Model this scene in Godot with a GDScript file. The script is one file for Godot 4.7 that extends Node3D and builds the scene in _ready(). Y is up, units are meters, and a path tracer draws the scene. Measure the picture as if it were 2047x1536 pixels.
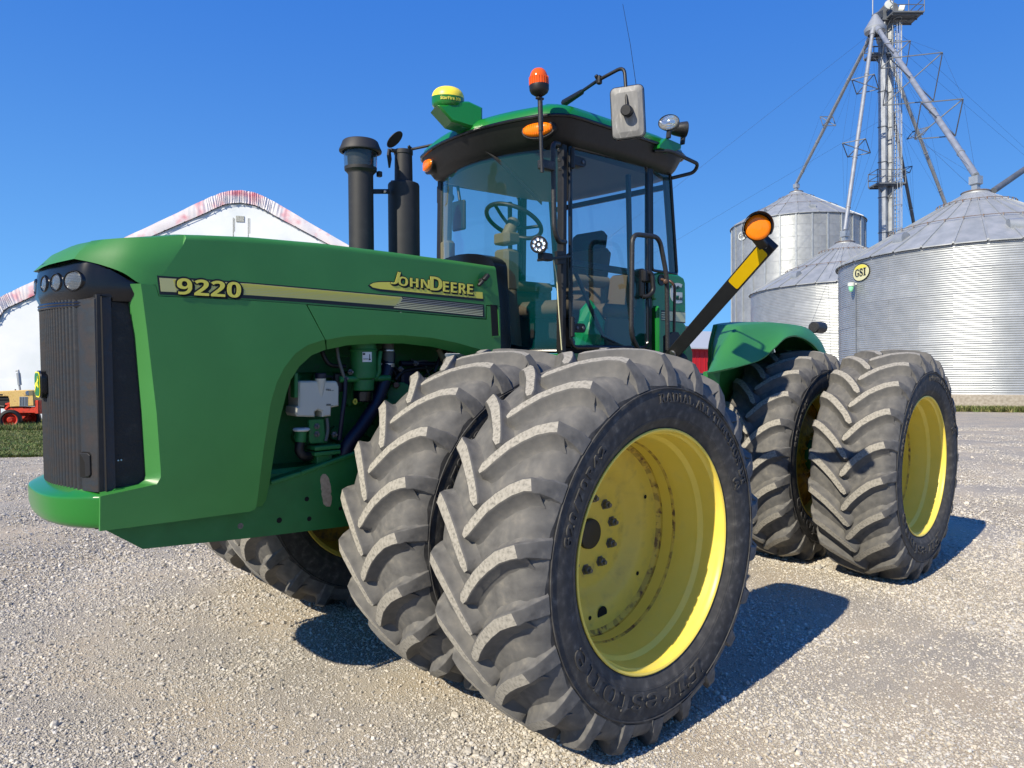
extends Node3D
# A big green articulated tractor on a gravel yard, with grain bins, a bucket elevator,
# a white fabric shed and an old orange tractor behind it.
# Frame of the tractor: nose to -X, left side to +Z, the ground it stands on is y = 0, metres.
# The yard under it rises 2.4 degrees away from the camera, so that frame is tilted by TILT in the level world.

const FOCAL := 1443.017                      # pixels of the 2047 x 1536 photograph
const EYE := Vector3(-2.68666, 1.79958, 3.86351)
const EYE_TURN := Vector3(-0.0420, -0.73976, -0.00215)
const LEVEL_TURN := Vector3(0.0, -0.73976, -0.00215)
const SUN := Vector3(-1.3, 1.0, 0.14)
const REAR_TURN := 0.0264
const REAR_PIVOT := Vector3(1.757, 0, 0)

var TILT := Transform3D.IDENTITY              # tractor frame -> level world
var M := {}
var sans: Font
var sans_bold: Font
var serif_bold: Font
var tractor: Node3D

# ------------------------------------------------------------------ mesh builder
class MB:
	var t := PackedVector3Array()
	func tri(a: Vector3, b: Vector3, c: Vector3) -> void:
		t.push_back(a); t.push_back(b); t.push_back(c)
	func quad(a: Vector3, b: Vector3, c: Vector3, d: Vector3) -> void:
		t.push_back(a); t.push_back(b); t.push_back(c)
		t.push_back(a); t.push_back(c); t.push_back(d)
	func add(o: MB, xf := Transform3D.IDENTITY) -> void:
		var flip := xf.basis.determinant() < 0.0
		for i in range(0, o.t.size(), 3):
			var a := xf * o.t[i]; var b := xf * o.t[i + 1]; var c := xf * o.t[i + 2]
			if flip: tri(a, c, b)
			else: tri(a, b, c)
	func mirrored() -> MB:
		var m := MB.new()
		m.add(self, Transform3D(Basis(Vector3(1, 0, 0), Vector3(0, 1, 0), Vector3(0, 0, -1)), Vector3.ZERO))
		return m
	# triangles are given counter-clockwise seen from outside; Godot wants them clockwise
	func surface(mesh: ArrayMesh, mat: Material, crease := 38.0) -> void:
		var n := t.size() / 3
		if n == 0: return
		var fn := PackedVector3Array(); fn.resize(n)
		var un := PackedVector3Array(); un.resize(n)
		var near := {}
		var keys := []; keys.resize(n * 3)
		for i in n:
			var a := t[3 * i]
			var f := (t[3 * i + 1] - a).cross(t[3 * i + 2] - a)
			fn[i] = f; un[i] = f.normalized()
			for k in 3:
				var v := t[3 * i + k]
				var key := Vector3i(roundi(v.x * 5000.0), roundi(v.y * 5000.0), roundi(v.z * 5000.0))
				keys[3 * i + k] = key
				if near.has(key): near[key].append(i)
				else: near[key] = [i]
		var least := cos(deg_to_rad(crease))
		var V := PackedVector3Array(); V.resize(n * 3)
		var N := PackedVector3Array(); N.resize(n * 3)
		for i in n:
			for k in 3:
				var s := Vector3.ZERO
				var ui := un[i]
				for j in near[keys[3 * i + k]]:
					if un[j].dot(ui) > least: s += fn[j]
				if s.length_squared() < 1e-20: s = Vector3.UP
				var at: int = 3 * i + [0, 2, 1][k]
				V[at] = t[3 * i + k]; N[at] = s.normalized()
		var arr := []; arr.resize(Mesh.ARRAY_MAX)
		arr[Mesh.ARRAY_VERTEX] = V; arr[Mesh.ARRAY_NORMAL] = N
		mesh.add_surface_from_arrays(Mesh.PRIMITIVE_TRIANGLES, arr)
		mesh.surface_set_material(mesh.get_surface_count() - 1, mat)
	func mesh(mat: Material, crease := 38.0) -> ArrayMesh:
		var m := ArrayMesh.new(); surface(m, mat, crease); return m

# ------------------------------------------------------------------ photograph pixel -> point
func px(u: float, v: float, axis: int, val: float) -> Vector3:
	var d := Basis.from_euler(EYE_TURN) * Vector3((u - 1023.5) / FOCAL, (768.0 - v) / FOCAL, -1.0)
	return EYE + d * ((val - EYE[axis]) / d[axis])
func pz(u: float, v: float, z: float) -> Vector3: return px(u, v, 2, z)
func pxy(u: float, v: float, z: float) -> Vector2:
	var p := px(u, v, 2, z); return Vector2(p.x, p.y)
# a direction in the photograph, at a given level distance from the eye (true vertical)
func far_at(u: float, v: float, dist: float) -> Vector3:
	var d := Basis.from_euler(LEVEL_TURN) * Vector3((u - 1023.5) / FOCAL, (768.0 - v) / FOCAL, -1.0)
	return EYE + d * (dist / Vector2(d.x, d.z).length())

# ------------------------------------------------------------------ shapes
func at(p: Vector3, e := Vector3.ZERO) -> Transform3D: return Transform3D(Basis.from_euler(e), p)
# a frame whose Y runs from a to b
func along(a: Vector3, b: Vector3) -> Transform3D:
	var y := (b - a).normalized()
	var h := Vector3.UP if absf(y.y) < 0.95 else Vector3.RIGHT
	var x := h.cross(y).normalized()
	return Transform3D(Basis(x, y, x.cross(y)), a)
func box(m: MB, c: Vector3, s: Vector3, bev := 0.004, xf := Transform3D.IDENTITY) -> void:
	var h := s * 0.5
	var b := minf(bev, minf(h.x, minf(h.y, h.z)) * 0.7)
	var P := func(ax: int, sx: float, sy: float, sz: float) -> Vector3:
		var v := Vector3(h.x - b, h.y - b, h.z - b)
		v[ax] = h[ax]
		return xf * (c + Vector3(v.x * sx, v.y * sy, v.z * sz))
	for ax in 3:
		var u := (ax + 1) % 3; var w := (ax + 2) % 3
		for sg in [-1.0, 1.0]:
			var q := []
			for k in [[-1, -1], [1, -1], [1, 1], [-1, 1]]:
				var sv := Vector3.ONE; sv[ax] = sg; sv[u] = k[0]; sv[w] = k[1]
				q.append(P.call(ax, sv.x, sv.y, sv.z))
			if sg > 0: m.quad(q[0], q[1], q[2], q[3])
			else: m.quad(q[0], q[3], q[2], q[1])
	if b <= 0.0: return
	for ax in 3:                                  # the twelve edges
		var u := (ax + 1) % 3; var w := (ax + 2) % 3
		for su in [-1.0, 1.0]:
			for sw in [-1.0, 1.0]:
				var s0 := Vector3.ONE; s0[ax] = -1; s0[u] = su; s0[w] = sw
				var s1 := s0; s1[ax] = 1
				var a0: Vector3 = P.call(u, s0.x, s0.y, s0.z); var a1: Vector3 = P.call(u, s1.x, s1.y, s1.z)
				var b0: Vector3 = P.call(w, s0.x, s0.y, s0.z); var b1: Vector3 = P.call(w, s1.x, s1.y, s1.z)
				if su * sw > 0: m.quad(a0, b0, b1, a1)
				else: m.quad(a0, a1, b1, b0)
	for sx in [-1.0, 1.0]:
		for sy in [-1.0, 1.0]:
			for sz in [-1.0, 1.0]:
				var a: Vector3 = P.call(0, sx, sy, sz); var b2: Vector3 = P.call(1, sx, sy, sz); var c2: Vector3 = P.call(2, sx, sy, sz)
				if sx * sy * sz > 0: m.tri(a, b2, c2)
				else: m.tri(a, c2, b2)
# a bar between two points, w across (sideways) and h the other way
func bar(m: MB, a: Vector3, b: Vector3, w: float, h: float, bev := 0.004) -> void:
	box(m, Vector3(0, a.distance_to(b) * 0.5, 0), Vector3(w, a.distance_to(b), h), bev, along(a, b))
func tube(m: MB, pts: Array, r: float, n := 10, r_end := -1.0) -> void:
	var rings := []
	var cnt := pts.size()
	var prev := Vector3.ZERO
	for i in cnt:
		var d: Vector3
		if i == 0: d = pts[1] - pts[0]
		elif i == cnt - 1: d = pts[i] - pts[i - 1]
		else: d = (pts[i] - pts[i - 1]).normalized() + (pts[i + 1] - pts[i]).normalized()
		d = d.normalized()
		var x: Vector3
		if i == 0:
			var hh := Vector3.UP if absf(d.y) < 0.9 else Vector3.RIGHT
			x = hh.cross(d).normalized()
		else:
			x = (prev - d * prev.dot(d)).normalized()
		prev = x
		var y := d.cross(x)
		var rr := r if r_end < 0 else lerpf(r, r_end, float(i) / (cnt - 1))
		var ring := []
		for k in n:
			var a := TAU * k / n
			ring.append(pts[i] + (x * cos(a) + y * sin(a)) * rr)
		rings.append(ring)
	for i in cnt - 1:
		for k in n:
			var k2 := (k + 1) % n
			m.quad(rings[i][k], rings[i][k2], rings[i + 1][k2], rings[i + 1][k])
	for k in range(1, n - 1):
		m.tri(rings[0][0], rings[0][k + 1], rings[0][k])
		m.tri(rings[cnt - 1][0], rings[cnt - 1][k], rings[cnt - 1][k + 1])
# polyline with rounded corners
func bend(pts: Array, r: float, n := 5) -> Array:
	var out := [pts[0]]
	for i in range(1, pts.size() - 1):
		var a: Vector3 = pts[i - 1]; var b: Vector3 = pts[i]; var c: Vector3 = pts[i + 1]
		var q := minf(r, minf(a.distance_to(b), b.distance_to(c)) * 0.49)
		var s := b + (a - b).normalized() * q; var e := b + (c - b).normalized() * q
		for k in n + 1:
			var f := float(k) / n
			out.append(s.lerp(b, f).lerp(b.lerp(e, f), f))
	out.append(pts[pts.size() - 1])
	return out
# prof: [axial, radius] along +Z of xf
func lathe(m: MB, prof: Array, n: int, xf := Transform3D.IDENTITY, a0 := 0.0, a1 := TAU) -> void:
	for i in prof.size() - 1:
		var p: Vector2 = prof[i]; var q: Vector2 = prof[i + 1]
		for k in n:
			var s := lerpf(a0, a1, float(k) / n); var e := lerpf(a0, a1, float(k + 1) / n)
			var A := xf * Vector3(cos(s) * p.y, sin(s) * p.y, p.x); var B := xf * Vector3(cos(e) * p.y, sin(e) * p.y, p.x)
			var C := xf * Vector3(cos(e) * q.y, sin(e) * q.y, q.x); var D := xf * Vector3(cos(s) * q.y, sin(s) * q.y, q.x)
			if p.y < 1e-6: m.tri(A, C, D)
			elif q.y < 1e-6: m.tri(A, B, C)
			else: m.quad(A, B, C, D)
func cyl(m: MB, a: Vector3, b: Vector3, r: float, n := 20, bev := 0.004) -> void:
	var L := a.distance_to(b)
	var f := along(a, b)
	var xf := Transform3D(Basis(f.basis.z, f.basis.x, f.basis.y), a)
	var e := minf(bev, minf(r, L) * 0.4)
	lathe(m, [Vector2(0, 0), Vector2(0, r - e), Vector2(e, r), Vector2(L - e, r), Vector2(L, r - e), Vector2(L, 0)], n, xf)
func area2(poly: PackedVector2Array) -> float:
	var s := 0.0
	for i in poly.size():
		s += poly[i].cross(poly[(i + 1) % poly.size()])
	return s * 0.5
func poly_ccw(pts: Array) -> PackedVector2Array:
	var p := PackedVector2Array(pts)
	if area2(p) < 0: p.reverse()
	return p
# outline in x, y of xf, thick from z0 to z1, edges chamfered by bev on the z1 face
func prism(m: MB, pts, z0: float, z1: float, xf := Transform3D.IDENTITY, bev := 0.0) -> void:
	var p := poly_ccw(Array(pts))
	var top := p
	if bev > 0.0:
		var off := Geometry2D.offset_polygon(p, -bev, Geometry2D.JOIN_MITER)
		if off.size() == 1 and off[0].size() == p.size():
			var cand: PackedVector2Array = poly_ccw(Array(off[0]))
			var best := 0; var bd := 1e9
			for k in cand.size():
				var d := cand[k].distance_to(p[0])
				if d < bd: bd = d; best = k
			top = PackedVector2Array()
			for k in cand.size(): top.append(cand[(best + k) % cand.size()])
	var n := p.size()
	var zb := z1 - (bev if top != p else 0.0)
	for i in n:
		var j := (i + 1) % n
		m.quad(xf * Vector3(p[i].x, p[i].y, z0), xf * Vector3(p[j].x, p[j].y, z0), xf * Vector3(p[j].x, p[j].y, zb), xf * Vector3(p[i].x, p[i].y, zb))
		if top != p:
			m.quad(xf * Vector3(p[i].x, p[i].y, zb), xf * Vector3(p[j].x, p[j].y, zb), xf * Vector3(top[j].x, top[j].y, z1), xf * Vector3(top[i].x, top[i].y, z1))
	var ix := Geometry2D.triangulate_polygon(top)
	for k in range(0, ix.size(), 3):
		var a := top[ix[k]]; var b := top[ix[k + 1]]; var c := top[ix[k + 2]]
		if (b - a).cross(c - a) < 0: var s := b; b = c; c = s
		m.tri(xf * Vector3(a.x, a.y, z1), xf * Vector3(b.x, b.y, z1), xf * Vector3(c.x, c.y, z1))
	ix = Geometry2D.triangulate_polygon(p)
	for k in range(0, ix.size(), 3):
		var a := p[ix[k]]; var b := p[ix[k + 1]]; var c := p[ix[k + 2]]
		if (b - a).cross(c - a) < 0: var s := b; b = c; c = s
		m.tri(xf * Vector3(a.x, a.y, z0), xf * Vector3(c.x, c.y, z0), xf * Vector3(b.x, b.y, z0))
# skin between rows of points; rows run one way, points the other
func loft(m: MB, rows: Array, closed := false) -> void:
	for i in rows.size() - 1:
		var n: int = rows[i].size()
		for k in (n if closed else n - 1):
			var k2 := (k + 1) % n
			m.quad(rows[i][k], rows[i][k2], rows[i + 1][k2], rows[i + 1][k])
func round_rect(w: float, h: float, r: float, n := 5) -> Array:
	var out := []
	for c in [[1, 1, 0.0], [-1, 1, PI / 2], [-1, -1, PI], [1, -1, PI * 1.5]]:
		for k in n + 1:
			var a: float = c[2] + PI / 2 * k / n
			out.append(Vector2(c[0] * (w / 2 - r) + cos(a) * r, c[1] * (h / 2 - r) + sin(a) * r))
	return out
func ellipse(a: float, b: float, n := 24) -> Array:
	var out := []
	for k in n: out.append(Vector2(cos(TAU * k / n) * a, sin(TAU * k / n) * b))
	return out
# a smooth curve through points
func smooth(pts: Array, n := 6) -> Array:
	var out := []
	for i in pts.size() - 1:
		var a = pts[maxi(i - 1, 0)]; var b = pts[i]; var c = pts[i + 1]; var d = pts[mini(i + 2, pts.size() - 1)]
		for k in n:
			var f := float(k) / n
			out.append(0.5 * ((2.0 * b) + (c - a) * f + (2.0 * a - 5.0 * b + 4.0 * c - d) * f * f + (3.0 * b - a - 3.0 * c + d) * f * f * f))
	out.append(pts[pts.size() - 1])
	return out
# lettering as triangles lying in x, y (front at z = depth), centred; width fitted when w > 0
func letters(text: String, font: Font, height: float, depth: float, w := 0.0) -> MB:
	var tm := TextMesh.new()
	tm.text = text; tm.font = font; tm.font_size = 64; tm.pixel_size = 0.01; tm.depth = maxf(depth, 0.0005); tm.curve_step = 2.0
	var arr := tm.get_mesh_arrays()
	var V: PackedVector3Array = arr[Mesh.ARRAY_VERTEX]
	var I = arr[Mesh.ARRAY_INDEX]
	var m := MB.new()
	if V.is_empty(): return m
	var lo := V[0]; var hi := V[0]
	for v in V: lo = lo.min(v); hi = hi.max(v)
	var s := height / (hi.y - lo.y)
	var sx := s if w <= 0.0 else w / (hi.x - lo.x)
	var c := (lo + hi) * 0.5
	var put := func(v: Vector3) -> Vector3: return Vector3((v.x - c.x) * sx, (v.y - c.y) * s, 0.0 if v.z < 0.0 else depth)
	if I != null and I.size() > 0:
		for k in range(0, I.size(), 3): m.tri(put.call(V[I[k]]), put.call(V[I[k + 2]]), put.call(V[I[k + 1]]))
	else:
		for k in range(0, V.size(), 3): m.tri(put.call(V[k]), put.call(V[k + 2]), put.call(V[k + 1]))
	return m

# ------------------------------------------------------------------ nodes
func part(called: String, m: MB, mat: Material, parent: Node, crease := 38.0) -> MeshInstance3D:
	return inst(called, m.mesh(mat, crease), parent)
func inst(called: String, mesh: Mesh, parent: Node, xf := Transform3D.IDENTITY) -> MeshInstance3D:
	var o := MeshInstance3D.new()
	o.name = called; o.mesh = mesh; o.transform = xf
	parent.add_child(o, true)
	return o
func node(called: String, parent: Node, xf := Transform3D.IDENTITY) -> Node3D:
	var o := Node3D.new(); o.name = called; o.transform = xf
	parent.add_child(o, true)
	return o
func tag(o: Node, label: String, category: String, group := "", kind := "") -> Node:
	if label != "": o.set_meta("label", label)
	if category != "": o.set_meta("category", category)
	if group != "": o.set_meta("group", group)
	if kind != "": o.set_meta("kind", kind)
	return o

# ------------------------------------------------------------------ materials
func noise_tex(freq: float, stops: Array, sz := 512, sd := 1, oct := 5, typ := FastNoiseLite.TYPE_SIMPLEX_SMOOTH, normal := 0.0) -> NoiseTexture2D:
	var nz := FastNoiseLite.new()
	nz.noise_type = typ; nz.frequency = freq; nz.seed = sd; nz.fractal_octaves = oct
	var tx := NoiseTexture2D.new()
	tx.width = sz; tx.height = sz; tx.seamless = true; tx.noise = nz; tx.generate_mipmaps = false
	if normal > 0.0:
		tx.as_normal_map = true; tx.bump_strength = normal
	else:
		var g := Gradient.new()
		var off := PackedFloat32Array(); var col := PackedColorArray()
		for s in stops: off.append(s[0]); col.append(s[1])
		g.offsets = off; g.colors = col
		tx.color_ramp = g
	return tx
func mat(key: String, c: Color, rough := 0.6, metal := 0.0) -> StandardMaterial3D:
	var m := StandardMaterial3D.new()
	m.resource_name = key; m.albedo_color = c; m.roughness = rough; m.metallic = metal
	M[key] = m
	return m
func textured(key: String, tx: Texture2D, scale: float, rough := 0.7, metal := 0.0, bump: Texture2D = null, bump_scale := 1.0, world := false) -> StandardMaterial3D:
	var m := mat(key, Color.WHITE, rough, metal)
	m.albedo_texture = tx
	m.uv1_triplanar = true; m.uv1_world_triplanar = world
	m.uv1_scale = Vector3.ONE * scale
	if bump:
		m.normal_enabled = true; m.normal_texture = bump; m.normal_scale = bump_scale
	return m
func grey(v: float, a := 1.0) -> Color: return Color(v, v, v, a)

func _ready() -> void:
	var lean := Basis.from_euler(LEVEL_TURN) * Basis.from_euler(EYE_TURN).inverse()
	TILT = Transform3D(lean, EYE - lean * EYE)
	# --- camera, sky, sun, exposure
	var cam := Camera3D.new(); cam.name = "camera"
	add_child(cam)
	cam.position = EYE; cam.rotation = LEVEL_TURN
	cam.fov = rad_to_deg(2.0 * atan(768.0 / FOCAL)); cam.near = 0.05; cam.far = 900.0
	cam.current = true
	var env := Environment.new()
	env.background_mode = Environment.BG_SKY
	var sm := ProceduralSkyMaterial.new()
	sm.sky_top_color = Color(0.15, 0.385, 0.735); sm.sky_horizon_color = Color(0.47, 0.725, 0.935); sm.sky_curve = 0.17
	sm.ground_bottom_color = Color(0.42, 0.40, 0.37); sm.ground_horizon_color = Color(0.55, 0.56, 0.56)
	sm.sun_angle_max = 12.0; sm.sun_curve = 0.1
	var sky := Sky.new(); sky.sky_material = sm
	env.sky = sky
	env.tonemap_mode = Environment.TONE_MAPPER_LINEAR
	env.tonemap_exposure = 1.34
	env.sdfgi_enabled = true; env.ssao_enabled = true; env.ssil_enabled = true
	var we := WorldEnvironment.new(); we.name = "world"; we.environment = env
	add_child(we)
	var sun := DirectionalLight3D.new(); sun.name = "sun"
	sun.light_color = Color(1.0, 0.955, 0.87); sun.light_energy = 1.6; sun.light_angular_distance = 0.5; sun.shadow_enabled = true
	add_child(sun)
	sun.look_at_from_position(lean * SUN.normalized() * 50.0, Vector3.ZERO, Vector3.UP)
	make_fonts(); make_materials()
	# --- the place
	make_ground()
	make_bins(); make_elevator(); make_shed(); make_barn(); make_tree()
	# --- the things
	make_tractor()
	make_old_tractor()
	make_gravel(); make_grass()

func make_fonts() -> void:
	var f := SystemFont.new(); f.font_names = PackedStringArray(["Droid Sans"]); sans = f
	f = SystemFont.new(); f.font_names = PackedStringArray(["Droid Sans"]); f.font_weight = 700; sans_bold = f
	f = SystemFont.new(); f.font_names = PackedStringArray(["Droid Serif"]); f.font_weight = 700; serif_bold = f

func make_materials() -> void:
	var m: StandardMaterial3D
	var grain := noise_tex(0.05, [], 512, 3, 4, FastNoiseLite.TYPE_SIMPLEX_SMOOTH, 2.0)
	var rough_grain := noise_tex(0.08, [], 512, 5, 4, FastNoiseLite.TYPE_CELLULAR, 4.0)
	# faded hood paint, fresher cab paint
	m = textured("hood_green", noise_tex(0.006, [[0.0, Color(0.205, 0.465, 0.205)], [0.5, Color(0.215, 0.485, 0.215)], [1.0, Color(0.235, 0.505, 0.235)]], 512, 7), 0.6, 0.45)
	m.clearcoat_enabled = true; m.clearcoat = 0.1; m.clearcoat_roughness = 0.3
	m = textured("cab_green", noise_tex(0.01, [[0.0, Color(0.06, 0.42, 0.145)], [1.0, Color(0.075, 0.46, 0.165)]], 256, 8), 0.8, 0.32)
	m.clearcoat_enabled = true; m.clearcoat = 0.4; m.clearcoat_roughness = 0.15
	m = textured("bumper_green", noise_tex(0.01, [[0.0, Color(0.11, 0.44, 0.14)], [1.0, Color(0.125, 0.47, 0.155)]], 256, 9), 0.8, 0.3)
	m.clearcoat_enabled = true; m.clearcoat = 0.4; m.clearcoat_roughness = 0.15
	textured("frame_green", noise_tex(0.012, [[0.0, Color(0.115, 0.40, 0.19)], [0.6, Color(0.125, 0.435, 0.21)], [1.0, Color(0.16, 0.45, 0.24)]], 512, 10), 0.9, 0.5)
	textured("engine_green", noise_tex(0.02, [[0.0, Color(0.115, 0.40, 0.19)], [0.6, Color(0.125, 0.435, 0.21)], [0.85, Color(0.19, 0.40, 0.24)], [1.0, Color(0.3, 0.33, 0.26)]], 512, 11), 1.6, 0.55)
	# black plastics and paints
	textured("black_plastic", noise_tex(0.03, [[0.0, grey(0.065)], [0.7, Color(0.085, 0.087, 0.094)], [1.0, grey(0.13)]], 512, 12), 1.2, 0.5, 0.0, grain, 0.15)
	mat("gloss_black", Color(0.055, 0.06, 0.072), 0.25)
	textured("matt_black", noise_tex(0.02, [[0.0, Color(0.12, 0.125, 0.135)], [0.65, Color(0.145, 0.15, 0.16)], [1.0, Color(0.2, 0.2, 0.2)]], 512, 13), 1.0, 0.6)
	textured("grille_black", noise_tex(0.012, [[0.0, Color(0.21, 0.17, 0.155)], [0.34, Color(0.165, 0.158, 0.16)], [0.5, Color(0.14, 0.152, 0.17)], [0.62, Color(0.13, 0.165, 0.20)], [0.74, Color(0.175, 0.155, 0.145)], [1.0, Color(0.25, 0.22, 0.2)]], 512, 14, 4), 1.3, 0.55, 0.0, rough_grain, 0.12, true)
	textured("screen_black", noise_tex(0.015, [[0.0, Color(0.085, 0.085, 0.092)], [0.7, Color(0.11, 0.108, 0.112)], [1.0, Color(0.2, 0.19, 0.18)]], 512, 15), 1.4, 0.65, 0.0, rough_grain, 0.3)
	mat("dark", Color(0.03, 0.032, 0.035), 0.8)
	mat("void_black", Color(0.015, 0.016, 0.018), 0.9)
	textured("rail_grey", noise_tex(0.06, [[0.0, Color(0.12, 0.125, 0.13)], [0.72, Color(0.16, 0.165, 0.17)], [0.86, Color(0.3, 0.3, 0.3)], [1.0, Color(0.45, 0.42, 0.4)]], 512, 16), 2.2, 0.5)
	# rubber: dusty tread, cleaner sidewall, worn stone-coloured lug faces
	var wornA := noise_tex(0.035, [[0.0, Color(0.30, 0.295, 0.28)], [0.25, Color(0.47, 0.46, 0.43)], [0.42, Color(0.565, 0.55, 0.51)], [0.62, Color(0.60, 0.585, 0.545)], [1.0, Color(0.66, 0.64, 0.60)]], 512, 21, 5)
	textured("lug_worn", wornA, 2.6, 0.95, 0.0, rough_grain, 0.35)
	textured("rubber_tread", noise_tex(0.012, [[0.0, Color(0.285, 0.283, 0.278)], [0.35, Color(0.345, 0.342, 0.335)], [0.55, Color(0.375, 0.372, 0.362)], [0.75, Color(0.41, 0.402, 0.385)], [1.0, Color(0.49, 0.475, 0.44)]], 512, 23, 7), 2.0, 0.85, 0.0, grain, 0.35)
	textured("rubber_wall", noise_tex(0.014, [[0.0, Color(0.18, 0.18, 0.18)], [0.5, Color(0.225, 0.223, 0.22)], [0.7, Color(0.27, 0.267, 0.26)], [1.0, Color(0.40, 0.39, 0.37)]], 512, 25, 6), 2.2, 0.78, 0.0, grain, 0.25)
	# wheel yellow, with rust that creeps along welds
	m = textured("rim_yellow", noise_tex(0.012, [[0.0, Color(0.92, 0.82, 0.33)], [0.7, Color(0.94, 0.84, 0.36)], [1.0, Color(0.89, 0.81, 0.41)]], 512, 26), 1.2, 0.4)
	m = textured("rim_dish", noise_tex(0.012, [[0.0, Color(0.86, 0.75, 0.28)], [0.55, Color(0.87, 0.76, 0.30)], [0.8, Color(0.81, 0.71, 0.31)], [1.0, Color(0.66, 0.57, 0.27)]], 512, 27), 1.4, 0.45)
	textured("rim_rusty", noise_tex(0.022, [[0.0, Color(0.85, 0.74, 0.29)], [0.54, Color(0.82, 0.70, 0.27)], [0.60, Color(0.52, 0.37, 0.17)], [0.67, Color(0.3, 0.2, 0.15)], [1.0, Color(0.22, 0.16, 0.15)]], 512, 28, 5), 1.1, 0.7)
	textured("hub_yellow_grimy", noise_tex(0.016, [[0.0, Color(0.32, 0.22, 0.06)], [0.45, Color(0.66, 0.49, 0.07)], [0.7, Color(0.74, 0.57, 0.09)], [1.0, Color(0.48, 0.37, 0.12)]], 512, 29, 5), 1.8, 0.6)
	# metals
	textured("bolt_steel", noise_tex(0.05, [[0.0, grey(0.34)], [1.0, grey(0.5)]], 256, 31), 6.0, 0.5, 0.6)
	mat("bright_steel", grey(0.72), 0.3, 0.9)
	for k in 3:
		var v: float = [0.0, 0.014, -0.016][k]
		textured("bin_steel_%d" % k, noise_tex(0.008, [[0.0, Color(0.58 + v, 0.60 + v, 0.61 + v)], [0.5, Color(0.635 + v, 0.655 + v, 0.665 + v)], [1.0, Color(0.69 + v, 0.705 + v, 0.71 + v)]], 512, 33 + k, 5), 0.35, 0.42, 0.5)
		textured("bin_roof_%d" % k, noise_tex(0.008, [[0.0, Color(0.55 + v, 0.57 + v, 0.58 + v)], [0.5, Color(0.61 + v, 0.63 + v, 0.64 + v)], [1.0, Color(0.68 + v, 0.69 + v, 0.7 + v)]], 512, 37 + k, 5), 0.35, 0.55, 0.35)
	textured("bin_rust", noise_tex(0.02, [[0.0, grey(0.5)], [0.5, Color(0.48, 0.44, 0.42)], [1.0, Color(0.4, 0.27, 0.2)]], 256, 41), 1.0, 0.7, 0.3)
	textured("galvanised", noise_tex(0.01, [[0.0, Color(0.55, 0.57, 0.59)], [1.0, Color(0.68, 0.7, 0.72)]], 256, 42), 0.6, 0.5, 0.45)
	textured("galvanised_dark", noise_tex(0.01, [[0.0, Color(0.34, 0.36, 0.38)], [1.0, Color(0.45, 0.47, 0.49)]], 256, 43), 0.6, 0.6, 0.3)
	mat("wire", Color(0.2, 0.23, 0.28), 0.6, 0.3)
	textured("concrete", noise_tex(0.02, [[0.0, Color(0.5, 0.47, 0.42)], [0.5, Color(0.6, 0.57, 0.52)], [1.0, Color(0.68, 0.66, 0.61)]], 512, 44), 0.7, 0.9)
	# lamps and glass
	m = mat("window_glass", Color(0.01, 0.36, 0.36, 0.19), 0.03); m.transparency = BaseMaterial3D.TRANSPARENCY_ALPHA; m.cull_mode = BaseMaterial3D.CULL_DISABLED
	m = mat("lamp_glass", Color(0.8, 0.84, 0.86, 0.10), 0.04); m.transparency = BaseMaterial3D.TRANSPARENCY_ALPHA
	m = mat("clear_cup", Color(0.25, 0.3, 0.32, 0.35), 0.1); m.transparency = BaseMaterial3D.TRANSPARENCY_ALPHA
	mat("reflector", Color(0.9, 0.9, 0.9), 0.08, 1.0)
	m = mat("amber", Color(1.0, 0.52, 0.04), 0.18); m.backlight_enabled = true; m.backlight = Color(0.5, 0.2, 0.0)
	m = mat("beacon_orange", Color(0.90, 0.37, 0.08), 0.12); m.backlight_enabled = true; m.backlight = Color(0.5, 0.12, 0.0)
	# print and paint
	mat("decal_yellow", Color(0.87, 0.83, 0.33), 0.45)
	mat("decal_gold", Color(0.78, 0.75, 0.28), 0.4)
	mat("decal_pale", Color(0.75, 0.74, 0.5), 0.4)
	mat("decal_cream", Color(0.79, 0.78, 0.62), 0.45)
	mat("decal_silver", Color(0.62, 0.62, 0.58), 0.45)
	mat("decal_black", Color(0.03, 0.032, 0.04), 0.4)
	mat("emblem_yellow", Color(0.95, 0.9, 0.1), 0.35)
	mat("emblem_green", Color(0.02, 0.42, 0.1), 0.35)
	mat("white_paint", Color(0.85, 0.85, 0.83), 0.5)
	mat("sticker_white", Color(0.78, 0.8, 0.78), 0.5)
	mat("reflective_yellow", Color(0.95, 0.78, 0.03), 0.5)
	textured("gps_yellow", noise_tex(0.02, [[0.0, Color(0.93, 0.83, 0.22)], [1.0, Color(0.96, 0.88, 0.32)]], 256, 51), 2.0, 0.4)
	textured("mirror_grey", noise_tex(0.03, [[0.0, Color(0.43, 0.43, 0.43)], [0.5, Color(0.49, 0.49, 0.485)], [0.74, Color(0.53, 0.53, 0.525)], [0.84, Color(0.72, 0.72, 0.71)], [1.0, Color(0.86, 0.86, 0.85)]], 512, 52, 4), 1.0, 0.55)
	M.mirror_grey.uv1_scale = Vector3(2.2, 0.5, 2.2)
	m = mat("bottle_plastic", Color(0.76, 0.76, 0.70), 0.4); m.backlight_enabled = true; m.backlight = Color(0.4, 0.4, 0.36)
	mat("coolant", Color(0.62, 0.66, 0.72), 0.45)
	mat("hose_blue", Color(0.045, 0.06, 0.15), 0.5)
	mat("hose_black", Color(0.06, 0.06, 0.065), 0.55)
	mat("tan_plastic", Color(0.40, 0.385, 0.29), 0.6)
	mat("grey_plastic", Color(0.33, 0.34, 0.32), 0.6)
	mat("cloth_seat", Color(0.33, 0.30, 0.24), 0.95)
	mat("cloth_dark", Color(0.1, 0.1, 0.1), 0.95)
	m = mat("bag_green", Color(0.03, 0.5, 0.3), 0.35)
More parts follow.
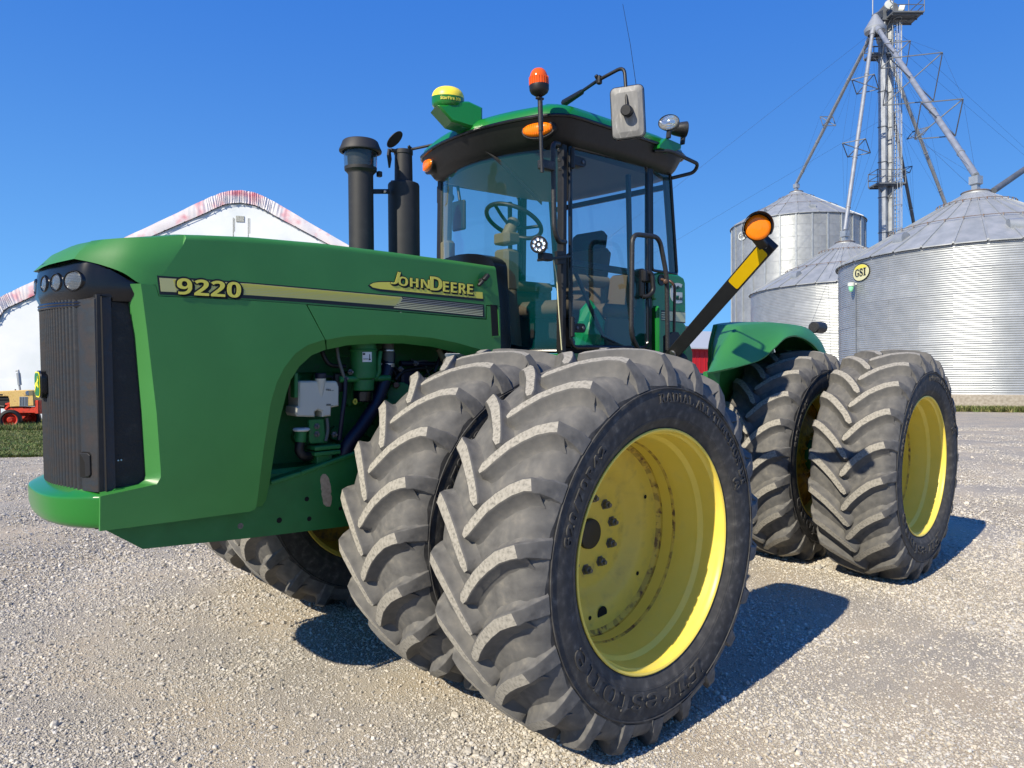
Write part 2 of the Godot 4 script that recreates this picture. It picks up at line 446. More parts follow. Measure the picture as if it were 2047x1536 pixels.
	textured("bare_scratch", noise_tex(0.05, [[0.0, Color(0.62, 0.54, 0.43)], [1.0, Color(0.74, 0.66, 0.55)]], 256, 53), 3.0, 0.8)
	textured("copper_worn", noise_tex(0.05, [[0.0, Color(0.42, 0.3, 0.24)], [1.0, Color(0.25, 0.22, 0.2)]], 256, 54), 3.0, 0.45, 0.5)
	# far things
	textured("fabric_white", noise_tex(0.006, [[0.0, Color(0.83, 0.86, 0.87)], [0.5, Color(0.88, 0.90, 0.91)], [1.0, Color(0.92, 0.93, 0.93)]], 512, 61), 0.12, 0.7)
	textured("fabric_trim", noise_tex(0.011, [[0.0, Color(0.85, 0.85, 0.86)], [0.5, Color(0.87, 0.85, 0.86)], [0.64, Color(0.87, 0.74, 0.76)], [0.8, Color(0.85, 0.57, 0.61)], [1.0, Color(0.8, 0.36, 0.42)]], 512, 62, 3), 0.16, 0.7)
	textured("fabric_stain", noise_tex(0.05, [[0.0, Color(0.3, 0.3, 0.27)], [0.5, Color(0.62, 0.63, 0.6)], [1.0, Color(0.82, 0.83, 0.82)]], 512, 63), 0.8, 0.8)
	mat("barn_red", Color(0.72, 0.1, 0.14), 0.6); mat("barn_roof", Color(0.72, 0.74, 0.75), 0.45, 0.2); mat("barn_white", Color(0.8, 0.8, 0.78), 0.6)
	textured("old_cream", noise_tex(0.02, [[0.0, Color(0.72, 0.6, 0.33)], [0.6, Color(0.8, 0.68, 0.42)], [1.0, Color(0.62, 0.48, 0.3)]], 256, 64), 1.5, 0.6)
	textured("old_orange", noise_tex(0.02, [[0.0, Color(0.72, 0.15, 0.05)], [0.6, Color(0.78, 0.2, 0.08)], [1.0, Color(0.5, 0.16, 0.09)]], 256, 65), 1.5, 0.6)
	textured("bark", noise_tex(0.03, [[0.0, Color(0.16, 0.13, 0.1)], [1.0, Color(0.3, 0.25, 0.2)]], 256, 66), 1.0, 0.9)
	m = mat("needles", Color(0.13, 0.15, 0.09), 0.8)
	m = mat("leaf_mixed", Color.WHITE, 0.75); m.vertex_color_use_as_albedo = true; m.backlight_enabled = true; m.backlight = Color(0.3, 0.35, 0.1)
	m = mat("stone_mixed", Color.WHITE, 0.92); m.vertex_color_use_as_albedo = true
	# ground: packed grit with paler and browner patches
	m = textured("grit", noise_tex(0.12, [[0.0, Color(0.50, 0.475, 0.43)], [0.35, Color(0.66, 0.635, 0.585)], [0.55, Color(0.735, 0.71, 0.66)], [0.75, Color(0.785, 0.76, 0.71)], [1.0, Color(0.85, 0.83, 0.785)]], 1024, 71, 5), 0.7, 0.95, 0.0, noise_tex(0.16, [], 1024, 72, 4, FastNoiseLite.TYPE_SIMPLEX_SMOOTH, 7.0), 1.0, true)
	m.detail_enabled = true; m.detail_blend_mode = BaseMaterial3D.BLEND_MODE_MUL
	m.detail_albedo = noise_tex(0.007, [[0.0, Color(0.88, 0.88, 0.88)], [0.4, Color(0.94, 0.93, 0.92)], [0.6, Color(1.0, 0.98, 0.945)], [1.0, Color(1.0, 0.955, 0.885)]], 1024, 73, 5)
	m.detail_uv_layer = BaseMaterial3D.DETAIL_UV_2
	m.uv2_triplanar = true; m.uv2_world_triplanar = true; m.uv2_scale = Vector3.ONE * 0.11
	textured("soil", noise_tex(0.05, [[0.0, Color(0.2, 0.22, 0.1)], [0.6, Color(0.28, 0.3, 0.14)], [1.0, Color(0.42, 0.38, 0.25)]], 512, 74), 0.5, 0.95, 0.0, null, 1.0, true)

# ================================================================== ground
# level axes of the picture: l to the right, w away from the eye
func right_dir() -> Vector3: return Vector3(cos(LEVEL_TURN.y), 0, -sin(LEVEL_TURN.y))
func away_dir() -> Vector3: return Vector3(-sin(LEVEL_TURN.y), 0, -cos(LEVEL_TURN.y))
func ground_y(l: float, w: float) -> float:
	var n := TILT.basis.y; var o := TILT.origin
	var q := right_dir() * l + away_dir() * w + Vector3(EYE.x, 0, EYE.z)
	var plane := o.y - ((q.x - o.x) * n.x + (q.z - o.z) * n.z) / n.y
	var s := smoothstep(9.0, 17.0, w)
	var right_side := EYE.y - 1.22
	var left_side := EYE.y - 1.60
	var far := lerpf(left_side, right_side, smoothstep(-9.0, 2.0, l))
	far = lerpf(far, right_side, smoothstep(30.0, 70.0, w))
	if w < 0.0: s = smoothstep(0.0, 12.0, -w)
	if absf(l) > 12.0 and w < 17.0: s = maxf(s, smoothstep(12.0, 22.0, absf(l)))
	if w < 0.0: far = EYE.y - 1.8
	return lerpf(plane, far, s)
func lw(l: float, w: float, up := 0.0) -> Vector3:
	var p := Vector3(EYE.x, 0, EYE.z) + right_dir() * l + away_dir() * w
	p.y = ground_y(l, w) + up
	return p
func steps(a: float, b: float, n: int) -> Array:
	var out := []
	for k in n: out.append(lerpf(a, b, float(k) / n))
	return out
func sheet(ls: Array, ws: Array, up: float, bump := 0.0) -> MB:
	var m := MB.new(); var rows := []
	var nz := FastNoiseLite.new(); nz.seed = 17; nz.frequency = 0.45; nz.fractal_octaves = 4
	for l in ls:
		var row := []
		for w in ws:
			var p := lw(l, w, up)
			# ruts and washboard a couple of centimetres deep, none under the wheels
			var edge := minf(1.0, maxf(0.0, (Vector2(l - 0.6, w - 4.8).length() - 3.4) / 3.0))
			p.y += bump * nz.get_noise_2d(p.x, p.z) * edge
			row.append(p)
		rows.append(row)
	loft(m, rows)
	return m
func make_ground() -> void:
	var ls := steps(-420, -60, 9) + steps(-60, -16, 16) + steps(-16, 16, 108) + steps(16, 60, 16) + steps(60, 420, 9) + [420.0]
	var ws := steps(-120, -4, 12) + steps(-4, 22, 96) + steps(22, 60, 26) + steps(60, 600, 20) + [600.0]
	var g := sheet(ls, ws, 0.0, 0.03)
	tag(part("ground", g, M.grit, self, 60.0), "", "", "", "structure")
	# turf at the left behind the gravel
	var m := MB.new(); var rows := []
	var rng := RandomNumberGenerator.new(); rng.seed = 31
	var ll := steps(-60, -7, 60)
	for w in steps(0.0, 1.0, 14) + [1.0]:
		var row := []
		for l in ll:
			var near := 15.6 + 0.12 * maxf(0.0, l + 12.0) + 0.5 * sin(l * 1.7) + 0.3 * sin(l * 4.1)
			row.append(lw(l, lerpf(near, 40.0, w), 0.012))
		rows.append(row)
	loft(m, rows)
	tag(part("turf", m, M.soil, self, 60.0), "", "", "", "structure")

func make_gravel() -> void:
	var rng := RandomNumberGenerator.new(); rng.seed = 77
	var nz := FastNoiseLite.new(); nz.seed = 5; nz.frequency = 0.9; nz.fractal_octaves = 3
	var nz2 := FastNoiseLite.new(); nz2.seed = 9; nz2.frequency = 0.22
	for v in 4:
		var m := MB.new()
		# a chipped lump: an icosahedron pulled about
		var t := (1.0 + sqrt(5.0)) / 2.0
		var P := [Vector3(-1, t, 0), Vector3(1, t, 0), Vector3(-1, -t, 0), Vector3(1, -t, 0), Vector3(0, -1, t), Vector3(0, 1, t), Vector3(0, -1, -t), Vector3(0, 1, -t), Vector3(t, 0, -1), Vector3(t, 0, 1), Vector3(-t, 0, -1), Vector3(-t, 0, 1)]
		for k in 12: P[k] = P[k].normalized() * rng.randf_range(0.62, 1.12)
		for f in [[0, 11, 5], [0, 5, 1], [0, 1, 7], [0, 7, 10], [0, 10, 11], [1, 5, 9], [5, 11, 4], [11, 10, 2], [10, 7, 6], [7, 1, 8], [3, 9, 4], [3, 4, 2], [3, 2, 6], [3, 6, 8], [3, 8, 9], [4, 9, 5], [2, 4, 11], [6, 2, 10], [8, 6, 7], [9, 8, 1]]:
			m.tri(P[f[0]], P[f[1]], P[f[2]])
		var mm := MultiMesh.new()
		mm.transform_format = MultiMesh.TRANSFORM_3D; mm.use_colors = true
		mm.mesh = m.mesh(M.stone_mixed, 22.0)
		var buf := PackedFloat32Array()
		var want := 110000
		var made := 0
		while made < want:
			var w := 1.6 * pow(13.0, rng.randf())            # denser near the eye, where single stones show
			var l := rng.randf_range(-0.82, 0.82) * w + rng.randf_range(-0.4, 0.4)
			var q := Vector3(EYE.x, 0, EYE.z) + right_dir() * l + away_dir() * w
			var d := nz.get_noise_2d(q.x, q.z) * 0.7 + nz2.get_noise_2d(q.x, q.z) * 0.9
			if rng.randf() > 0.68 + 0.7 * d: continue
			var big := rng.randf()
			var r := rng.randf_range(0.0030, 0.0070)
			if big > 0.76: r = rng.randf_range(0.0065, 0.0115)
			if big > 0.975: r = rng.randf_range(0.011, 0.018)
			if big > 0.999: r = rng.randf_range(0.018, 0.03)
			r *= 1.0 + 0.4 * clampf(d, -0.3, 1.0)
			if w > 6.0: r *= 1.25
			q.y = ground_y(l, w) + r * rng.randf_range(0.0, 0.4)
			var b := Basis.from_euler(Vector3(rng.randf() * TAU, rng.randf() * TAU, rng.randf() * TAU))
			var s := Vector3(r * rng.randf_range(0.8, 1.3), r * rng.randf_range(0.55, 0.95), r * rng.randf_range(0.8, 1.2))
			b = Basis.from_scale(Vector3(1, 0.75, 1)) * b * Basis.from_scale(s)
			var g := rng.randf_range(0.33, 0.58)
			if rng.randf() > 0.95: g *= 1.2
			if rng.randf() < 0.10: g *= 0.7
			var warm := rng.randf_range(0.0, 1.0)
			buf.append_array(PackedFloat32Array([b.x.x, b.y.x, b.z.x, q.x, b.x.y, b.y.y, b.z.y, q.y, b.x.z, b.y.z, b.z.z, q.z, g * lerpf(1.01, 1.06, warm), g * lerpf(0.97, 0.965, warm), g * lerpf(0.89, 0.79, warm), 1.0]))
			made += 1
		mm.instance_count = want
		mm.buffer = buf
		var o := MultiMeshInstance3D.new(); o.name = "gravel"; o.multimesh = mm
		add_child(o, true)
		tag(o, "loose grey and tan crushed stone strewn over the yard", "gravel", "", "stuff")

func make_grass() -> void:
	var rng := RandomNumberGenerator.new(); rng.seed = 41
	var m := MB.new()
	for k in 9:
		var a := TAU * k / 9 + rng.randf() * 0.5
		var c := Vector3(cos(a), 0, sin(a)) * rng.randf_range(0.01, 0.06)
		var lean := Vector3(cos(a), 0, sin(a)) * rng.randf_range(0.02, 0.10)
		var h := rng.randf_range(0.6, 1.0); var wd := Vector3(-sin(a), 0, cos(a)) * 0.012
		m.tri(c - wd, c + wd, c + lean * 0.5 + Vector3(0, h * 0.6, 0) + wd * 0.7)
		m.tri(c + lean * 0.5 + Vector3(0, h * 0.6, 0) + wd * 0.7, c + lean + Vector3(0, h, 0), c - wd)
	var mesh := m.mesh(M.leaf_mixed, 60.0)
	var zones := [["turf_grass", "rough green grass on the bank below the white fabric shed", 9000, "left"], ["verge_grass", "ragged dry grass along the grain bins' concrete footing", 7000, "bins"]]
	for zn in zones:
		var mm := MultiMesh.new(); mm.transform_format = MultiMesh.TRANSFORM_3D; mm.use_colors = true; mm.mesh = mesh
		mm.instance_count = zn[2]
		for k in zn[2]:
			var p: Vector3; var h := 0.0; var s := 1.0
			if zn[3] == "left":
				var w := rng.randf_range(15.4, 29.5); var l := -w * rng.randf_range(0.55, 0.78)
				w += 0.12 * maxf(0.0, l + 12.0)
				p = lw(l, w); h = rng.randf_range(0.05, 0.13); s = rng.randf_range(0.6, 1.3)
				if w > 24.5: h *= 2.6
			else:
				var b: Dictionary = bins[0] if rng.randf() < 0.75 else bins[1]
				var to: Vector3 = (EYE - b.c); to.y = 0
				var a := atan2(to.z, to.x) + rng.randf_range(-1.5, 1.5)
				var rr: float = b.r + 0.36 + rng.randf() * rng.randf() * 1.1
				p = b.c + Vector3(cos(a), 0, sin(a)) * rr
				p.y = b.ground; h = rng.randf_range(0.12, 0.34); s = rng.randf_range(1.0, 2.0)
			mm.set_instance_transform(k, Transform3D(Basis(Vector3.UP, rng.randf() * TAU) * Basis.from_scale(Vector3(s * 1.6, h, s * 1.6)), p))
			var dry := rng.randf() if zn[3] == "left" else rng.randf_range(0.3, 1.0)
			mm.set_instance_color(k, Color(0.09, 0.15, 0.03).lerp(Color(0.24, 0.21, 0.09), dry * dry))
		var o := MultiMeshInstance3D.new(); o.name = zn[0]; o.multimesh = mm
		add_child(o)
		tag(o, zn[1], "grass", "", "stuff")

# ================================================================== grain bins
var bins := []
# point on a bin's wall: angle, height above its floor, distance off the wall
func on_wall(b: Dictionary, a: float, y: float, off := 0.0) -> Vector3:
	return b.c + Vector3(cos(a) * (b.r + off), b.floor - b.c.y + y, sin(a) * (b.r + off))
func wall_hit(b: Dictionary, u: float, v: float) -> Vector2:      # -> angle, height above floor
	var d := Basis.from_euler(LEVEL_TURN) * Vector3((u - 1023.5) / FOCAL, (768.0 - v) / FOCAL, -1.0)
	var o := Vector2(EYE.x - b.c.x, EYE.z - b.c.z); var q := Vector2(d.x, d.z)
	var A := q.dot(q); var B := 2.0 * o.dot(q); var C: float = o.dot(o) - b.r * b.r
	var t := (-B - sqrt(maxf(0.0, B * B - 4 * A * C))) / (2 * A)
	var p := EYE + d * t
	return Vector2(atan2(p.z - b.c.z, p.x - b.c.x), p.y - b.floor)
func sheet_mesh(r: float, span: float, mt: Material) -> ArrayMesh:
	var m := MB.new(); var rows := []
	var ring := 1.118; var n := 11 * 4
	for i in n + 1:
		var y := ring * i / n
		var off := 0.015 * cos(TAU * i / 4.0)
		var row := []
		for k in 15:
			var a := span * 1.01 * (k / 14.0)
			row.append(Vector3(cos(a) * (r + off), y, sin(a) * (r + off)))
		rows.append(row)
	for i in n:
		for k in 14: m.quad(rows[i][k], rows[i + 1][k], rows[i + 1][k + 1], rows[i][k + 1])
	return m.mesh(mt, 70.0)
func make_bins() -> void:
	var data := [[1952.0, 43.8, 6.4, 6, -0.50, 32, "big corrugated steel grain bin with an oval badge and a small green wall lamp", false],
		[1690.0, 56.9, 6.4, 6, -0.15, 32, "squat corrugated steel grain bin between the badged bin and the tall bin", false],
		[1593.0, 79.8, 6.4, 15, -0.6, 22, "tall corrugated steel grain bin with upright stiffeners behind the other bins", true]]
	for d in data:
		var c := far_at(d[0], 768, d[1]); 
		var b := {c = c, r = d[2], floor = EYE.y + d[4], ground = EYE.y - 1.22, rings = d[3]}
		b.c.y = b.ground
		bins.append(b)
		var root := node("grain_bin", self, at(b.c))
		tag(root, d[6], "grain bin", "steel grain bins")
		var fl: float = b.floor - b.ground
		var m := MB.new(); var up := Basis(Vector3(1, 0, 0), Vector3(0, 0, -1), Vector3(0, 1, 0))
		lathe(m, [Vector2(-0.5, d[2] + 0.2), Vector2(fl - 0.03, d[2] + 0.2), Vector2(fl, d[2] + 0.17), Vector2(fl, d[2] - 0.1)], 96, Transform3D(up, Vector3.ZERO))
		part("footing", m, M.concrete, root)
		var per := 14; var span := TAU / per
		var sm := []
		for k in 3: sm.append([sheet_mesh(d[2], span, M["bin_steel_%d" % k]), sheet_mesh(d[2] + 0.005, span, M["bin_steel_%d" % k])])
		var rng := RandomNumberGenerator.new(); rng.seed = int(d[0])
		for i in d[3]:
			for k in per:
				var a := span * (k + (0.5 if i % 2 else 0.0) + 0.21)
				inst("wall_sheet", sm[rng.randi() % 3][k % 2], root, Transform3D(Basis(Vector3.UP, -a), Vector3(0, fl + i * 1.118, 0)))
		var ey: float = fl + d[3] * 1.118
		m = MB.new(); var rows := []                    # seam lines where the rings lap
		for i in range(1, d[3]):
			lathe(m, [Vector2(fl + i * 1.118 - 0.02, d[2] + 0.012), Vector2(fl + i * 1.118, d[2] + 0.019), Vector2(fl + i * 1.118 + 0.015, d[2] + 0.012)], 90, Transform3D(up, Vector3.ZERO))
		part("lap_seam", m, M.galvanised, root).set_meta("kind", "stuff")
		if d[7]:
			var q := MB.new(); box(q, Vector3(d[2] + 0.05, fl + d[3] * 0.559, 0), Vector3(0.08, d[3] * 1.118, 0.16), 0.01)
			var qm := q.mesh(M.bin_steel_1)
			for k in 28: inst("stiffener", qm, root, Transform3D(Basis(Vector3.UP, TAU * k / 28), Vector3.ZERO))
		# roof panels, each a wedge with a raised rib
		var nr: int = d[5]; var ro: float = d[2] + 0.16; var r0 := 0.62; var sl := 0.575
		var rm := []
		for k in 3:
			m = MB.new()
			var w := TAU / nr
			var P := func(r: float, a: float, h: float) -> Vector3: return Vector3(cos(a) * r, ey + 0.06 + (d[2] - r) * sl + h, sin(a) * r)
			var prof := [[0.0, 0.0], [0.0, 0.075], [0.05, 0.075], [0.05, 0.0]]
			var A := []; var B := []
			for e in [[0.0, 0.0], [0.0, 0.07], [0.085, 0.07], [0.10, 0.0]]:
				A.append(P.call(ro, e[0] / ro, e[1])); B.append(P.call(r0, e[0] * 0.5 / r0, e[1] * 0.6))
			for s in 5:
				var f := (s + 1) / 5.0
				A.append(P.call(ro, lerpf(0.10 / ro, w, f), 0.0)); B.append(P.call(r0, lerpf(0.05 / r0, w, f), 0.0))
			loft(m, [B, A])
			m.quad(A[3], A[2], A[1], A[0])
			var Ad := []
			for v in A: Ad.append(v + Vector3(0, -0.05, 0))
			loft(m, [A, Ad])
			rm.append(m.mesh(M["bin_roof_%d" % k], 30.0))
		for k in nr: inst("roof_panel", rm[rng.randi() % 3], root, Transform3D(Basis(Vector3.UP, -TAU * (k + 0.3) / nr), Vector3.ZERO))
		var ay: float = ey + 0.06 + (d[2] - r0) * sl
		m = MB.new(); lathe(m, [Vector2(ay - 0.55, 1.55), Vector2(ay - 0.30, 1.2), Vector2(ay + 0.02, 0.66), Vector2(ay + 0.10, 0.64), Vector2(ay + 0.14, 0.5), Vector2(ay + 0.18, 0.0)], 40, Transform3D(up, Vector3.ZERO))
		part("roof_cap", m, M.bin_roof_0, root)
		m = MB.new(); lathe(m, [Vector2(ay + 0.09, 0.66), Vector2(ay + 0.13, 0.68), Vector2(ay + 0.17, 0.62)], 40, Transform3D(up, Vector3.ZERO)); part("fill_lid_rim", m, M.bin_rust, root)
		m = MB.new(); lathe(m, [Vector2(ay + 0.15, 0.2), Vector2(ay + 0.5, 0.2), Vector2(ay + 0.55, 0.32), Vector2(ay + 0.95, 0.32), Vector2(ay + 1.0, 0.1)], 4, Transform3D(up * Basis(Vector3(0, 0, 1), 0.5), Vector3.ZERO)); part("fill_spout_head", m, M.bin_steel_1, root)
		for q in [[1.75, 8], [4.0, 8]]:
			m = MB.new(); var ring := []
			var rr: float = q[0]
			for k in 65: ring.append(Vector3(cos(TAU * k / 64) * rr, ey + 0.06 + (d[2] - rr) * sl + 0.13, sin(TAU * k / 64) * rr))
			tube(m, ring, 0.018, 5)
			for k in nr:
				var a := TAU * (k + 0.3) / nr
				box(m, Vector3(cos(a) * rr, ey + 0.06 + (d[2] - rr) * sl + 0.10, sin(a) * rr), Vector3(0.05, 0.12, 0.05), 0.0)
			part("roof_ring", m, M.bin_rust, root, 60.0)
		# vents on the roof
		for a in [b_angle(b) - 0.28, b_angle(b) + 0.62, b_angle(b) + 2.4, b_angle(b) - 2.2]:
			m = MB.new(); var rv: float = d[2] - 1.15
			var T := Transform3D(Basis(Vector3(cos(a), 0, sin(a)), Vector3.UP, Vector3(-sin(a), 0, cos(a))), Vector3(cos(a) * rv, ey + 0.06 + (d[2] - rv) * sl, sin(a) * rv))
			prism(m, [Vector2(-0.32, 0.12), Vector2(0.24, -0.16), Vector2(0.28, 0.02), Vector2(0.22, 0.22), Vector2(0.08, 0.32), Vector2(-0.14, 0.32), Vector2(-0.28, 0.24)], -0.26, 0.26, T)
			var vt := part("roof_vent", m, M.bin_steel_0, root)
			m = MB.new(); prism(m, round_rect(0.42, 0.22, 0.04), 0.0, 0.01, Transform3D(Basis(T.basis.z, Vector3.UP, -T.basis.x), Vector3.ZERO) * at(Vector3.ZERO)); 
		# small brackets under the eave
		m = MB.new()
		for k in nr:
			var a := TAU * (k + 0.3) / nr
			box(m, Vector3(d[2] + 0.05, ey - 0.04, 0), Vector3(0.06, 0.1, 0.1), 0.0, Transform3D(Basis(Vector3.UP, -a), Vector3.ZERO))
		part("eave_clips", m, M.white_paint, root).set_meta("kind", "stuff")
	# badges
	for e in [[0, 1722.0, 545.0, 0.62, 0.40], [2, 1484.5, 471.0, 0.75, 0.48]]:
		var b: Dictionary = bins[e[0]]; var root: Node3D = get_node("grain_bin" if e[0] == 0 else "grain_bin_%03d" % e[0]) if has_node("grain_bin" if e[0] == 0 else "grain_bin_%03d" % e[0]) else null
		if root == null: root = bin_roots()[e[0]]
		var h := wall_hit(b, e[1], e[2])
		var bend_on := func(src: MB, off: float) -> MB:
			var o := MB.new()
			for i in range(0, src.t.size(), 3):
				var q := []
				for k in 3:
					var v := src.t[i + k]
					q.append(on_wall(b, h.x - v.x / b.r, h.y + v.y, off + v.z) - b.c)
				o.tri(q[0], q[1], q[2])
			return o
		var W: float = e[3]; var H: float = e[4]
		var pl := MB.new(); prism(pl, ellipse(W, H, 40), 0.0, 0.01); 
		var ol := MB.new(); prism(ol, ellipse(W + 0.05, H + 0.05, 40), 0.0, 0.01)
		var bg := part("badge_border", bend_on.call(ol, 0.03), M.decal_black, root, 20.0)
		part("badge", bend_on.call(pl, 0.042), M.decal_cream if e[0] == 0 else M.sticker_white, root, 20.0)
		var cap := MB.new(); var cp := []
		for k in 17: cp.append(Vector2(cos(lerpf(0.55, PI - 0.55, k / 16.0)) * W * 0.97, sin(lerpf(0.55, PI - 0.55, k / 16.0)) * H * 0.97))
		prism(cap, cp, 0.0, 0.006)
		if e[0] == 0: part("badge_top", bend_on.call(cap, 0.054), M.decal_yellow, root, 20.0)
		part("badge_lettering", bend_on.call(letters("GSI", serif_bold, H * 0.95, 0.008, W * 1.35), 0.062), M.decal_black if e[0] == 0 else M.copper_worn, root, 20.0)
	# wall lamp with its conduit
	var b0: Dictionary = bins[0]
	var hl := wall_hit(b0, 1713, 572)
	var lamp := node("wall_lamp", self, at(on_wall(b0, hl.x, hl.y)))
	tag(lamp, "small caged yard lamp with a pale green globe, under the big bin's badge", "lamp")
	var outw := Vector3(cos(hl.x), 0, sin(hl.x))
	var lm := MB.new(); bar(lm, outw * 0.02 + Vector3(0, 0.1, 0), outw * 0.32 + Vector3(0, 0.1, 0), 0.1, 0.1); cyl(lm, outw * 0.3 + Vector3(0, -0.02, 0), outw * 0.3 + Vector3(0, 0.16, 0), 0.16, 16); part("lamp_head", lm, M.sticker_white, lamp)
	lm = MB.new(); lathe(lm, [Vector2(-0.30, 0.0), Vector2(-0.28, 0.07), Vector2(-0.15, 0.12), Vector2(0.0, 0.13)], 16, Transform3D(Basis(Vector3(1, 0, 0), Vector3(0, 0, -1), Vector3(0, 1, 0)), outw * 0.3)); part("lamp_globe", lm, mat("globe_green", Color(0.55, 0.85, 0.68), 0.3), lamp, 60.0)
	var cd := MB.new(); tube(cd, [outw * 0.05 + Vector3(0, 0.1, 0), outw * 0.05 + Vector3(0, -4.6, 0)], 0.022, 6); part("conduit", cd, M.galvanised_dark, lamp)
func bin_roots() -> Array:
	var out := []
	for ch in get_children():
		if String(ch.name).begins_with("grain_bin"): out.append(ch)
	return out
func b_angle(b: Dictionary) -> float: return atan2(EYE.z - b.c.z, EYE.x - b.c.x)

# ================================================================== bucket elevator
const LEG := 67.0
const WIRE_LABELS := ["guy wire from the tower's top platform out over the badged bin", "guy wire from below the top platform out over the badged bin's roof", "long guy wire from halfway up the tower past the tall bin to the cab", "long guy wire from the distributor down past the cab's mirror", "guy wire from halfway up the tower down to the squat bin", "guy wire from halfway up the tower to the thick spout"]
func apex_of(k: int) -> Vector3:
	var b: Dictionary = bins[k]
	return Vector3(b.c.x, b.floor + b.rings * 1.118 + 0.06 + (b.r - 0.62) * 0.575 + 1.0, b.c.z)
func make_elevator() -> void:
	var base := far_at(1775, 768, LEG); base.y = EYE.y - 1.22
	var root := node("bucket_elevator", self, at(base))
	tag(root, "tall galvanised bucket elevator tower with ladder and platforms behind the bins", "elevator")
	var R := right_dir(); var A := away_dir()
	var E := func(u: float, v: float, dd := 0.0) -> Vector3: return far_at(u, v, LEG + dd) - base
	var top: float = E.call(1775, 40).y
	var m: MB
	# two trunks of flanged sections
	for s in [[-0.36, 0.0], [0.30, 0.25]]:
		var hgt := top
		var o: Vector3 = R * s[0] + A * s[1]
		m = MB.new(); box(m, o + Vector3(0, hgt * 0.5, 0), Vector3(0.44, hgt, 0.56), 0.01, Transform3D(Basis(Vector3.UP, LEVEL_TURN.y), Vector3.ZERO) * Transform3D(Basis(Vector3.UP, -LEVEL_TURN.y), Vector3.ZERO))
		var tr := part("elevator_trunk", m, M.galvanised, root)
		m = MB.new()
		for k in 9: box(m, o + Vector3(0, 2.0 + k * 2.9, 0), Vector3(0.54, 0.06, 0.66), 0.0)
		part("trunk_flange", m, M.galvanised_dark, tr)
	# ladder and safety cage
	m = MB.new(); var lo: Vector3 = R * 0.55 - A * 0.35
	for s in [-0.22, 0.22]: bar(m, lo + R * s + Vector3(0, 0.4, 0), lo + R * s + Vector3(0, top, 0), 0.05, 0.05, 0.0)
	for k in int(top / 0.33): bar(m, lo - R * 0.22 + Vector3(0, 0.6 + k * 0.33, 0), lo + R * 0.22 + Vector3(0, 0.6 + k * 0.33, 0), 0.03, 0.03, 0.0)
	part("ladder", m, M.galvanised, root)
	m = MB.new()
	for k in int(top / 1.9):
		var ring := []
		for j in 9:
			var a := PI * j / 8.0
			ring.append(lo + R * (cos(a) * 0.36) - A * (sin(a) * 0.62) + Vector3(0, 2.4 + k * 1.9, 0))
		tube(m, ring, 0.03, 5)
	for a in [0.25, 1.0, PI / 2, 2.1, 2.9]: bar(m, lo + R * (cos(a) * 0.36) - A * (sin(a) * 0.62) + Vector3(0, 2.4, 0), lo + R * (cos(a) * 0.36) - A * (sin(a) * 0.62) + Vector3(0, top - 0.6, 0), 0.035, 0.02, 0.0)
	part("ladder_cage", m, M.bin_steel_2, root)
	# slim mast beside the ladder
	m = MB.new(); tube(m, [E.call(1790, 470), E.call(1791, 60)], 0.045, 6); tube(m, [E.call(1745, 45), E.call(1745, -40)], 0.05, 6); part("mast_pipe", m, M.bin_steel_1, root)
	# platforms with rails
	for pf in [[1803, 36, 2.5, 2.1, -1.0], [1755, 113, 1.7, 1.3, -0.4], [1773, 371, 2.3, 1.5, -0.5]]:
		var c: Vector3 = E.call(pf[0], pf[1])
		var w: float = pf[2]; var dp: float = pf[3]
		var T := Transform3D(Basis(R, Vector3.UP, -A), c)
		m = MB.new(); box(m, Vector3.ZERO, Vector3(w, 0.12, dp), 0.0, T)
		for k in 3: box(m, Vector3(0, -0.1, lerpf(-0.4, 0.4, k / 2.0) * dp), Vector3(w, 0.12, 0.06), 0.0, T)
		var pl := part("platform", m, M.galvanised_dark, root)
		m = MB.new()
		for y in [0.55, 1.1]:
			for e in [[-1, -1, 1, -1], [1, -1, 1, 1], [1, 1, -1, 1], [-1, 1, -1, -1]]: bar(m, T * Vector3(e[0] * w / 2, y, e[1] * dp / 2), T * Vector3(e[2] * w / 2, y, e[3] * dp / 2), 0.05, 0.05, 0.0)
		for e in [[-1, -1], [1, -1], [1, 1], [-1, 1], [0, -1], [0, 1]]: bar(m, T * Vector3(e[0] * w / 2, 0, e[1] * dp / 2), T * Vector3(e[0] * w / 2, 1.15, e[1] * dp / 2), 0.05, 0.05, 0.0)
		part("platform_rail", m, M.galvanised_dark, pl)
		m = MB.new()
		for e in [-1, 1]: bar(m, T * Vector3(-w * 0.4 * e, -0.1, 0.4), E.call(1770, pf[1] + 26) , 0.06, 0.06, 0.0)
		part("platform_strut", m, M.galvanised_dark, pl)
	# head housing, motor
	m = MB.new(); var hc: Vector3 = E.call(1776, 26)
	prism(m, [Vector2(-0.9, -0.75), Vector2(0.7, -0.75), Vector2(0.75, 0.1), Vector2(0.45, 0.6), Vector2(0.0, 0.75), Vector2(-0.5, 0.5), Vector2(-0.95, -0.1)], -0.4, 0.4, Transform3D(Basis(R, Vector3.UP, -A), hc))
	part("head_housing", m, M.galvanised_dark, root)
	m = MB.new(); cyl(m, E.call(1797, 20), E.call(1808, 20), 0.36, 18); part("drive_motor", m, M.sticker_white, root)
	m = MB.new(); lathe(m, [Vector2(-0.1, 0.0), Vector2(0.0, 0.36), Vector2(0.1, 0.36), Vector2(0.14, 0.0)], 18, Transform3D(Basis(R, Vector3.UP, -A), E.call(1777, 10, -1.0))); part("head_pulley", m, M.sticker_white, root)
	# distributor: a cone with spouts leaving its rim
	var dc: Vector3 = E.call(1750, 56, -1.2)
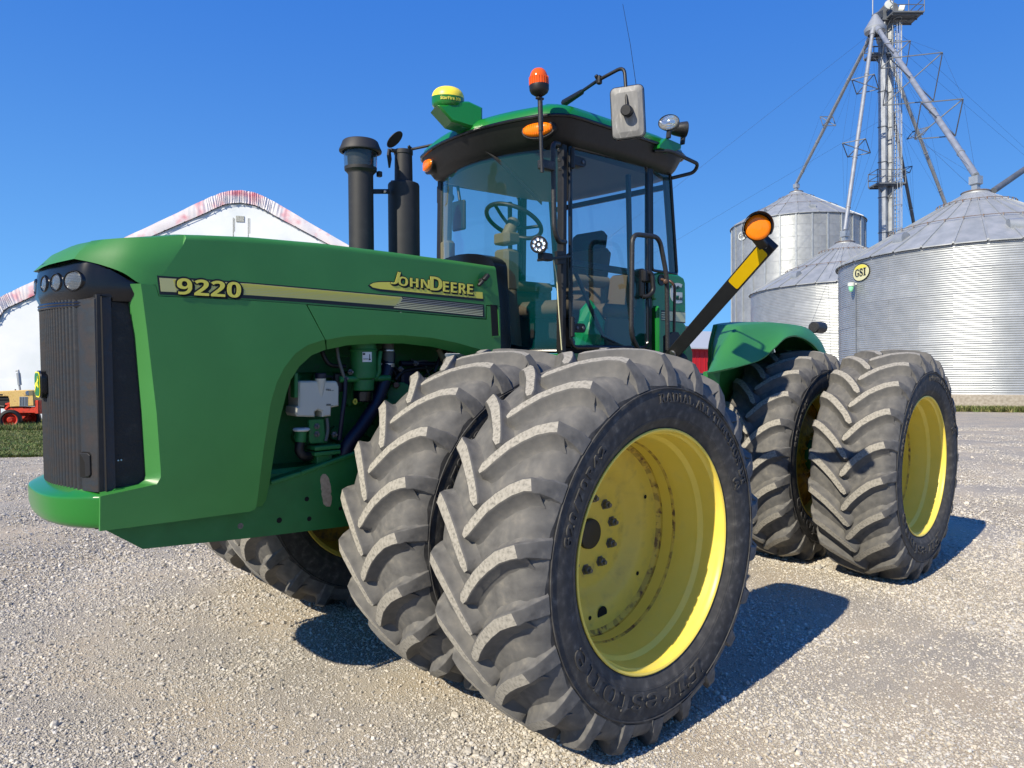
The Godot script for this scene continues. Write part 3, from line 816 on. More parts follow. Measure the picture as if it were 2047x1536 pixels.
	m = MB.new(); lathe(m, [Vector2(-0.55, 0.55), Vector2(-0.35, 0.8), Vector2(-0.1, 0.85), Vector2(0.75, 0.35), Vector2(1.05, 0.2), Vector2(1.1, 0.0)], 20, Transform3D(Basis(Vector3(1, 0, 0), Vector3(0, 0, -1), Vector3(0, 1, 0)), dc)); part("distributor", m, M.galvanised, root, 30.0)
	m = MB.new(); bar(m, dc + Vector3(0, 0.9, 0), hc - R * 0.5, 0.5, 0.5); part("head_chute", m, M.galvanised_dark, root)
	# spouts: things of their own, each lands on a bin
	var D := dc + base
	var ends := [[apex_of(2), 0.15, "grain spout running down to the tall bin's peak", [0.52], 0.6], [apex_of(1), 0.15, "grain spout running down to the squat middle bin's peak", [0.30, 0.62], 0.8], [apex_of(0), 0.17, "thick grain spout running down to the badged bin's peak", [0.26, 0.46, 0.72], 1.15],
		[far_at(1892, 412, 76.0), 0.15, "grain spout disappearing behind the badged bin's roof, next to the thick spout", [0.55], 0.7], [far_at(1828, 452, 78.0), 0.15, "dark grain spout dropping close beside the elevator tower", [0.68], 0.6]]
	for k in ends.size():
		var e: Array = ends[k]
		var t: Vector3 = e[0]
		var dir := (t - D); var flatd := Vector3(dir.x, 0, dir.z).normalized()
		var s := D + flatd * 0.75 + Vector3(0, -0.35, 0)
		var sr := node("grain_spout", self, at(t))
		tag(sr, e[2], "spout", "grain spouts fanning out from the elevator head")
		m = MB.new(); tube(m, [s - t, (s - t) * 0.5, Vector3(0, 0, 0)], e[1], 12)
		part("spout_pipe", m, M.galvanised if k != 4 else M.galvanised_dark, sr)
		m = MB.new(); tube(m, [(s - t) * 1.0, (s - t) * 0.965], e[1] * 1.35, 12); for f in [0.1, 0.75, 0.33]: tube(m, [(s - t) * f, (s - t) * (f + 0.004)], e[1] * 1.2, 12)
		part("spout_collar", m, M.galvanised, sr)
		var ax := (s - t).normalized(); var x := ax.cross(Vector3.UP).normalized(); var y := x.cross(ax)
		var frames := []
		for f in e[3]:
			var c: Vector3 = (s - t) * (1.0 - f); var q: float = e[4]
			if k == 2: q *= [0.75, 1.35, 0.95][e[3].find(f)]
			m = MB.new(); var P := [c + (x + y) * q, c + (x - y) * q, c - (x + y) * q, c + (y - x) * q]
			for j in 4: bar(m, P[j], P[(j + 1) % 4], 0.055, 0.055, 0.0)
			bar(m, P[0], P[2], 0.055, 0.055, 0.0); bar(m, P[1], P[3], 0.055, 0.055, 0.0)
			part("spreader_frame", m, M.galvanised_dark, sr)
			frames.append(P)
		m = MB.new()
		for j in 4:
			var pts := [s - t]
			for P in frames: pts.append(P[j])
			pts.append(Vector3.ZERO)
			tube(m, pts, 0.006, 4)
		part("truss_cable", m, M.wire, sr)
	# spout from an elevator out of frame, to the right
	var sp := node("grain_spout", self, at(far_at(1986, 382, 44.0)))
	tag(sp, "grain spout slanting up to the right from behind the badged bin's cap", "spout", "grain spouts fanning out from the elevator head")
	m = MB.new(); tube(m, [Vector3.ZERO, far_at(2160, 262, 60.0) - sp.position], 0.16, 10); part("spout_pipe", m, M.galvanised_dark, sp)
	# guy wires
	var G := [[[1796, 64], [2047, 292], 30.0], [[1792, 92], [2060, 318], 24.0], [[1762, 240], [1366, 470], 10.0], [[1738, 70], [1392, 338], -6.0], [[1762, 285], [1690, 470], -12.0], [[1800, 240], [1905, 335], -10.0]]
	for g in G:
		var p: Vector3 = E.call(g[0][0], g[0][1]) + base
		var q := far_at(g[1][0], g[1][1], LEG + g[2])
		var far_end := p + (q - p) * 1.0
		if q.y > p.y - 14.0: far_end = p + (q - p) * minf(2.2, (p.y - (EYE.y - 1.2)) / maxf(0.1, p.y - q.y))
		var wn := node("guy_wire", self, at(p))
		tag(wn, WIRE_LABELS[G.find(g)], "wire", "guy wires of the elevator tower")
		m = MB.new(); tube(m, [Vector3.ZERO, (far_end - p) * 0.5 + Vector3(0, -0.15, 0), far_end - p], 0.008, 5); part("wire_strand", m, M.wire, wn)

# ================================================================== fabric shed
func make_shed() -> void:
	var R := right_dir(); var A := away_dir()
	var g := (R * cos(0.22) + A * sin(0.22)).normalized()        # along the gable, right end farther off
	var n := Vector3.UP.cross(g).normalized()                     # depth axis
	if n.dot(A) < 0: n = -n
	var pk := far_at(482, 381, 35.5)
	var hit := func(u: float, v: float) -> Vector2:
		var d := Basis.from_euler(LEVEL_TURN) * Vector3((u - 1023.5) / FOCAL, (768.0 - v) / FOCAL, -1.0)
		var t := (pk - EYE).dot(n) / d.dot(n)
		var p := EYE + d * t - pk
		return Vector2(p.dot(g), p.y)
	var gy := EYE.y - 1.6 - pk.y
	var root := node("fabric_shed", self, Transform3D(Basis(g, Vector3.UP, -n), Vector3(pk.x, EYE.y - 1.6, pk.z)))
	tag(root, "white fabric-covered shed with a rounded gable and red-stained trim", "shed")
	var up := Vector3(0, -gy, 0)
	# outer edge of the trim, left half by pixel, right half as its mirror image
	var Lp := []
	for q in [[482, 381], [455, 383], [430, 391], [400, 404], [330, 438], [255, 473], [160, 518], [73, 560], [20, 585], [0, 595]]: Lp.append(hit.call(q[0], q[1]))
	var e: Vector2 = Lp[9]
	Lp.append_array([e + Vector2(-0.6, -0.42), e + Vector2(-1.05, -1.0), e + Vector2(-1.25, -1.8), Vector2(e.x - 1.3, gy)])
	var Ip := []
	for q in [[482, 407], [455, 409], [435, 416], [405, 430], [330, 462], [262, 493], [165, 543], [73, 590], [32, 609], [10, 621]]: Ip.append(hit.call(q[0], q[1]))
	Ip.append_array([e + Vector2(-0.1, -1.05), e + Vector2(-0.42, -1.5), e + Vector2(-0.58, -2.2), Vector2(e.x - 0.62, gy)])
	var outl := smooth(Lp, 4); var inl := smooth(Ip, 4)
	var full_o := []; var full_i := []
	for k in range(outl.size() - 1, 0, -1): full_o.append(Vector2(-outl[k].x, outl[k].y)); full_i.append(Vector2(-inl[k].x, inl[k].y))
	full_o.append_array(outl); full_i.append_array(inl)
	# end wall
	var m := MB.new(); var wall := []
	for v in full_i: wall.append(v + Vector2(0, -gy))
	prism(m, wall, -0.05, 0.0)
	part("end_wall", m, M.fabric_white, root, 20.0)
	# roof skin running back
	m = MB.new(); var a := []; var b := []
	for v in full_o: a.append(Vector3(v.x, v.y, 0.05) + up); b.append(Vector3(v.x, v.y, -26.0) + up)
	loft(m, [b, a]); part("roof_cover", m, M.fabric_white, root, 60.0)
	# gathered trim: folds run across it, deepest at the peak and the shoulders
	m = MB.new(); var rows := []
	var nn := full_o.size()
	var fo := []; var fi := []
	for k in nn - 1:
		for s in 6:
			fo.append(full_o[k].lerp(full_o[k + 1], s / 6.0)); fi.append(full_i[k].lerp(full_i[k + 1], s / 6.0))
	for j in 7:
		var row := []
		for k in fo.size():
			var p: Vector2 = fo[k].lerp(fi[k], j / 6.0)
			var bendy := exp(-pow(fo[k].x / 1.6, 2.0)) + 0.8 * exp(-pow((absf(fo[k].x) - absf(e.x) - 0.3) / 1.0, 2.0))
			var fold := sin(k * 1.55 + 1.2 * sin(k * 0.37)) * 0.05 * bendy * sin(PI * (j / 6.0) * 0.8 + 0.5) + sin(k * 0.31 + j * 0.4) * 0.02
			row.append(Vector3(p.x, p.y, 0.07 + 0.015 * sin(PI * j / 6.0) + fold) + up)
		rows.append(row)
	loft(m, rows); part("edge_trim", m, M.fabric_trim, root, 50.0)
	m = MB.new(); var cord := []
	for v in full_i: cord.append(Vector3(v.x, v.y, 0.10) + up)
	tube(m, cord, 0.012, 5); part("lacing_cord", m, M.decal_black, root, 60.0)
	m = MB.new()
	for k in range(2, full_i.size() - 2, 2): box(m, Vector3(full_i[k].x, full_i[k].y, 0.1) + up, Vector3(0.05, 0.05, 0.04), 0.0)
	part("lacing_clip", m, M.decal_black, root).set_meta("kind", "stuff")
	# vent flap with mildew streaks below it
	var v0: Vector2 = hit.call(480, 438)
	m = MB.new(); box(m, Vector3(v0.x, v0.y, 0.02) + up, Vector3(0.36, 0.28, 0.02), 0.005); part("vent_flap", m, M.fabric_stain, root)
	for q in [[466, 455, 0.045, 0.9], [468.5, 450, 0.03, 0.6], [496, 458, 0.04, 1.0], [499, 452, 0.03, 0.7]]:
		var c: Vector2 = hit.call(q[0], q[1])
		m = MB.new(); box(m, Vector3(c.x, c.y, 0.004) + up, Vector3(q[2], q[3], 0.006), 0.0); part("mildew_streak", m, M.fabric_stain, root)
	# loose skirt along the foot
	m = MB.new(); rows = []
	for j in 5:
		var row := []
		for k in 80:
			var x := lerpf(-(-e.x + 0.5), -e.x + 0.5, k / 79.0)
			row.append(Vector3(x, 0.02 + j * 0.45, 0.14 - 0.02 * j + 0.05 * sin(k * 1.1 + j * 0.6) * (1.0 - j / 5.0)))
		rows.append(row)
	loft(m, rows); part("wall_skirt", m, M.fabric_white, root, 60.0)

# ================================================================== red barn, tree
func make_barn() -> void:
	var c := far_at(1395, 768, 100.0); c.y = EYE.y - 1.2
	var root := node("red_barn", self, Transform3D(Basis(Vector3.UP, LEVEL_TURN.y + 0.42), c))
	tag(root, "low red metal barn with a pale roof, seen between cab and rear fender", "barn")
	var F := func(v: float) -> float: return far_at(1395, v, 100.0).y - c.y
	var H: float = F.call(697)
	var m := MB.new(); box(m, Vector3(0, H * 0.5, -5), Vector3(30, H, 10), 0.0); part("wall", m, M.barn_red, root)
	m = MB.new(); prism(m, [Vector2(0.7, H - 0.1), Vector2(-5, H + 2.6), Vector2(-10.7, H - 0.1), Vector2(-10.7, H + 0.05), Vector2(-5, H + 2.8), Vector2(0.7, H + 0.05)], -15.4, 15.4, Transform3D(Basis(Vector3(0, 0, 1), Vector3(0, 1, 0), Vector3(-1, 0, 0)), Vector3.ZERO)); part("roof", m, M.barn_roof, root)
	for k in 38:
		m = MB.new(); box(m, Vector3(-14.8 + k * 0.8, H * 0.5, 0.02), Vector3(0.07, H, 0.05), 0.0); part("wall_rib", m, M.barn_red, root)
	m = MB.new()
	for x in [-14.9, 4.6, 14.9]: box(m, Vector3(x, H * 0.5, 0.05), Vector3(0.35, H, 0.06), 0.0)
	part("corner_trim", m, M.barn_white, root)
	# machinery parked by the barn
	var t := far_at(1420, 768, 62.0); t.y = EYE.y - 1.2
	var w := node("green_implement", self, Transform3D(Basis(Vector3.UP, LEVEL_TURN.y), t))
	tag(w, "green implement with a dusty tyre parked before the red barn", "implement")
	m = MB.new(); box(m, Vector3(-0.8, 1.5, 0), Vector3(2.2, 0.5, 1.2), 0.05); box(m, Vector3(-0.8, 1.0, 0), Vector3(1.8, 0.6, 0.8), 0.05); part("body", m, M.cab_green, w)
	m = MB.new(); lathe(m, [Vector2(-0.25, 0.4), Vector2(-0.25, 0.75), Vector2(-0.18, 0.85), Vector2(0.18, 0.85), Vector2(0.25, 0.75), Vector2(0.25, 0.4)], 24, at(Vector3(0.6, 0.85, 0.7))); part("tyre", m, M.rubber_tread, w)
	m = MB.new(); lathe(m, [Vector2(0.2, 0.4), Vector2(0.12, 0.3), Vector2(0.15, 0.0)], 24, at(Vector3(0.6, 0.85, 0.7))); part("rim", m, M.tan_plastic, w)

func make_tree() -> void:
	var c := far_at(1478, 768, 105.0); c.y = EYE.y - 1.2
	var root := node("spruce_tree", self, at(c))
	tag(root, "dark spruce tree half hidden behind the tall bin", "tree")
	var rng := RandomNumberGenerator.new(); rng.seed = 8
	var H := 12.5
	var m := MB.new(); tube(m, [Vector3.ZERO, Vector3(0.1, H * 0.5, 0), Vector3(0, H, 0)], 0.28, 8, 0.03); part("trunk", m, M.bark, root)
	m = MB.new(); var lb := MB.new()
	for k in 130:
		var f := pow(rng.randf(), 0.8)
		var y := lerpf(1.2, H - 0.2, f); var L := lerpf(3.4, 0.35, f) * rng.randf_range(0.7, 1.15)
		var a := rng.randf() * TAU
		var d := Vector3(cos(a), rng.randf_range(-0.05, 0.3), sin(a)).normalized()
		var o := Vector3(0, y, 0)
		tube(lb, [o, o + d * L], 0.03, 4, 0.008)
		for j in int(L * 16.0):
			var t := rng.randf_range(0.25, 1.0)
			var p := o + d * L * t + Vector3(rng.randf_range(-0.22, 0.22), rng.randf_range(-0.22, 0.12), rng.randf_range(-0.22, 0.22)) * (1.2 - 0.5 * t)
			var s := rng.randf_range(0.12, 0.26)
			var u := Vector3(rng.randf_range(-1, 1), rng.randf_range(-1, 1), rng.randf_range(-1, 1)).normalized() * s
			var v := (d + Vector3(rng.randf_range(-0.6, 0.6), rng.randf_range(-0.6, 0.3), rng.randf_range(-0.6, 0.6))).normalized() * s * 1.6
			m.tri(p - u * 0.35, p + u * 0.35, p + v)
			m.tri(p - u.cross(v).normalized() * s * 0.4, p + v * 0.2 + u.cross(v).normalized() * s * 0.4, p + v * 0.9)
	part("crown", m, M.needles, root, 10.0); part("limbs", lb, M.bark, root)

# ================================================================== the old orange tractor
func make_old_tractor() -> void:
	var W := 26.5
	var l := (25.0 - 1023.5) / FOCAL * W
	var o := lw(l, W)
	o.y = EYE.y - 1.6
	# side-on, nose to the right of the picture
	var S := Transform3D(Basis(Vector3.UP, LEVEL_TURN.y + 0.10), o)
	var root := node("old_tractor", self, S)
	tag(root, "small old cream and orange tractor with an upright silencer, on the grass by the shed", "tractor")
	# local: x forward (to the right), z towards the camera; front axle at x = 0
	var H := func(v: float) -> float: return (768.0 - v) / FOCAL * W + 1.6
	var X := func(u: float) -> float: return (u - 25.0) / FOCAL * W * 0.98
	var m := MB.new()
	prism(m, [Vector2(-2.6, H.call(788)), Vector2(-2.6, H.call(780.5)), Vector2(X.call(2), H.call(780)), Vector2(X.call(62), H.call(777.5)), Vector2(X.call(72), H.call(779)), Vector2(X.call(74), H.call(790)), Vector2(X.call(75), H.call(810)), Vector2(X.call(28), H.call(812)), Vector2(X.call(27), H.call(797)), Vector2(X.call(25), H.call(791)), Vector2(X.call(-2), H.call(791))], -0.30, 0.30, Transform3D.IDENTITY, 0.03)
	var hd := part("hood", m, M.old_cream, root, 40.0)
	m = MB.new(); box(m, Vector3(X.call(55), H.call(800.5), 0.302), Vector3(0.28, H.call(791) - H.call(810), 0.02), 0.0); part("grille_screen", m, M.bright_steel, hd)
	m = MB.new()
	for k in 5: box(m, Vector3(X.call(49 + k * 3), H.call(800.5), 0.315), Vector3(0.015, H.call(792) - H.call(809), 0.01), 0.0)
	part("grille_bar", m, M.decal_black, hd)
	m = MB.new(); prism(m, [Vector2(X.call(58), H.call(789)), Vector2(X.call(60), H.call(782)), Vector2(X.call(64), H.call(779)), Vector2(X.call(72), H.call(779)), Vector2(X.call(73), H.call(788))], 0.28, 0.31); part("lamp_pod", m, M.tan_plastic, hd)
	m = MB.new(); lathe(m, [Vector2(0.0, 0.085), Vector2(0.03, 0.08), Vector2(0.03, 0.0)], 16, at(Vector3(X.call(63), H.call(783.5), 0.30), Vector3(0, 0.8, 0))); part("headlamp", m, M.bright_steel, hd)
	m = MB.new(); box(m, Vector3(X.call(4), H.call(787), 0.303), Vector3(0.4, 0.05, 0.006), 0.0); part("hood_stripe", m, M.decal_black, hd)
	m = MB.new()
	tube(m, [Vector3(X.call(39), H.call(778), 0), Vector3(X.call(37.5), H.call(767), 0)], 0.035, 10); tube(m, [Vector3(X.call(38.5), H.call(768), 0), Vector3(X.call(36), H.call(744), 0)], 0.068, 14); tube(m, [Vector3(X.call(36.5), H.call(745), 0), Vector3(X.call(36), H.call(738.5), 0), Vector3(X.call(31), H.call(739.5), 0)], 0.04, 10, 0.03)
	part("silencer", m, M.galvanised, root, 50.0)
	m = MB.new(); tube(m, [Vector3(X.call(33), H.call(780), 0.1), Vector3(X.call(33), H.call(776), 0.1)], 0.025, 8); part("radiator_cap", m, M.bin_rust, root)
	m = MB.new()
	box(m, Vector3(X.call(50), H.call(818), 0), Vector3(1.15, 0.24, 0.46), 0.03); box(m, Vector3(-1.6, H.call(815), 0), Vector3(2.2, 0.5, 0.4), 0.05); box(m, Vector3(X.call(78), H.call(812), 0), Vector3(0.14, 0.5, 0.5), 0.02)
	part("chassis", m, M.old_orange, root, 40.0)
	m = MB.new()
	box(m, Vector3(-0.45, H.call(802), 0), Vector3(0.9, 0.45, 0.36), 0.03); cyl(m, Vector3(X.call(5), H.call(810), 0.2), Vector3(X.call(17), H.call(811), 0.2), 0.07, 12); box(m, Vector3(-0.2, H.call(795), 0.18), Vector3(0.5, 0.06, 0.08), 0.0)
	part("engine_block", m, M.hose_black, root)
	m = MB.new(); bar(m, Vector3(X.call(17), H.call(816), 0.2), Vector3(X.call(27), H.call(808), 0.24), 0.08, 0.08); bar(m, Vector3(X.call(18), H.call(806), 0.2), Vector3(X.call(28), H.call(804), 0.22), 0.07, 0.07); part("manifold", m, M.old_orange, root)
	m = MB.new(); bar(m, Vector3(0.26, 0.36, -0.7), Vector3(0.26, 0.36, 0.7), 0.1, 0.1); bar(m, Vector3(0.5, 0.6, 0), Vector3(0.26, 0.36, 0), 0.2, 0.2); part("front_axle", m, M.old_orange, root)
	for s in [[0.26, 0.36, 0.13, 0.62], [0.26, 0.36, 0.13, -0.62], [-2.1, 0.72, 0.28, 0.75], [-2.1, 0.72, 0.28, -0.75]]:
		var r: float = s[1]; var w: float = s[2]; var sg := signf(s[3])
		var wh := node("wheel", root, Transform3D(Basis(Vector3.UP, 0.30 if r < 0.5 else 0.0) , Vector3(s[0], r, s[3])))
		m = MB.new(); lathe(m, [Vector2(-w * 0.7, r * 0.62), Vector2(-w, r * 0.75), Vector2(-w * 0.85, r * 0.93), Vector2(-w * 0.4, r), Vector2(w * 0.4, r), Vector2(w * 0.85, r * 0.93), Vector2(w, r * 0.75), Vector2(w * 0.7, r * 0.62)], 32); part("tyre", m, M.hose_black, wh, 40.0)
		m = MB.new(); lathe(m, [Vector2(-w * 0.7, r * 0.64), Vector2(-w * 0.6, r * 0.55), Vector2(-w * 0.1 , r * 0.5), Vector2(w * 0.1, r * 0.5), Vector2(w * 0.6, r * 0.55), Vector2(w * 0.75, r * 0.64)], 32); lathe(m, [Vector2(0, r * 0.5), Vector2(w * 0.3 * sg, r * 0.3), Vector2(w * 0.7 * sg, r * 0.2), Vector2(w * 0.7 * sg, 0.0)], 24); part("rim", m, M.old_orange, wh, 40.0)

# ================================================================== wheels
# wheel frame: axle along Z (+Z outboard), point at angle th, radius r, axial a
const LUGS := 22                                   # a side
func rim_pt(th: float, r: float, a: float) -> Vector3: return Vector3(-r * cos(th), r * sin(th), a)
func crown(a: float) -> float: return 0.926 - 0.30 * a * a - 3.0 * maxf(absf(a) - 0.2, 0.0) ** 2
func casing(a: float) -> float: return 0.872 - 0.40 * a * a - 4.0 * maxf(absf(a) - 0.2, 0.0) ** 2

func lug_mesh(side: float, variant: int, top_mat: Material, side_mat: Material) -> ArrayMesh:
	# centre line: arc length s against axial distance a, curved back towards the shoulder
	var rng := RandomNumberGenerator.new(); rng.seed = 90 + variant * 7 + (3 if side < 0 else 0)
	var top := MB.new(); var flank := MB.new()
	var rows := []
	var stations := [-0.018, 0.0, 0.035, 0.08, 0.13, 0.185, 0.235, 0.262]
	var prev_dir := Vector2(1, 0)
	for i in stations.size():
		var a: float = stations[i]
		var f := a / 0.262
		var s := 0.372 * f - 0.140 * f * f          # m along the circumference
		var ds := 1.42 - 1.07 * f
		var dir := Vector2(1, ds).normalized()               # (axial, along)
		var nrm := Vector2(-dir.y, dir.x)
		var w := lerpf(0.0250, 0.0295, clampf(f * 1.5, 0, 1))
		var h := 1.0
		if i == 0: w *= 0.62; h = 0.96
		if i == 1: w *= 1.04
		if i == stations.size() - 1: w *= 1.05
		var jit := rng.randf_range(-0.0022, 0.0022)
		var row := []
		# base-, foot-, edge-, edge+, foot+, base+
		for e in [[-1, w + 0.042, 0.0], [-1, w + 0.017, 0.20], [-1, w + 0.001, 0.90], [-1, w - 0.006, 1.0], [1, w - 0.006, 1.0], [1, w + 0.001, 0.90], [1, w + 0.012, 0.25], [1, w + 0.034, 0.0]]:
			var q: Vector2 = Vector2(a, s) + nrm * (e[0] * e[1] + jit)
			var ra := casing(q.x) - 0.004
			var rt := crown(q.x) * 1.0
			var r: float = lerpf(ra, rt, e[2] * h) + (rng.randf_range(-0.0012, 0.0012) if e[2] > 0.85 else 0.0)
			row.append(rim_pt(q.y / 0.92, r, q.x * side))
		rows.append(row)
	# the buttress: the lug's end runs down the shoulder into the sidewall
	var last := stations.size() - 1
	for st in [[0.284, 0.858, 0.262, 0.816, 0.029], [0.303, 0.810, 0.282, 0.798, 0.036], [0.311, 0.752, 0.300, 0.750, 0.043]]:
		var s0: float = 0.232 + (st[0] - 0.262) * 0.4
		var row := []
		var w: float = st[4]
		for e in [[-1, w + 0.030, 0.0], [-1, w + 0.012, 0.3], [-1, w + 0.002, 0.93], [-1, w - 0.002, 1.0], [1, w - 0.002, 1.0], [1, w + 0.002, 0.93], [1, w + 0.010, 0.3], [1, w + 0.026, 0.0]]:
			row.append(rim_pt((s0 + e[0] * e[1]) / 0.92, lerpf(st[3], st[1], e[2]), lerpf(st[2], st[0], e[2]) * side))
		rows.append(row)
	for i in rows.size() - 1:
		for k in 7:
			var m := top if (k == 3 and i < last) else flank
			if side > 0: m.quad(rows[i][k], rows[i + 1][k], rows[i + 1][k + 1], rows[i][k + 1])
			else: m.quad(rows[i][k], rows[i][k + 1], rows[i + 1][k + 1], rows[i + 1][k])
	# nose of the lug near the centre of the tread
	var c: Vector3 = Vector3.ZERO
	for v in rows[0]: c += v / 8.0
	var tip := rim_pt(-0.052 / 0.92, casing(0.03), -0.03 * side)
	for k in 7:
		if side > 0: flank.tri(rows[0][k], rows[0][k + 1], tip)
		else: flank.tri(rows[0][k + 1], rows[0][k], tip)
	var out := ArrayMesh.new()
	top.surface(out, top_mat, 30.0); flank.surface(out, side_mat, 44.0)
	return out

func tyre_mesh(tread_mat: Material, wall_mat: Material) -> ArrayMesh:
	var out := ArrayMesh.new()
	var tr := MB.new(); var wl := MB.new()
	var prof := []
	for a in [-0.268, -0.24, -0.2, -0.15, -0.1, -0.05, 0.0, 0.05, 0.1, 0.15, 0.2, 0.24, 0.268]:
		prof.append(Vector2(a, casing(a)))
	var n := 132
	# shoulders are scalloped between the lugs
	for i in prof.size() - 1:
		for k in n:
			var s := TAU * k / n; var e := TAU * (k + 1) / n
			tr.quad(rim_pt(s, prof[i].y, prof[i].x), rim_pt(s, prof[i + 1].y, prof[i + 1].x), rim_pt(e, prof[i + 1].y, prof[i + 1].x), rim_pt(e, prof[i].y, prof[i].x))
	for side in [-1.0, 1.0]:
		var off: float = 0.0 if side > 0 else PI / LUGS
		var wall := [Vector2(0.268, casing(0.268)), Vector2(0.286, 0.803), Vector2(0.298, 0.768), Vector2(0.308, 0.72), Vector2(0.312, 0.68), Vector2(0.309, 0.64), Vector2(0.300, 0.605), Vector2(0.296, 0.598), Vector2(0.292, 0.594), Vector2(0.281, 0.575), Vector2(0.268, 0.558), Vector2(0.25, 0.545)]
		for i in wall.size() - 1:
			for k in n:
				var q := []
				for c in [[i, k], [i + 1, k], [i + 1, k + 1], [i, k + 1]]:
					var p: Vector2 = wall[c[0]]
					var th: float = TAU * c[1] / n
					# webs between the buttresses bulge out a little and end in a lip
					if c[0] == 1 or c[0] == 2:
						var ph := fposmod((th - off) * LUGS / TAU - 0.9, 1.0)
						p.x += 0.009 * sin(PI * ph); p.y -= 0.014 * sin(PI * ph)
					q.append(rim_pt(th, p.y, p.x * side))
				var m := tr if i < 2 else wl
				if side > 0: m.quad(q[0], q[1], q[2], q[3])
				else: m.quad(q[0], q[3], q[2], q[1])
		# thin raised rings, one at the lugs' feet and one at the bead
		for rg in [[0.3105, 0.742], [0.3005, 0.612]]:
			var m2 := MB.new()
			lathe(m2, [Vector2(rg[0] - 0.002, rg[1] - 0.004), Vector2(rg[0] + 0.0022, rg[1] - 0.0015), Vector2(rg[0] + 0.0022, rg[1] + 0.0015), Vector2(rg[0] - 0.002, rg[1] + 0.004)], n)
			wl.add(m2, Transform3D(Basis(Vector3(1, 0, 0), Vector3(0, 1, 0), Vector3(0, 0, side)), Vector3.ZERO))
	tr.surface(out, tread_mat, 50.0); wl.surface(out, wall_mat, 50.0)
	return out

# lettering bent round the sidewall; th in degrees of the first letter's middle, up: letters' heads point outwards
func wall_text(m: MB, text: String, font: Font, h: float, r: float, th_mid: float, span: float, heads_out: bool) -> void:
	var base := letters(text, font, h, 0.006, 1.0)
	var put := func(v: Vector3) -> Vector3:
		var f := v.x * deg_to_rad(span)
		var rr := r + (v.y if heads_out else -v.y)
		var th := deg_to_rad(th_mid) + (f if heads_out else -f)
		var bulge := 0.3115 - 1.6 * (rr - 0.68) * (rr - 0.68)
		return rim_pt(th, rr, bulge - 0.0005 + (v.z if v.z > 0.001 else -0.003))
	for i in range(0, base.t.size(), 3):
		m.tri(put.call(base.t[i]), put.call(base.t[i + 1]), put.call(base.t[i + 2]))

func rim_outer() -> Array:      # [name, MB, material, crease]
	var barrel := MB.new()
	lathe(barrel, [Vector2(0.262, 0.548), Vector2(0.270, 0.5585), Vector2(0.276, 0.5585), Vector2(0.2785, 0.553), Vector2(0.274, 0.545), Vector2(0.262, 0.5425), Vector2(0.254, 0.538), Vector2(0.246, 0.531), Vector2(0.19, 0.526), Vector2(0.165, 0.523), Vector2(0.150, 0.511), Vector2(0.142, 0.506), Vector2(0.118, 0.504), Vector2(0.106, 0.498), Vector2(0.075, 0.496), Vector2(0.06, 0.490), Vector2(0.018, 0.488)], 96)
	var band := MB.new()
	lathe(band, [Vector2(0.020, 0.4885), Vector2(0.013, 0.4835), Vector2(0.004, 0.4825)], 96)
	lathe(band, [Vector2(-0.055, 0.4800), Vector2(-0.066, 0.4785), Vector2(-0.070, 0.472), Vector2(-0.078, 0.463), Vector2(-0.087, 0.455)], 96)
	lathe(barrel, [Vector2(0.004, 0.4827), Vector2(-0.055, 0.4802)], 96)
	var back := MB.new()
	lathe(back, [Vector2(-0.25, 0.545), Vector2(-0.272, 0.558), Vector2(-0.278, 0.553), Vector2(-0.26, 0.53), Vector2(-0.1, 0.49)], 72)
	var disc := MB.new()
	lathe(disc, [Vector2(-0.082, 0.468), Vector2(-0.088, 0.42), Vector2(-0.095, 0.37), Vector2(-0.108, 0.345), Vector2(-0.135, 0.31), Vector2(-0.150, 0.285), Vector2(-0.155, 0.26), Vector2(-0.156, 0.12), Vector2(-0.156, 0.06)], 96)
	lathe(disc, [Vector2(-0.17, 0.06), Vector2(-0.17, 0.26), Vector2(-0.11, 0.37), Vector2(-0.10, 0.468)], 48)
	return [["rim", barrel, M.rim_yellow, 24.0], ["rim_band", band, M.rim_rusty, 35.0], ["rim_back", back, M.rim_dish, 35.0], ["wheel_disc", disc, M.rim_dish, 35.0]]
func rim_inner() -> Array:
	var barrel := MB.new()
	lathe(barrel, [Vector2(0.262, 0.548), Vector2(0.270, 0.5585), Vector2(0.2785, 0.553), Vector2(0.262, 0.5425), Vector2(0.246, 0.531), Vector2(0.165, 0.523), Vector2(0.142, 0.506), Vector2(0.10, 0.498), Vector2(0.06, 0.49)], 72)
	var back := MB.new()
	lathe(back, [Vector2(-0.25, 0.545), Vector2(-0.272, 0.558), Vector2(-0.278, 0.553), Vector2(-0.26, 0.53), Vector2(0.05, 0.49)], 72)
	var disc := MB.new()
	lathe(disc, [Vector2(0.062, 0.492), Vector2(0.066, 0.45), Vector2(0.076, 0.43), Vector2(0.085, 0.37), Vector2(0.12, 0.33), Vector2(0.15, 0.27), Vector2(0.155, 0.24), Vector2(0.155, 0.05)], 72)
	lathe(disc, [Vector2(0.145, 0.05), Vector2(0.14, 0.25), Vector2(0.07, 0.38), Vector2(0.05, 0.492)], 48)
	return [["rim", barrel, M.rim_dish, 24.0], ["rim_back", back, M.rim_dish, 35.0], ["wheel_disc", disc, M.hub_yellow_grimy, 35.0]]

func bolt_mesh(r: float, h: float, mt: Material) -> ArrayMesh:
	var m := MB.new()
	lathe(m, [Vector2(0, 0), Vector2(0, r * 1.35), Vector2(0.004, r * 1.35), Vector2(0.004, r), Vector2(h * 0.85, r), Vector2(h, r * 0.8), Vector2(h, 0)], 6)
	var s := MB.new()
	lathe(s, [Vector2(h, r * 0.55), Vector2(h + 0.012, r * 0.5), Vector2(h + 0.012, 0)], 10)
	m.add(s)
	return m.mesh(mt, 30.0)

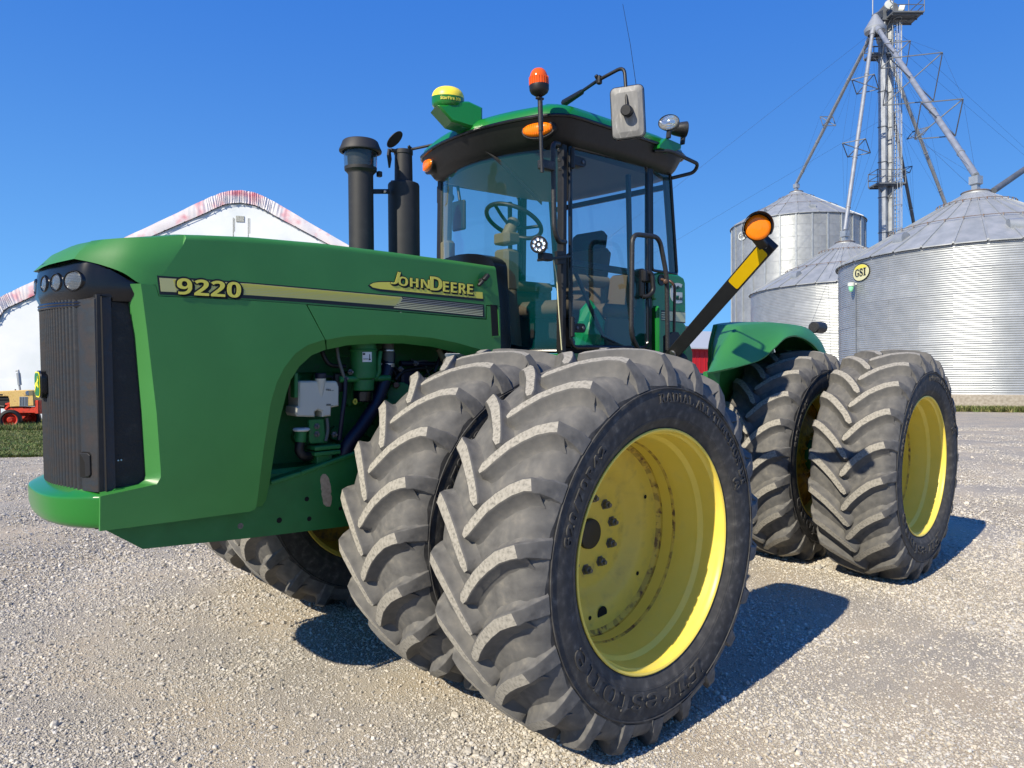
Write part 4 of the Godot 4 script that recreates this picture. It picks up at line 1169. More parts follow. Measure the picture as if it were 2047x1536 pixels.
func make_wheels() -> void:
	var tyre_f := tyre_mesh(M.rubber_tread, M.rubber_wall)
	var tyre_r := tyre_f
	var lugs := {}
	for rear in [false, true]:
		for sd in [1.0, -1.0]:
			var set := []
			for v in 3: set.append(lug_mesh(sd, v, M.lug_worn, M.rubber_tread))
			lugs[[rear, sd]] = set
	var text := MB.new()
	wall_text(text, "Firestone", serif_bold, 0.092, 0.668, -70.5, 90.0, true)
	wall_text(text, "RADIAL ALL TRACTION DT", serif_bold, 0.043, 0.700, 123.0, 76.0, true)
	wall_text(text, "620/70R42", sans_bold, 0.046, 0.668, 31.0, 38.0, true)
	wall_text(text, "(A)", sans_bold, 0.036, 0.64, 158.0, 6.0, true)
	var text_mesh := {true: text.mirrored().mesh(M.rubber_wall, 20.0), false: text.mesh(M.rubber_wall, 20.0)}
	var sets := {}
	for outer in [true, false]:
		for right in [false, true]:
			var L := []
			for e in (rim_outer() if outer else rim_inner()):
				var mb: MB = e[1]
				if right: mb = mb.mirrored()
				L.append([e[0], mb.mesh(e[2], e[3])])
			sets[[outer, right]] = L
	var nut := bolt_mesh(0.021, 0.03, M.bolt_steel)
	var nut_y := bolt_mesh(0.019, 0.026, M.hub_yellow_grimy)
	var hole := MB.new(); lathe(hole, [Vector2(0.0, 0.0), Vector2(0.0, 0.012)], 12)
	var hub := MB.new(); lathe(hub, [Vector2(-0.01, 0.078), Vector2(0.018, 0.074), Vector2(0.022, 0.068), Vector2(0.022, 0.0)], 28)
	var hub_m := hub.mesh(M.black_plastic)
	var hand := MB.new(); lathe(hand, [Vector2(0.0, 0.036), Vector2(0.001, 0.036), Vector2(0.001, 0.0)], 24)
	var hand_m := hand.mesh(M.void_black)
	var small := MB.new(); lathe(small, [Vector2(0.0, 0.011), Vector2(0.001, 0.011), Vector2(0.001, 0.0)], 14)
	var small_m := small.mesh(M.void_black)
	var order := [[false, false, true], [false, false, false], [true, false, true], [true, false, false], [false, true, false], [false, true, true], [true, true, false], [true, true, true]]
	for w in order:
		var rear: bool = w[0]; var right: bool = w[1]; var outer: bool = w[2]
		var z := (1.64 if outer else 0.85) * (-1.0 if right else 1.0)
		var xf := Transform3D(Basis.IDENTITY, Vector3(3.5142 if rear else 0.0, 0.902, z))
		if rear: xf = rear_xf(xf)
		var wh := node("wheel", tractor, xf)
		var ph := deg_to_rad([-4.2, 6.0, 1.5, 9.0, 3.0, 12.0, 5.0, 8.0][order.find(w)])
		inst("tyre", tyre_r if rear else tyre_f, wh)
		if rear and right:
			# nothing of these treads shows: the lugs stay one piece of real geometry
			var all := ArrayMesh.new()
			var st := SurfaceTool.new()
			for surf in 2:
				st = SurfaceTool.new()
				for k in LUGS * 2:
					var sd := 1.0 if k % 2 == 0 else -1.0
					st.append_from(lugs[[rear, sd]][k % 3], surf, Transform3D(Basis(Vector3(0, 0, 1), -(ph + PI * k / LUGS)), Vector3.ZERO))
				st.commit(all)
				all.surface_set_material(surf, M.lug_worn if surf == 0 else M.rubber_tread)
			inst("tread_lugs", all, wh).set_meta("kind", "stuff")
		else:
			for k in LUGS * 2:
				var sd := 1.0 if k % 2 == 0 else -1.0
				inst("lug", lugs[[rear, sd]][(k * 7 / 2) % 3], wh, Transform3D(Basis(Vector3(0, 0, 1), -(ph + PI * k / LUGS)), Vector3.ZERO))
		inst("sidewall_lettering", text_mesh[right], wh)
		for e in sets[[outer, right]]: inst(e[0], e[1], wh)
		var s := -1.0 if right else 1.0
		var flip := Basis(Vector3(0, 1, 0), PI) if right else Basis.IDENTITY
		var face := (-0.156 if outer else 0.155) * s
		for k in 10:
			var a := TAU * (k + 0.3) / 10
			inst("wheel_nut", nut if outer else nut_y, wh, Transform3D(flip, Vector3(cos(a) * 0.178, sin(a) * 0.178, face)))
		inst("hub_cap", hub_m, wh, Transform3D(flip, Vector3(0, 0, face)))
		if outer:
			inst("hand_hole", hand_m, wh, Transform3D(flip, Vector3(0.03, -0.395, -0.0905 * s)))
			for k in 6:
				var a := TAU * (k + 0.35) / 6
				inst("disc_hole", small_m, wh, Transform3D(flip, Vector3(cos(a) * 0.40, sin(a) * 0.40, -0.090 * s)))
func rear_xf(xf: Transform3D) -> Transform3D:
	return Transform3D(Basis(Vector3.UP, REAR_TURN), REAR_PIVOT) * Transform3D(Basis.IDENTITY, -REAR_PIVOT) * xf

# ================================================================== the big tractor
func make_tractor() -> void:
	tractor = node("tractor", self, TILT)
	tag(tractor, "large green four-wheel-drive tractor on dual wheels with yellow rims, parked on the gravel", "tractor")
	make_hood(); make_nose(); make_frame(); make_engine(); make_stacks()
	make_cab(); make_cab_fittings(); make_rear(); make_wheels()

func list2(px_list: Array, z: float) -> Array:
	var out := []
	for p in px_list: out.append(pxy(p[0], p[1], z))
	return out
func list3(px_list: Array, z: float) -> Array:
	var out := []
	for p in px_list: out.append(pz(p[0], p[1], z))
	return out
# flat lettering fitted to three corners (bottom left, bottom right, top left)
func text_on(m: MB, text: String, font: Font, bl: Vector3, br: Vector3, tl: Vector3, depth: float, shift := Vector3.ZERO) -> void:
	var u := br - bl; var v := tl - bl
	var n := u.cross(v).normalized()
	m.add(letters(text, font, 1.0, 1.0, 1.0), Transform3D(Basis(u, v, n * depth), bl + u * 0.5 + v * 0.5 + shift))

const HZ := 0.48
func make_hood() -> void:
	var line := [[311, 569.5], [318, 591.5], [500, 600], [613, 608.5]]
	var lineR := [[613, 608.5], [780, 621], [971, 637.5], [972, 610], [999, 612]]
	var top_px := [[991.5, 541], [915, 530], [776, 512], [640, 496], [500, 484.5], [420, 481.6], [372, 480.6]]
	var hood := MB.new()
	# upper side skin, left; the right one is its mirror image
	var up := []
	up.append_array(line); up.append_array(lineR.slice(1)); up.append([998, 600])
	up.append_array(top_px)
	var left := MB.new()
	prism(left, list2(up, HZ), HZ - 0.02, HZ)
	# shoulder from the side into the top
	var rows := []
	for k in 5:
		var a := PI / 2 * k / 4
		var row := []
		for p in top_px:
			var q := pz(p[0], p[1], HZ)
			row.append(Vector3(q.x, q.y + 0.028 * sin(a), HZ - 0.028 + 0.028 * cos(a)))
		row.reverse()
		rows.append(row)
	for f in [0.75, 0.5, 0.25, 0.0]:
		var row := []
		for v in rows[4]:
			row.append(Vector3(v.x, v.y + 0.035 * (1.0 - f * f), v.z * f))
		rows.append(row)
	loft(left, rows)
	# nose shoulder: crease runs from the visor's edge back to the top
	var cols := [
		[Vector3(-2.060, 2.182, 0.0), Vector3(-2.000, 2.255, 0.0), Vector3(-1.93, 2.298, 0.0), Vector3(-1.82, 2.332, 0.0)],
		[Vector3(-2.047, 2.190, 0.18), Vector3(-1.988, 2.254, 0.17), Vector3(-1.92, 2.296, 0.16), Vector3(-1.82, 2.327, 0.15)],
		[Vector3(-1.987, 2.203, 0.36), Vector3(-1.962, 2.238, 0.34), Vector3(-1.935, 2.269, 0.318), Vector3(-1.905, 2.294, 0.295)],
		[Vector3(-1.907, 2.184, 0.405), Vector3(-1.890, 2.225, 0.397), Vector3(-1.873, 2.265, 0.384), Vector3(-1.855, 2.300, 0.357)],
		[Vector3(-1.826, 2.150, 0.453), Vector3(-1.812, 2.203, 0.450), Vector3(-1.800, 2.255, 0.440), Vector3(-1.785, 2.307, 0.409)],
		[Vector3(-1.762, 2.105, 0.474), Vector3(-1.740, 2.180, 0.473), Vector3(-1.722, 2.250, 0.4675), Vector3(-1.70, 2.313, 0.440)]]
	var e0 := pz(311, 569.5, HZ); var e1 := pz(372, 480.6, HZ)
	cols.append([e0, e0.lerp(e1, 0.45), e0.lerp(e1, 0.88), rows[4][0]])
	var fine := []
	for j in 4:
		var r := []
		for c in cols: r.append(c[j])
		var a: Array = smooth(r.slice(0, 3), 3); var b: Array = smooth(r.slice(2), 4)
		fine.append(a.slice(0, a.size() - 1) + b)
	loft(left, fine)
	# close the nose towards the top
	var edge: Array = fine[3]
	var back := []
	for v in edge: back.append(Vector3(rows[4][0].x, rows[4][0].y + 0.035 * (1.0 - pow(v.z / rows[4][0].z, 2.0)), v.z))
	loft(left, [edge, back])
	# wedge between the nose shoulder and the side skin
	for k in 4: left.tri(e0.lerp(e1, 0.88), rows[k][0], rows[k + 1][0])
	# bright chamfer round the side screen
	var inn := [pz(254, 568, 0.45), pz(256, 587, 0.44), pz(269, 670, 0.43), pz(283, 824, 0.43), pz(291, 950, 0.43), pz(289, 960, 0.43), pz(276, 968.5, 0.43), pz(198, 983, 0.43)]
	var outl := [pz(281, 567, HZ), pz(284, 587, HZ), pz(293, 657, HZ), pz(312.6, 825, HZ), pz(321, 940, HZ), pz(321, 955, HZ), pz(313, 968.5, HZ), pz(200, 993, 0.468)]
	loft(left, [inn, outl])
	var inside := []
	for v in inn: inside.append(v + Vector3(0.0, 0.0, -0.03))
	loft(left, [inside, inn])
	hood.add(left); hood.add(left.mirrored())
	# firewall and inner faces that keep daylight out of the bay
	box(hood, Vector3(0.2, 2.06, 0), Vector3(0.02, 0.5, 0.9), 0.0)
	var h := part("hood", hood, M.hood_green, tractor, 30.0)
	# lower panels, with real gaps between them
	var arch_out := [[515, 994], [519, 960], [527, 896], [534, 850], [541, 805], [553, 765], [568, 735], [590, 707], [615, 690], [649, 679]]
	var arch_out2 := [[649, 679], [695, 672], [744, 669.5], [805, 670.5], [866, 676], [915, 686], [960, 699], [1000, 711]]
	var arch_in := [[524, 1012], [532, 999], [538, 970], [549, 896.5], [555, 860], [562, 828], [571, 792], [581, 760], [598, 733], [622, 711], [651, 699]]
	var arch_out_m := [[512, 1014], [515, 994], [519, 960], [527, 896], [534, 850], [541, 805], [553, 765], [568, 735], [590, 707], [615, 690], [649, 679]]
	var arch_in2 := [[651, 699], [695, 690.5], [744, 687], [805, 687], [866, 694], [915, 706], [948, 716], [1000, 716]]
	var low := MB.new()
	var pA := [[281, 567.5], [284, 587], [293, 657], [312.6, 825], [321, 940], [321, 955], [313, 968.5], [200, 993], [199.5, 1062.5], [350, 1043], [500, 1023], [509, 1019], [512, 1014]]
	pA.append_array(arch_out); pA.append_array([[611.5, 609], [500, 601], [317, 592.5], [310.5, 570.5]])
	prism(low, list2(pA, HZ), HZ - 0.02, HZ, Transform3D.IDENTITY, 0.003)
	loft(low, [list3(arch_out_m, HZ - 0.001), list3(arch_in, HZ - 0.03)])
	part("front_side_panel", low, M.hood_green, tractor, 30.0)
	part("front_side_panel", low.mirrored(), M.hood_green, tractor, 30.0)
	var low2 := MB.new()
	var pB := [[651, 679.5]]
	pB.append_array(arch_out2.slice(1)); pB.append_array([[1001, 690], [999.5, 614], [973.5, 612], [973, 639.5], [780, 622.5], [614.5, 610]])
	prism(low2, list2(pB, HZ), HZ - 0.02, HZ, Transform3D.IDENTITY, 0.003)
	loft(low2, [list3([[652, 679]] + arch_out2.slice(1), HZ - 0.001), list3([[653, 699]] + arch_in2.slice(1), HZ - 0.03)])
	var rp := part("rear_side_panel", low2, M.hood_green, tractor, 30.0)
	part("rear_side_panel", low2.mirrored(), M.hood_green, tractor, 30.0)
	# recessed vertical grip slot and twist latch on the rear panel
	var slot := MB.new()
	prism(slot, list2([[980, 609], [994, 610.5], [998, 672], [983.5, 673]], HZ), HZ, HZ + 0.0015)
	part("grip_slot", slot, M.dark, rp)
	slot = MB.new()
	prism(slot, list2([[994, 611], [996, 611], [999.5, 673.5], [997, 673.5]], HZ), HZ, HZ + 0.006)
	prism(slot, list2([[984, 672], [998, 671.5], [999, 675], [985, 675]], HZ), HZ, HZ + 0.006)
	part("grip_edge", slot, M.hood_green, rp)
	var la := MB.new()
	var lc := pz(968, 560, HZ)
	lathe(la, [Vector2(0.0015, 0.052), Vector2(0.0016, 0.0)], 28, at(lc))
	part("latch_recess", la, M.frame_green, h)
	la = MB.new()
	var lp := [pz(956, 572, HZ + 0.02), pz(966, 561, HZ + 0.03), pz(976, 549, HZ + 0.035)]
	bar(la, lp[0], lp[1], 0.03, 0.02, 0.006); bar(la, lp[1], lp[2], 0.034, 0.026, 0.006)
	cyl(la, lp[1] - Vector3(0, 0, 0.04), lp[1], 0.014, 12)
	part("latch_handle", la, M.black_plastic, h)
	# decals: gold band with the number, striped tail, the maker's name over a swoosh
	var D := MB.new()
	prism(D, list2([[313.5, 551], [500, 565], [660, 579], [803, 592], [967, 609], [968.5, 635], [780, 618.5], [613, 605], [500, 597.5], [318.5, 589]], HZ), HZ, HZ + 0.0012)
	part("decal_ground", D, M.decal_black, h, 20.0)
	D = MB.new()
	prism(D, list2([[318, 555.5], [500, 567.5], [660, 581.5], [803, 594], [804, 598], [799, 606], [788, 612], [613, 598], [500, 590.5], [321, 583]], HZ), HZ + 0.0012, HZ + 0.0022)
	part("decal_band", D, M.decal_pale, h, 20.0)
	for k in 7:
		D = MB.new()
		var a := k / 7.0 + 0.03; var b: float = a + [0.11, 0.09, 0.07, 0.055, 0.05, 0.04, 0.04][k]
		var q := []
		for s in [[a, 0], [b, 0], [b, 1], [a, 1]]:
			var t: float = s[0]
			if s[1] == 0: q.append([345.0 + 6 * t, lerpf(558.5, 584, t)])
			else: q.append([lerpf(801, 790, t), lerpf(594.5, 612, t)])
		q.insert(1, [q[0][0], q[0][1]])
		var poly := [q[0], q[2], [500, lerpf(568, 591, b)], [660, lerpf(582, 602, b)], q[3], q[4], [660, lerpf(582, 602, a)], [500, lerpf(568, 591, a)]]
		prism(D, list2(poly, HZ), HZ + 0.0022, HZ + 0.0028)
		part("decal_line", D, M.decal_gold, h, 20.0)
	for k in 7:
		D = MB.new()
		var t0 := (k + 0.15) / 7.0; var t1 := t0 + (0.035 + 0.007 * k) * 1.15
		prism(D, list2([[lerpf(806, 786, t0), lerpf(594.5, 616, t0)], [lerpf(806, 786, t1), lerpf(594.5, 616, t1)], [965, lerpf(611, 632.5, t1)], [964.5, lerpf(611, 632.5, t0)]], HZ), HZ + 0.0012, HZ + 0.0022)
		part("decal_stripe", D, M.decal_silver if k < 3 else M.decal_cream, h, 20.0)
	var bl := pz(353, 588.5, HZ + 0.003); var br := pz(481, 596, HZ + 0.003); var tl := pz(353.5, 555.5, HZ + 0.003)
	D = MB.new()
	for o in [[-3, -2], [3, -1], [0, -3.5], [0, 3], [4, 3], [6, 4], [-3, 2]]:
		text_on(D, "9220", sans_bold, bl, br, tl, 0.0008, pz(400 + o[0], 570 + o[1], HZ) - pz(400, 570, HZ))
	part("number_outline", D, M.decal_black, h, 20.0)
	D = MB.new()
	text_on(D, "9220", sans_bold, bl + Vector3(0, 0, 0.001), br + Vector3(0, 0, 0.001), tl + Vector3(0, 0, 0.001), 0.0012)
	part("number_lettering", D, M.decal_yellow, h, 20.0)
	# swoosh
	D = MB.new()
	prism(D, list2([[735, 571], [743, 565.5], [757, 562.5], [782, 562], [800, 575], [965.5, 593], [967, 602.5], [760, 583], [742, 578]], HZ), HZ, HZ + 0.0012)
	part("swoosh_shadow", D, M.decal_black, h, 20.0)
	D = MB.new()
	prism(D, list2([[738.5, 570], [746, 566], [757, 564.2], [780, 564], [800, 573], [964, 584.5], [965, 597.5], [760, 578], [745, 575]], HZ), HZ + 0.0012, HZ + 0.0022)
	part("swoosh", D, M.decal_yellow, h, 20.0)
	var words := [["J", 780.5, 567.5, 794, 569.5, 788, 542.5], ["OHN", 796, 571, 859.5, 577.5, 797, 552.5], ["D", 860, 580, 884, 582.5, 862, 552.5], ["EERE", 885.5, 583, 945.5, 589, 886.5, 562.5]]
	for pass_ in 2:
		D = MB.new()
		for w in words:
			var zz := HZ + (0.0026 if pass_ == 0 else 0.0042)
			var a := pz(w[1], w[2], zz); var b := pz(w[3], w[4], zz); var c := pz(w[5], w[6], zz)
			c = a + (c - a)
			if w[0] != "J": c = Vector3(a.x, c.y, a.z)
			if pass_ == 1: text_on(D, w[0], sans_bold, a, b, c, 0.0012)
			else:
				for o in [[-1.5, 0], [1.5, 0], [0, -1.5], [0, 1.5], [1.5, 3], [3, 4]]:
					text_on(D, w[0], sans_bold, a, b, c, 0.001, pz(800 + o[0], 570 + o[1], zz) - pz(800, 570, zz))
		part("name_outline" if pass_ == 0 else "name_lettering", D, M.decal_black if pass_ == 0 else M.decal_yellow, h, 20.0)

func nose_x(z: float) -> float: return -2.038 + 0.56 * z * z

func make_nose() -> void:
	# grille: a bowed dark shell with upright ribs and a plain corner strip on either side
	var g := MB.new()
	var lo := []; var hi := []; var lo2 := []; var hi2 := []
	for k in 25:
		var z := lerpf(-0.445, 0.445, k / 24.0)
		lo.append(Vector3(nose_x(z) + 0.022, 1.205, z)); hi.append(Vector3(nose_x(z) + 0.022, 2.045, z))
		lo2.append(Vector3(nose_x(z) + 0.05, 1.205, z)); hi2.append(Vector3(nose_x(z) + 0.05, 2.045, z))
	loft(g, [lo, hi, hi2]); loft(g, [lo2, lo])
	var gr := part("grille", g, M.dark, tractor)
	for sd in [-1.0, 1.0]:
		var c := MB.new()
		var rows := []
		for k in 7:
			var z := lerpf(0.335, 0.435, k / 6.0)
			var out := 0.0 if k in [0, 6] else 0.004
			rows.append([Vector3(nose_x(z) + 0.02, 1.21, z), Vector3(nose_x(z) - out, 1.216, z), Vector3(nose_x(z) - out, 2.032, z), Vector3(nose_x(z) + 0.02, 2.042, z)])
		var z1 := 0.44
		rows.append([Vector3(nose_x(z1) + 0.06, 1.21, z1), Vector3(nose_x(z1) + 0.06, 1.216, z1), Vector3(nose_x(z1) + 0.06, 2.032, z1), Vector3(nose_x(z1) + 0.06, 2.042, z1)])
		loft(c, rows)
		part("corner_strip", c if sd > 0 else c.mirrored(), M.grille_black, gr)
		# pocket handle
		var p := MB.new(); var zc := 0.375
		var fr := Transform3D(Basis(Vector3(0.48, 0, 0.877), Vector3(0, 1, 0), Vector3(-0.877, 0, 0.48)), Vector3(nose_x(zc) - 0.006, 1.33, zc))
		prism(p, [Vector2(-0.035, -0.055), Vector2(0.02, -0.055), Vector2(0.033, -0.04), Vector2(0.033, 0.045), Vector2(0.02, 0.055), Vector2(-0.02, 0.055), Vector2(-0.035, 0.04)], -0.004, 0.001, fr)
		part("pocket", p if sd > 0 else p.mirrored(), M.void_black, gr)
		p = MB.new()
		prism(p, [Vector2(0.0, -0.05), Vector2(0.018, -0.05), Vector2(0.03, -0.04), Vector2(0.03, 0.042), Vector2(0.018, 0.05), Vector2(-0.03, 0.05), Vector2(-0.012, 0.03), Vector2(0.0, 0.01)], 0.001, 0.008, fr, 0.002)
		part("pocket_handle", p if sd > 0 else p.mirrored(), M.black_plastic, gr)
	var rib := MB.new()
	var prof := [Vector2(-0.0075, 0.02), Vector2(-0.0075, 0.0), Vector2(-0.005, -0.007), Vector2(0.0, -0.0095), Vector2(0.005, -0.007), Vector2(0.0075, 0.0), Vector2(0.0075, 0.02)]
	var r0 := []; var r1 := []
	for q in prof: r0.append(Vector3(q.y, 1.216, q.x)); r1.append(Vector3(q.y, 2.035, q.x))
	loft(rib, [r1, r0])
	for k in range(1, 6): rib.tri(r1[0], r1[k], r1[k + 1]); rib.tri(r0[0], r0[k + 1], r0[k])
	var rm := rib.mesh(M.grille_black, 50.0)
	for k in range(-12, 13):
		var z := k * 0.0267
		inst("rib", rm, gr, Transform3D(Basis(Vector3.UP, atan(1.44 * z) * -1.0), Vector3(nose_x(z), 0, z)))
	# emblem on its pad in the middle
	var pad := MB.new()
	var fwd := Transform3D(Basis(Vector3(0, 0, 1), Vector3(0, 1, 0), Vector3(-1, 0, 0)), Vector3(nose_x(0), 1.665, 0))
	prism(pad, round_rect(0.125, 0.125, 0.035), 0.0, 0.034, fwd, 0.006)
	part("emblem_pad", pad, M.gloss_black, gr)
	var e := MB.new(); prism(e, round_rect(0.116, 0.116, 0.032), 0.034, 0.036, fwd); part("emblem_border", e, M.emblem_yellow, gr)
	e = MB.new(); prism(e, round_rect(0.104, 0.104, 0.028), 0.036, 0.0375, fwd); part("emblem_field", e, M.emblem_green, gr)
	e = MB.new()
	prism(e, [Vector2(-0.055, -0.01), Vector2(-0.03, 0.008), Vector2(0.0, 0.012), Vector2(0.02, 0.022), Vector2(0.028, 0.042), Vector2(0.036, 0.044), Vector2(0.032, 0.03), Vector2(0.05, 0.024), Vector2(0.046, 0.016), Vector2(0.034, 0.014), Vector2(0.03, 0.0), Vector2(0.048, -0.012), Vector2(0.044, -0.018), Vector2(0.022, -0.008), Vector2(-0.01, -0.008), Vector2(-0.03, -0.02), Vector2(-0.052, -0.042), Vector2(-0.058, -0.036), Vector2(-0.044, -0.014)], 0.0375, 0.039, fwd * Transform3D(Basis.from_scale(Vector3(0.82, 0.9, 1)), Vector3.ZERO))
	part("emblem_stag", e, M.emblem_yellow, gr)
	# headlight housing: a bowed black mask that runs from cheek to cheek under the visor
	var hz := MB.new()
	var plan := smooth([Vector2(-2.052, 0.0), Vector2(-2.036, 0.15), Vector2(-1.975, 0.345), Vector2(-1.905, 0.405), Vector2(-1.815, 0.443), Vector2(-1.775, 0.447)], 5)
	var rows := []
	for lev in [[2.018, 0.04], [2.028, 0.004], [2.06, -0.010], [2.11, -0.010], [2.165, -0.001], [2.21, 0.012]]:
		var row := []
		for q in plan:
			var y: float = lev[0]
			var f := clampf((q.y - 0.36) / 0.09, 0.0, 1.0)
			if lev[0] > 2.1: y = minf(y, lerpf(2.21, 2.115, f * f))
			row.append(Vector3(q.x + lev[1] * (1.0 - f), y, q.y - lev[1] * f))
		rows.append(row)
	loft(hz, rows); hz.add(hz.mirrored())
	var hh := part("headlight_housing", hz, M.gloss_black, tractor, 50.0)
	var trim := MB.new()
	for lev in [2.020, 2.008]:
		var t1 := []
		for q in plan:
			if q.y < 0.43: t1.append(Vector3(q.x + 0.004, lev, q.y))
		tube(trim, t1, 0.008, 6)
	trim.add(trim.mirrored())
	part("lower_trim", trim, M.gloss_black, hh)
	# six lamps let into it
	for sd in [-1.0, 1.0]:
		for k in 3:
			var z: float = [0.335, 0.215, 0.10][k]
			var nx: float = [-1.981, -2.021, -2.045][k]
			var ang: float = [0.50, 0.24, 0.08][k]
			var n := Vector3(-cos(ang), 0.03, sin(ang)).normalized()
			var x := Vector3.UP.cross(n).normalized()
			var fr := Transform3D(Basis(x, n.cross(x), n), Vector3(nx - 0.002, 2.112, z) + n * 0.007)
			var lw: float = [0.049, 0.043, 0.040][k]
			var rings := []
			for st in [[lw + 0.012, -0.012], [lw + 0.006, 0.002], [lw + 0.002, 0.003], [lw, 0.0], [lw - 0.004, -0.012]]:
				var ring := []
				for v in ellipse(st[0], st[0] * 0.80, 30): ring.append(fr * Vector3(v.x, v.y, st[1]))
				rings.append(ring)
			var b := MB.new(); loft(b, rings, true)
			var lamp := part("headlight", b if sd > 0 else b.mirrored(), M.gloss_black, tractor, 40.0)
			var bowl := MB.new(); var br := []
			for st in [[1.0, -0.002], [0.85, -0.024], [0.55, -0.04], [0.2, -0.045], [0.02, -0.045]]:
				var ring := []
				for v in ellipse((lw - 0.003) * st[0], (lw - 0.003) * 0.8 * st[0], 30): ring.append(fr * Vector3(v.x, v.y, st[1]))
				br.append(ring)
			loft(bowl, br, true)
			part("reflector", bowl if sd > 0 else bowl.mirrored(), M.reflector, lamp, 60.0)
			var gl := MB.new(); br = []
			for st in [[0.01, 0.006], [0.5, 0.004], [1.0, -0.002]]:
				var ring := []
				for v in ellipse((lw - 0.002) * st[0], (lw - 0.002) * 0.8 * st[0], 30): ring.append(fr * Vector3(v.x, v.y, st[1]))
				br.append(ring)
			loft(gl, br, true)
			part("lamp_lens", gl if sd > 0 else gl.mirrored(), M.lamp_glass, lamp, 60.0)
			var rb := MB.new()
			for j in 9:
				var yy := lerpf(-0.7, 0.7, j / 8.0) * lw * 0.8
				var xx := sqrt(1.0 - pow(yy / (lw * 0.8), 2.0)) * lw * 0.93
				box(rb, Vector3(0, yy, -0.002), Vector3(xx * 2.0, 0.0014, 0.003), 0.0, fr)
			part("lens_ridges", rb if sd > 0 else rb.mirrored(), M.lamp_glass, lamp)
	# screens in the cheeks
	var scr := MB.new()
	prism(scr, list2([[207, 590], [258, 592], [271, 670], [285, 824], [293, 950], [288, 962], [276, 971], [205, 985]], 0.43), 0.40, 0.418)
	var ss: Node
	for sd in [1.0, -1.0]:
		ss = part("side_screen", scr if sd > 0 else scr.mirrored(), M.screen_black, tractor)
		var f := MB.new()
		prism(f, list2([[190.5, 588], [202, 588], [209, 984], [196, 985]], 0.437), 0.40, 0.437, Transform3D.IDENTITY, 0.004)
		prism(f, list2([[202, 588], [256, 585], [257.5, 594], [203, 596]], 0.43), 0.40, 0.430, Transform3D.IDENTITY, 0.002)
		part("screen_frame", f if sd > 0 else f.mirrored(), M.black_plastic, ss)
		if sd > 0:
			var hd := MB.new()
			for q in [[236, 921], [242, 920]]: cyl(hd, pz(q[0], q[1], 0.418), pz(q[0], q[1], 0.424), 0.004, 8, 0.001)
			part("screen_stud", hd, M.bright_steel, ss)
	# dark core behind grille and screens
	var core := MB.new(); box(core, Vector3(-1.80, 1.63, 0), Vector3(0.2, 0.84, 0.78), 0.01)
	part("cooling_pack", core, M.void_black, tractor)
	# bumper: a bowed ledge under the grille
	var bp := MB.new(); rows = []
	for lev in [[0.13, 1.222], [0.075, 1.224], [0.018, 1.200], [0.004, 1.192], [0.0, 1.182], [0.002, 1.12], [0.010, 1.085], [0.022, 1.068], [0.045, 1.056], [0.16, 1.045]]:
		var row := []
		for k in 33:
			var z := lerpf(-0.445, 0.445, k / 32.0)
			var x: float = -2.108 + 0.30 * z * z + 3.3 * pow(absf(z), 4.0)
			row.append(Vector3(x + lev[0] * (1.0 - 0.35 * pow(absf(z) / 0.445, 4.0)), lev[1], z))
		rows.append(row)
	loft(bp, rows)
	for s in [0, 32]:
		for i in range(1, rows.size() - 1):
			if s == 32: bp.tri(rows[0][s], rows[i][s], rows[i + 1][s])
			else: bp.tri(rows[0][s], rows[i + 1][s], rows[i][s])
	part("bumper", bp, M.bumper_green, tractor, 30.0)
	bp = MB.new(); box(bp, Vector3(-1.86, 1.12, 0), Vector3(0.18, 0.14, 0.8), 0.01); part("bumper_mount", bp, M.dark, tractor)

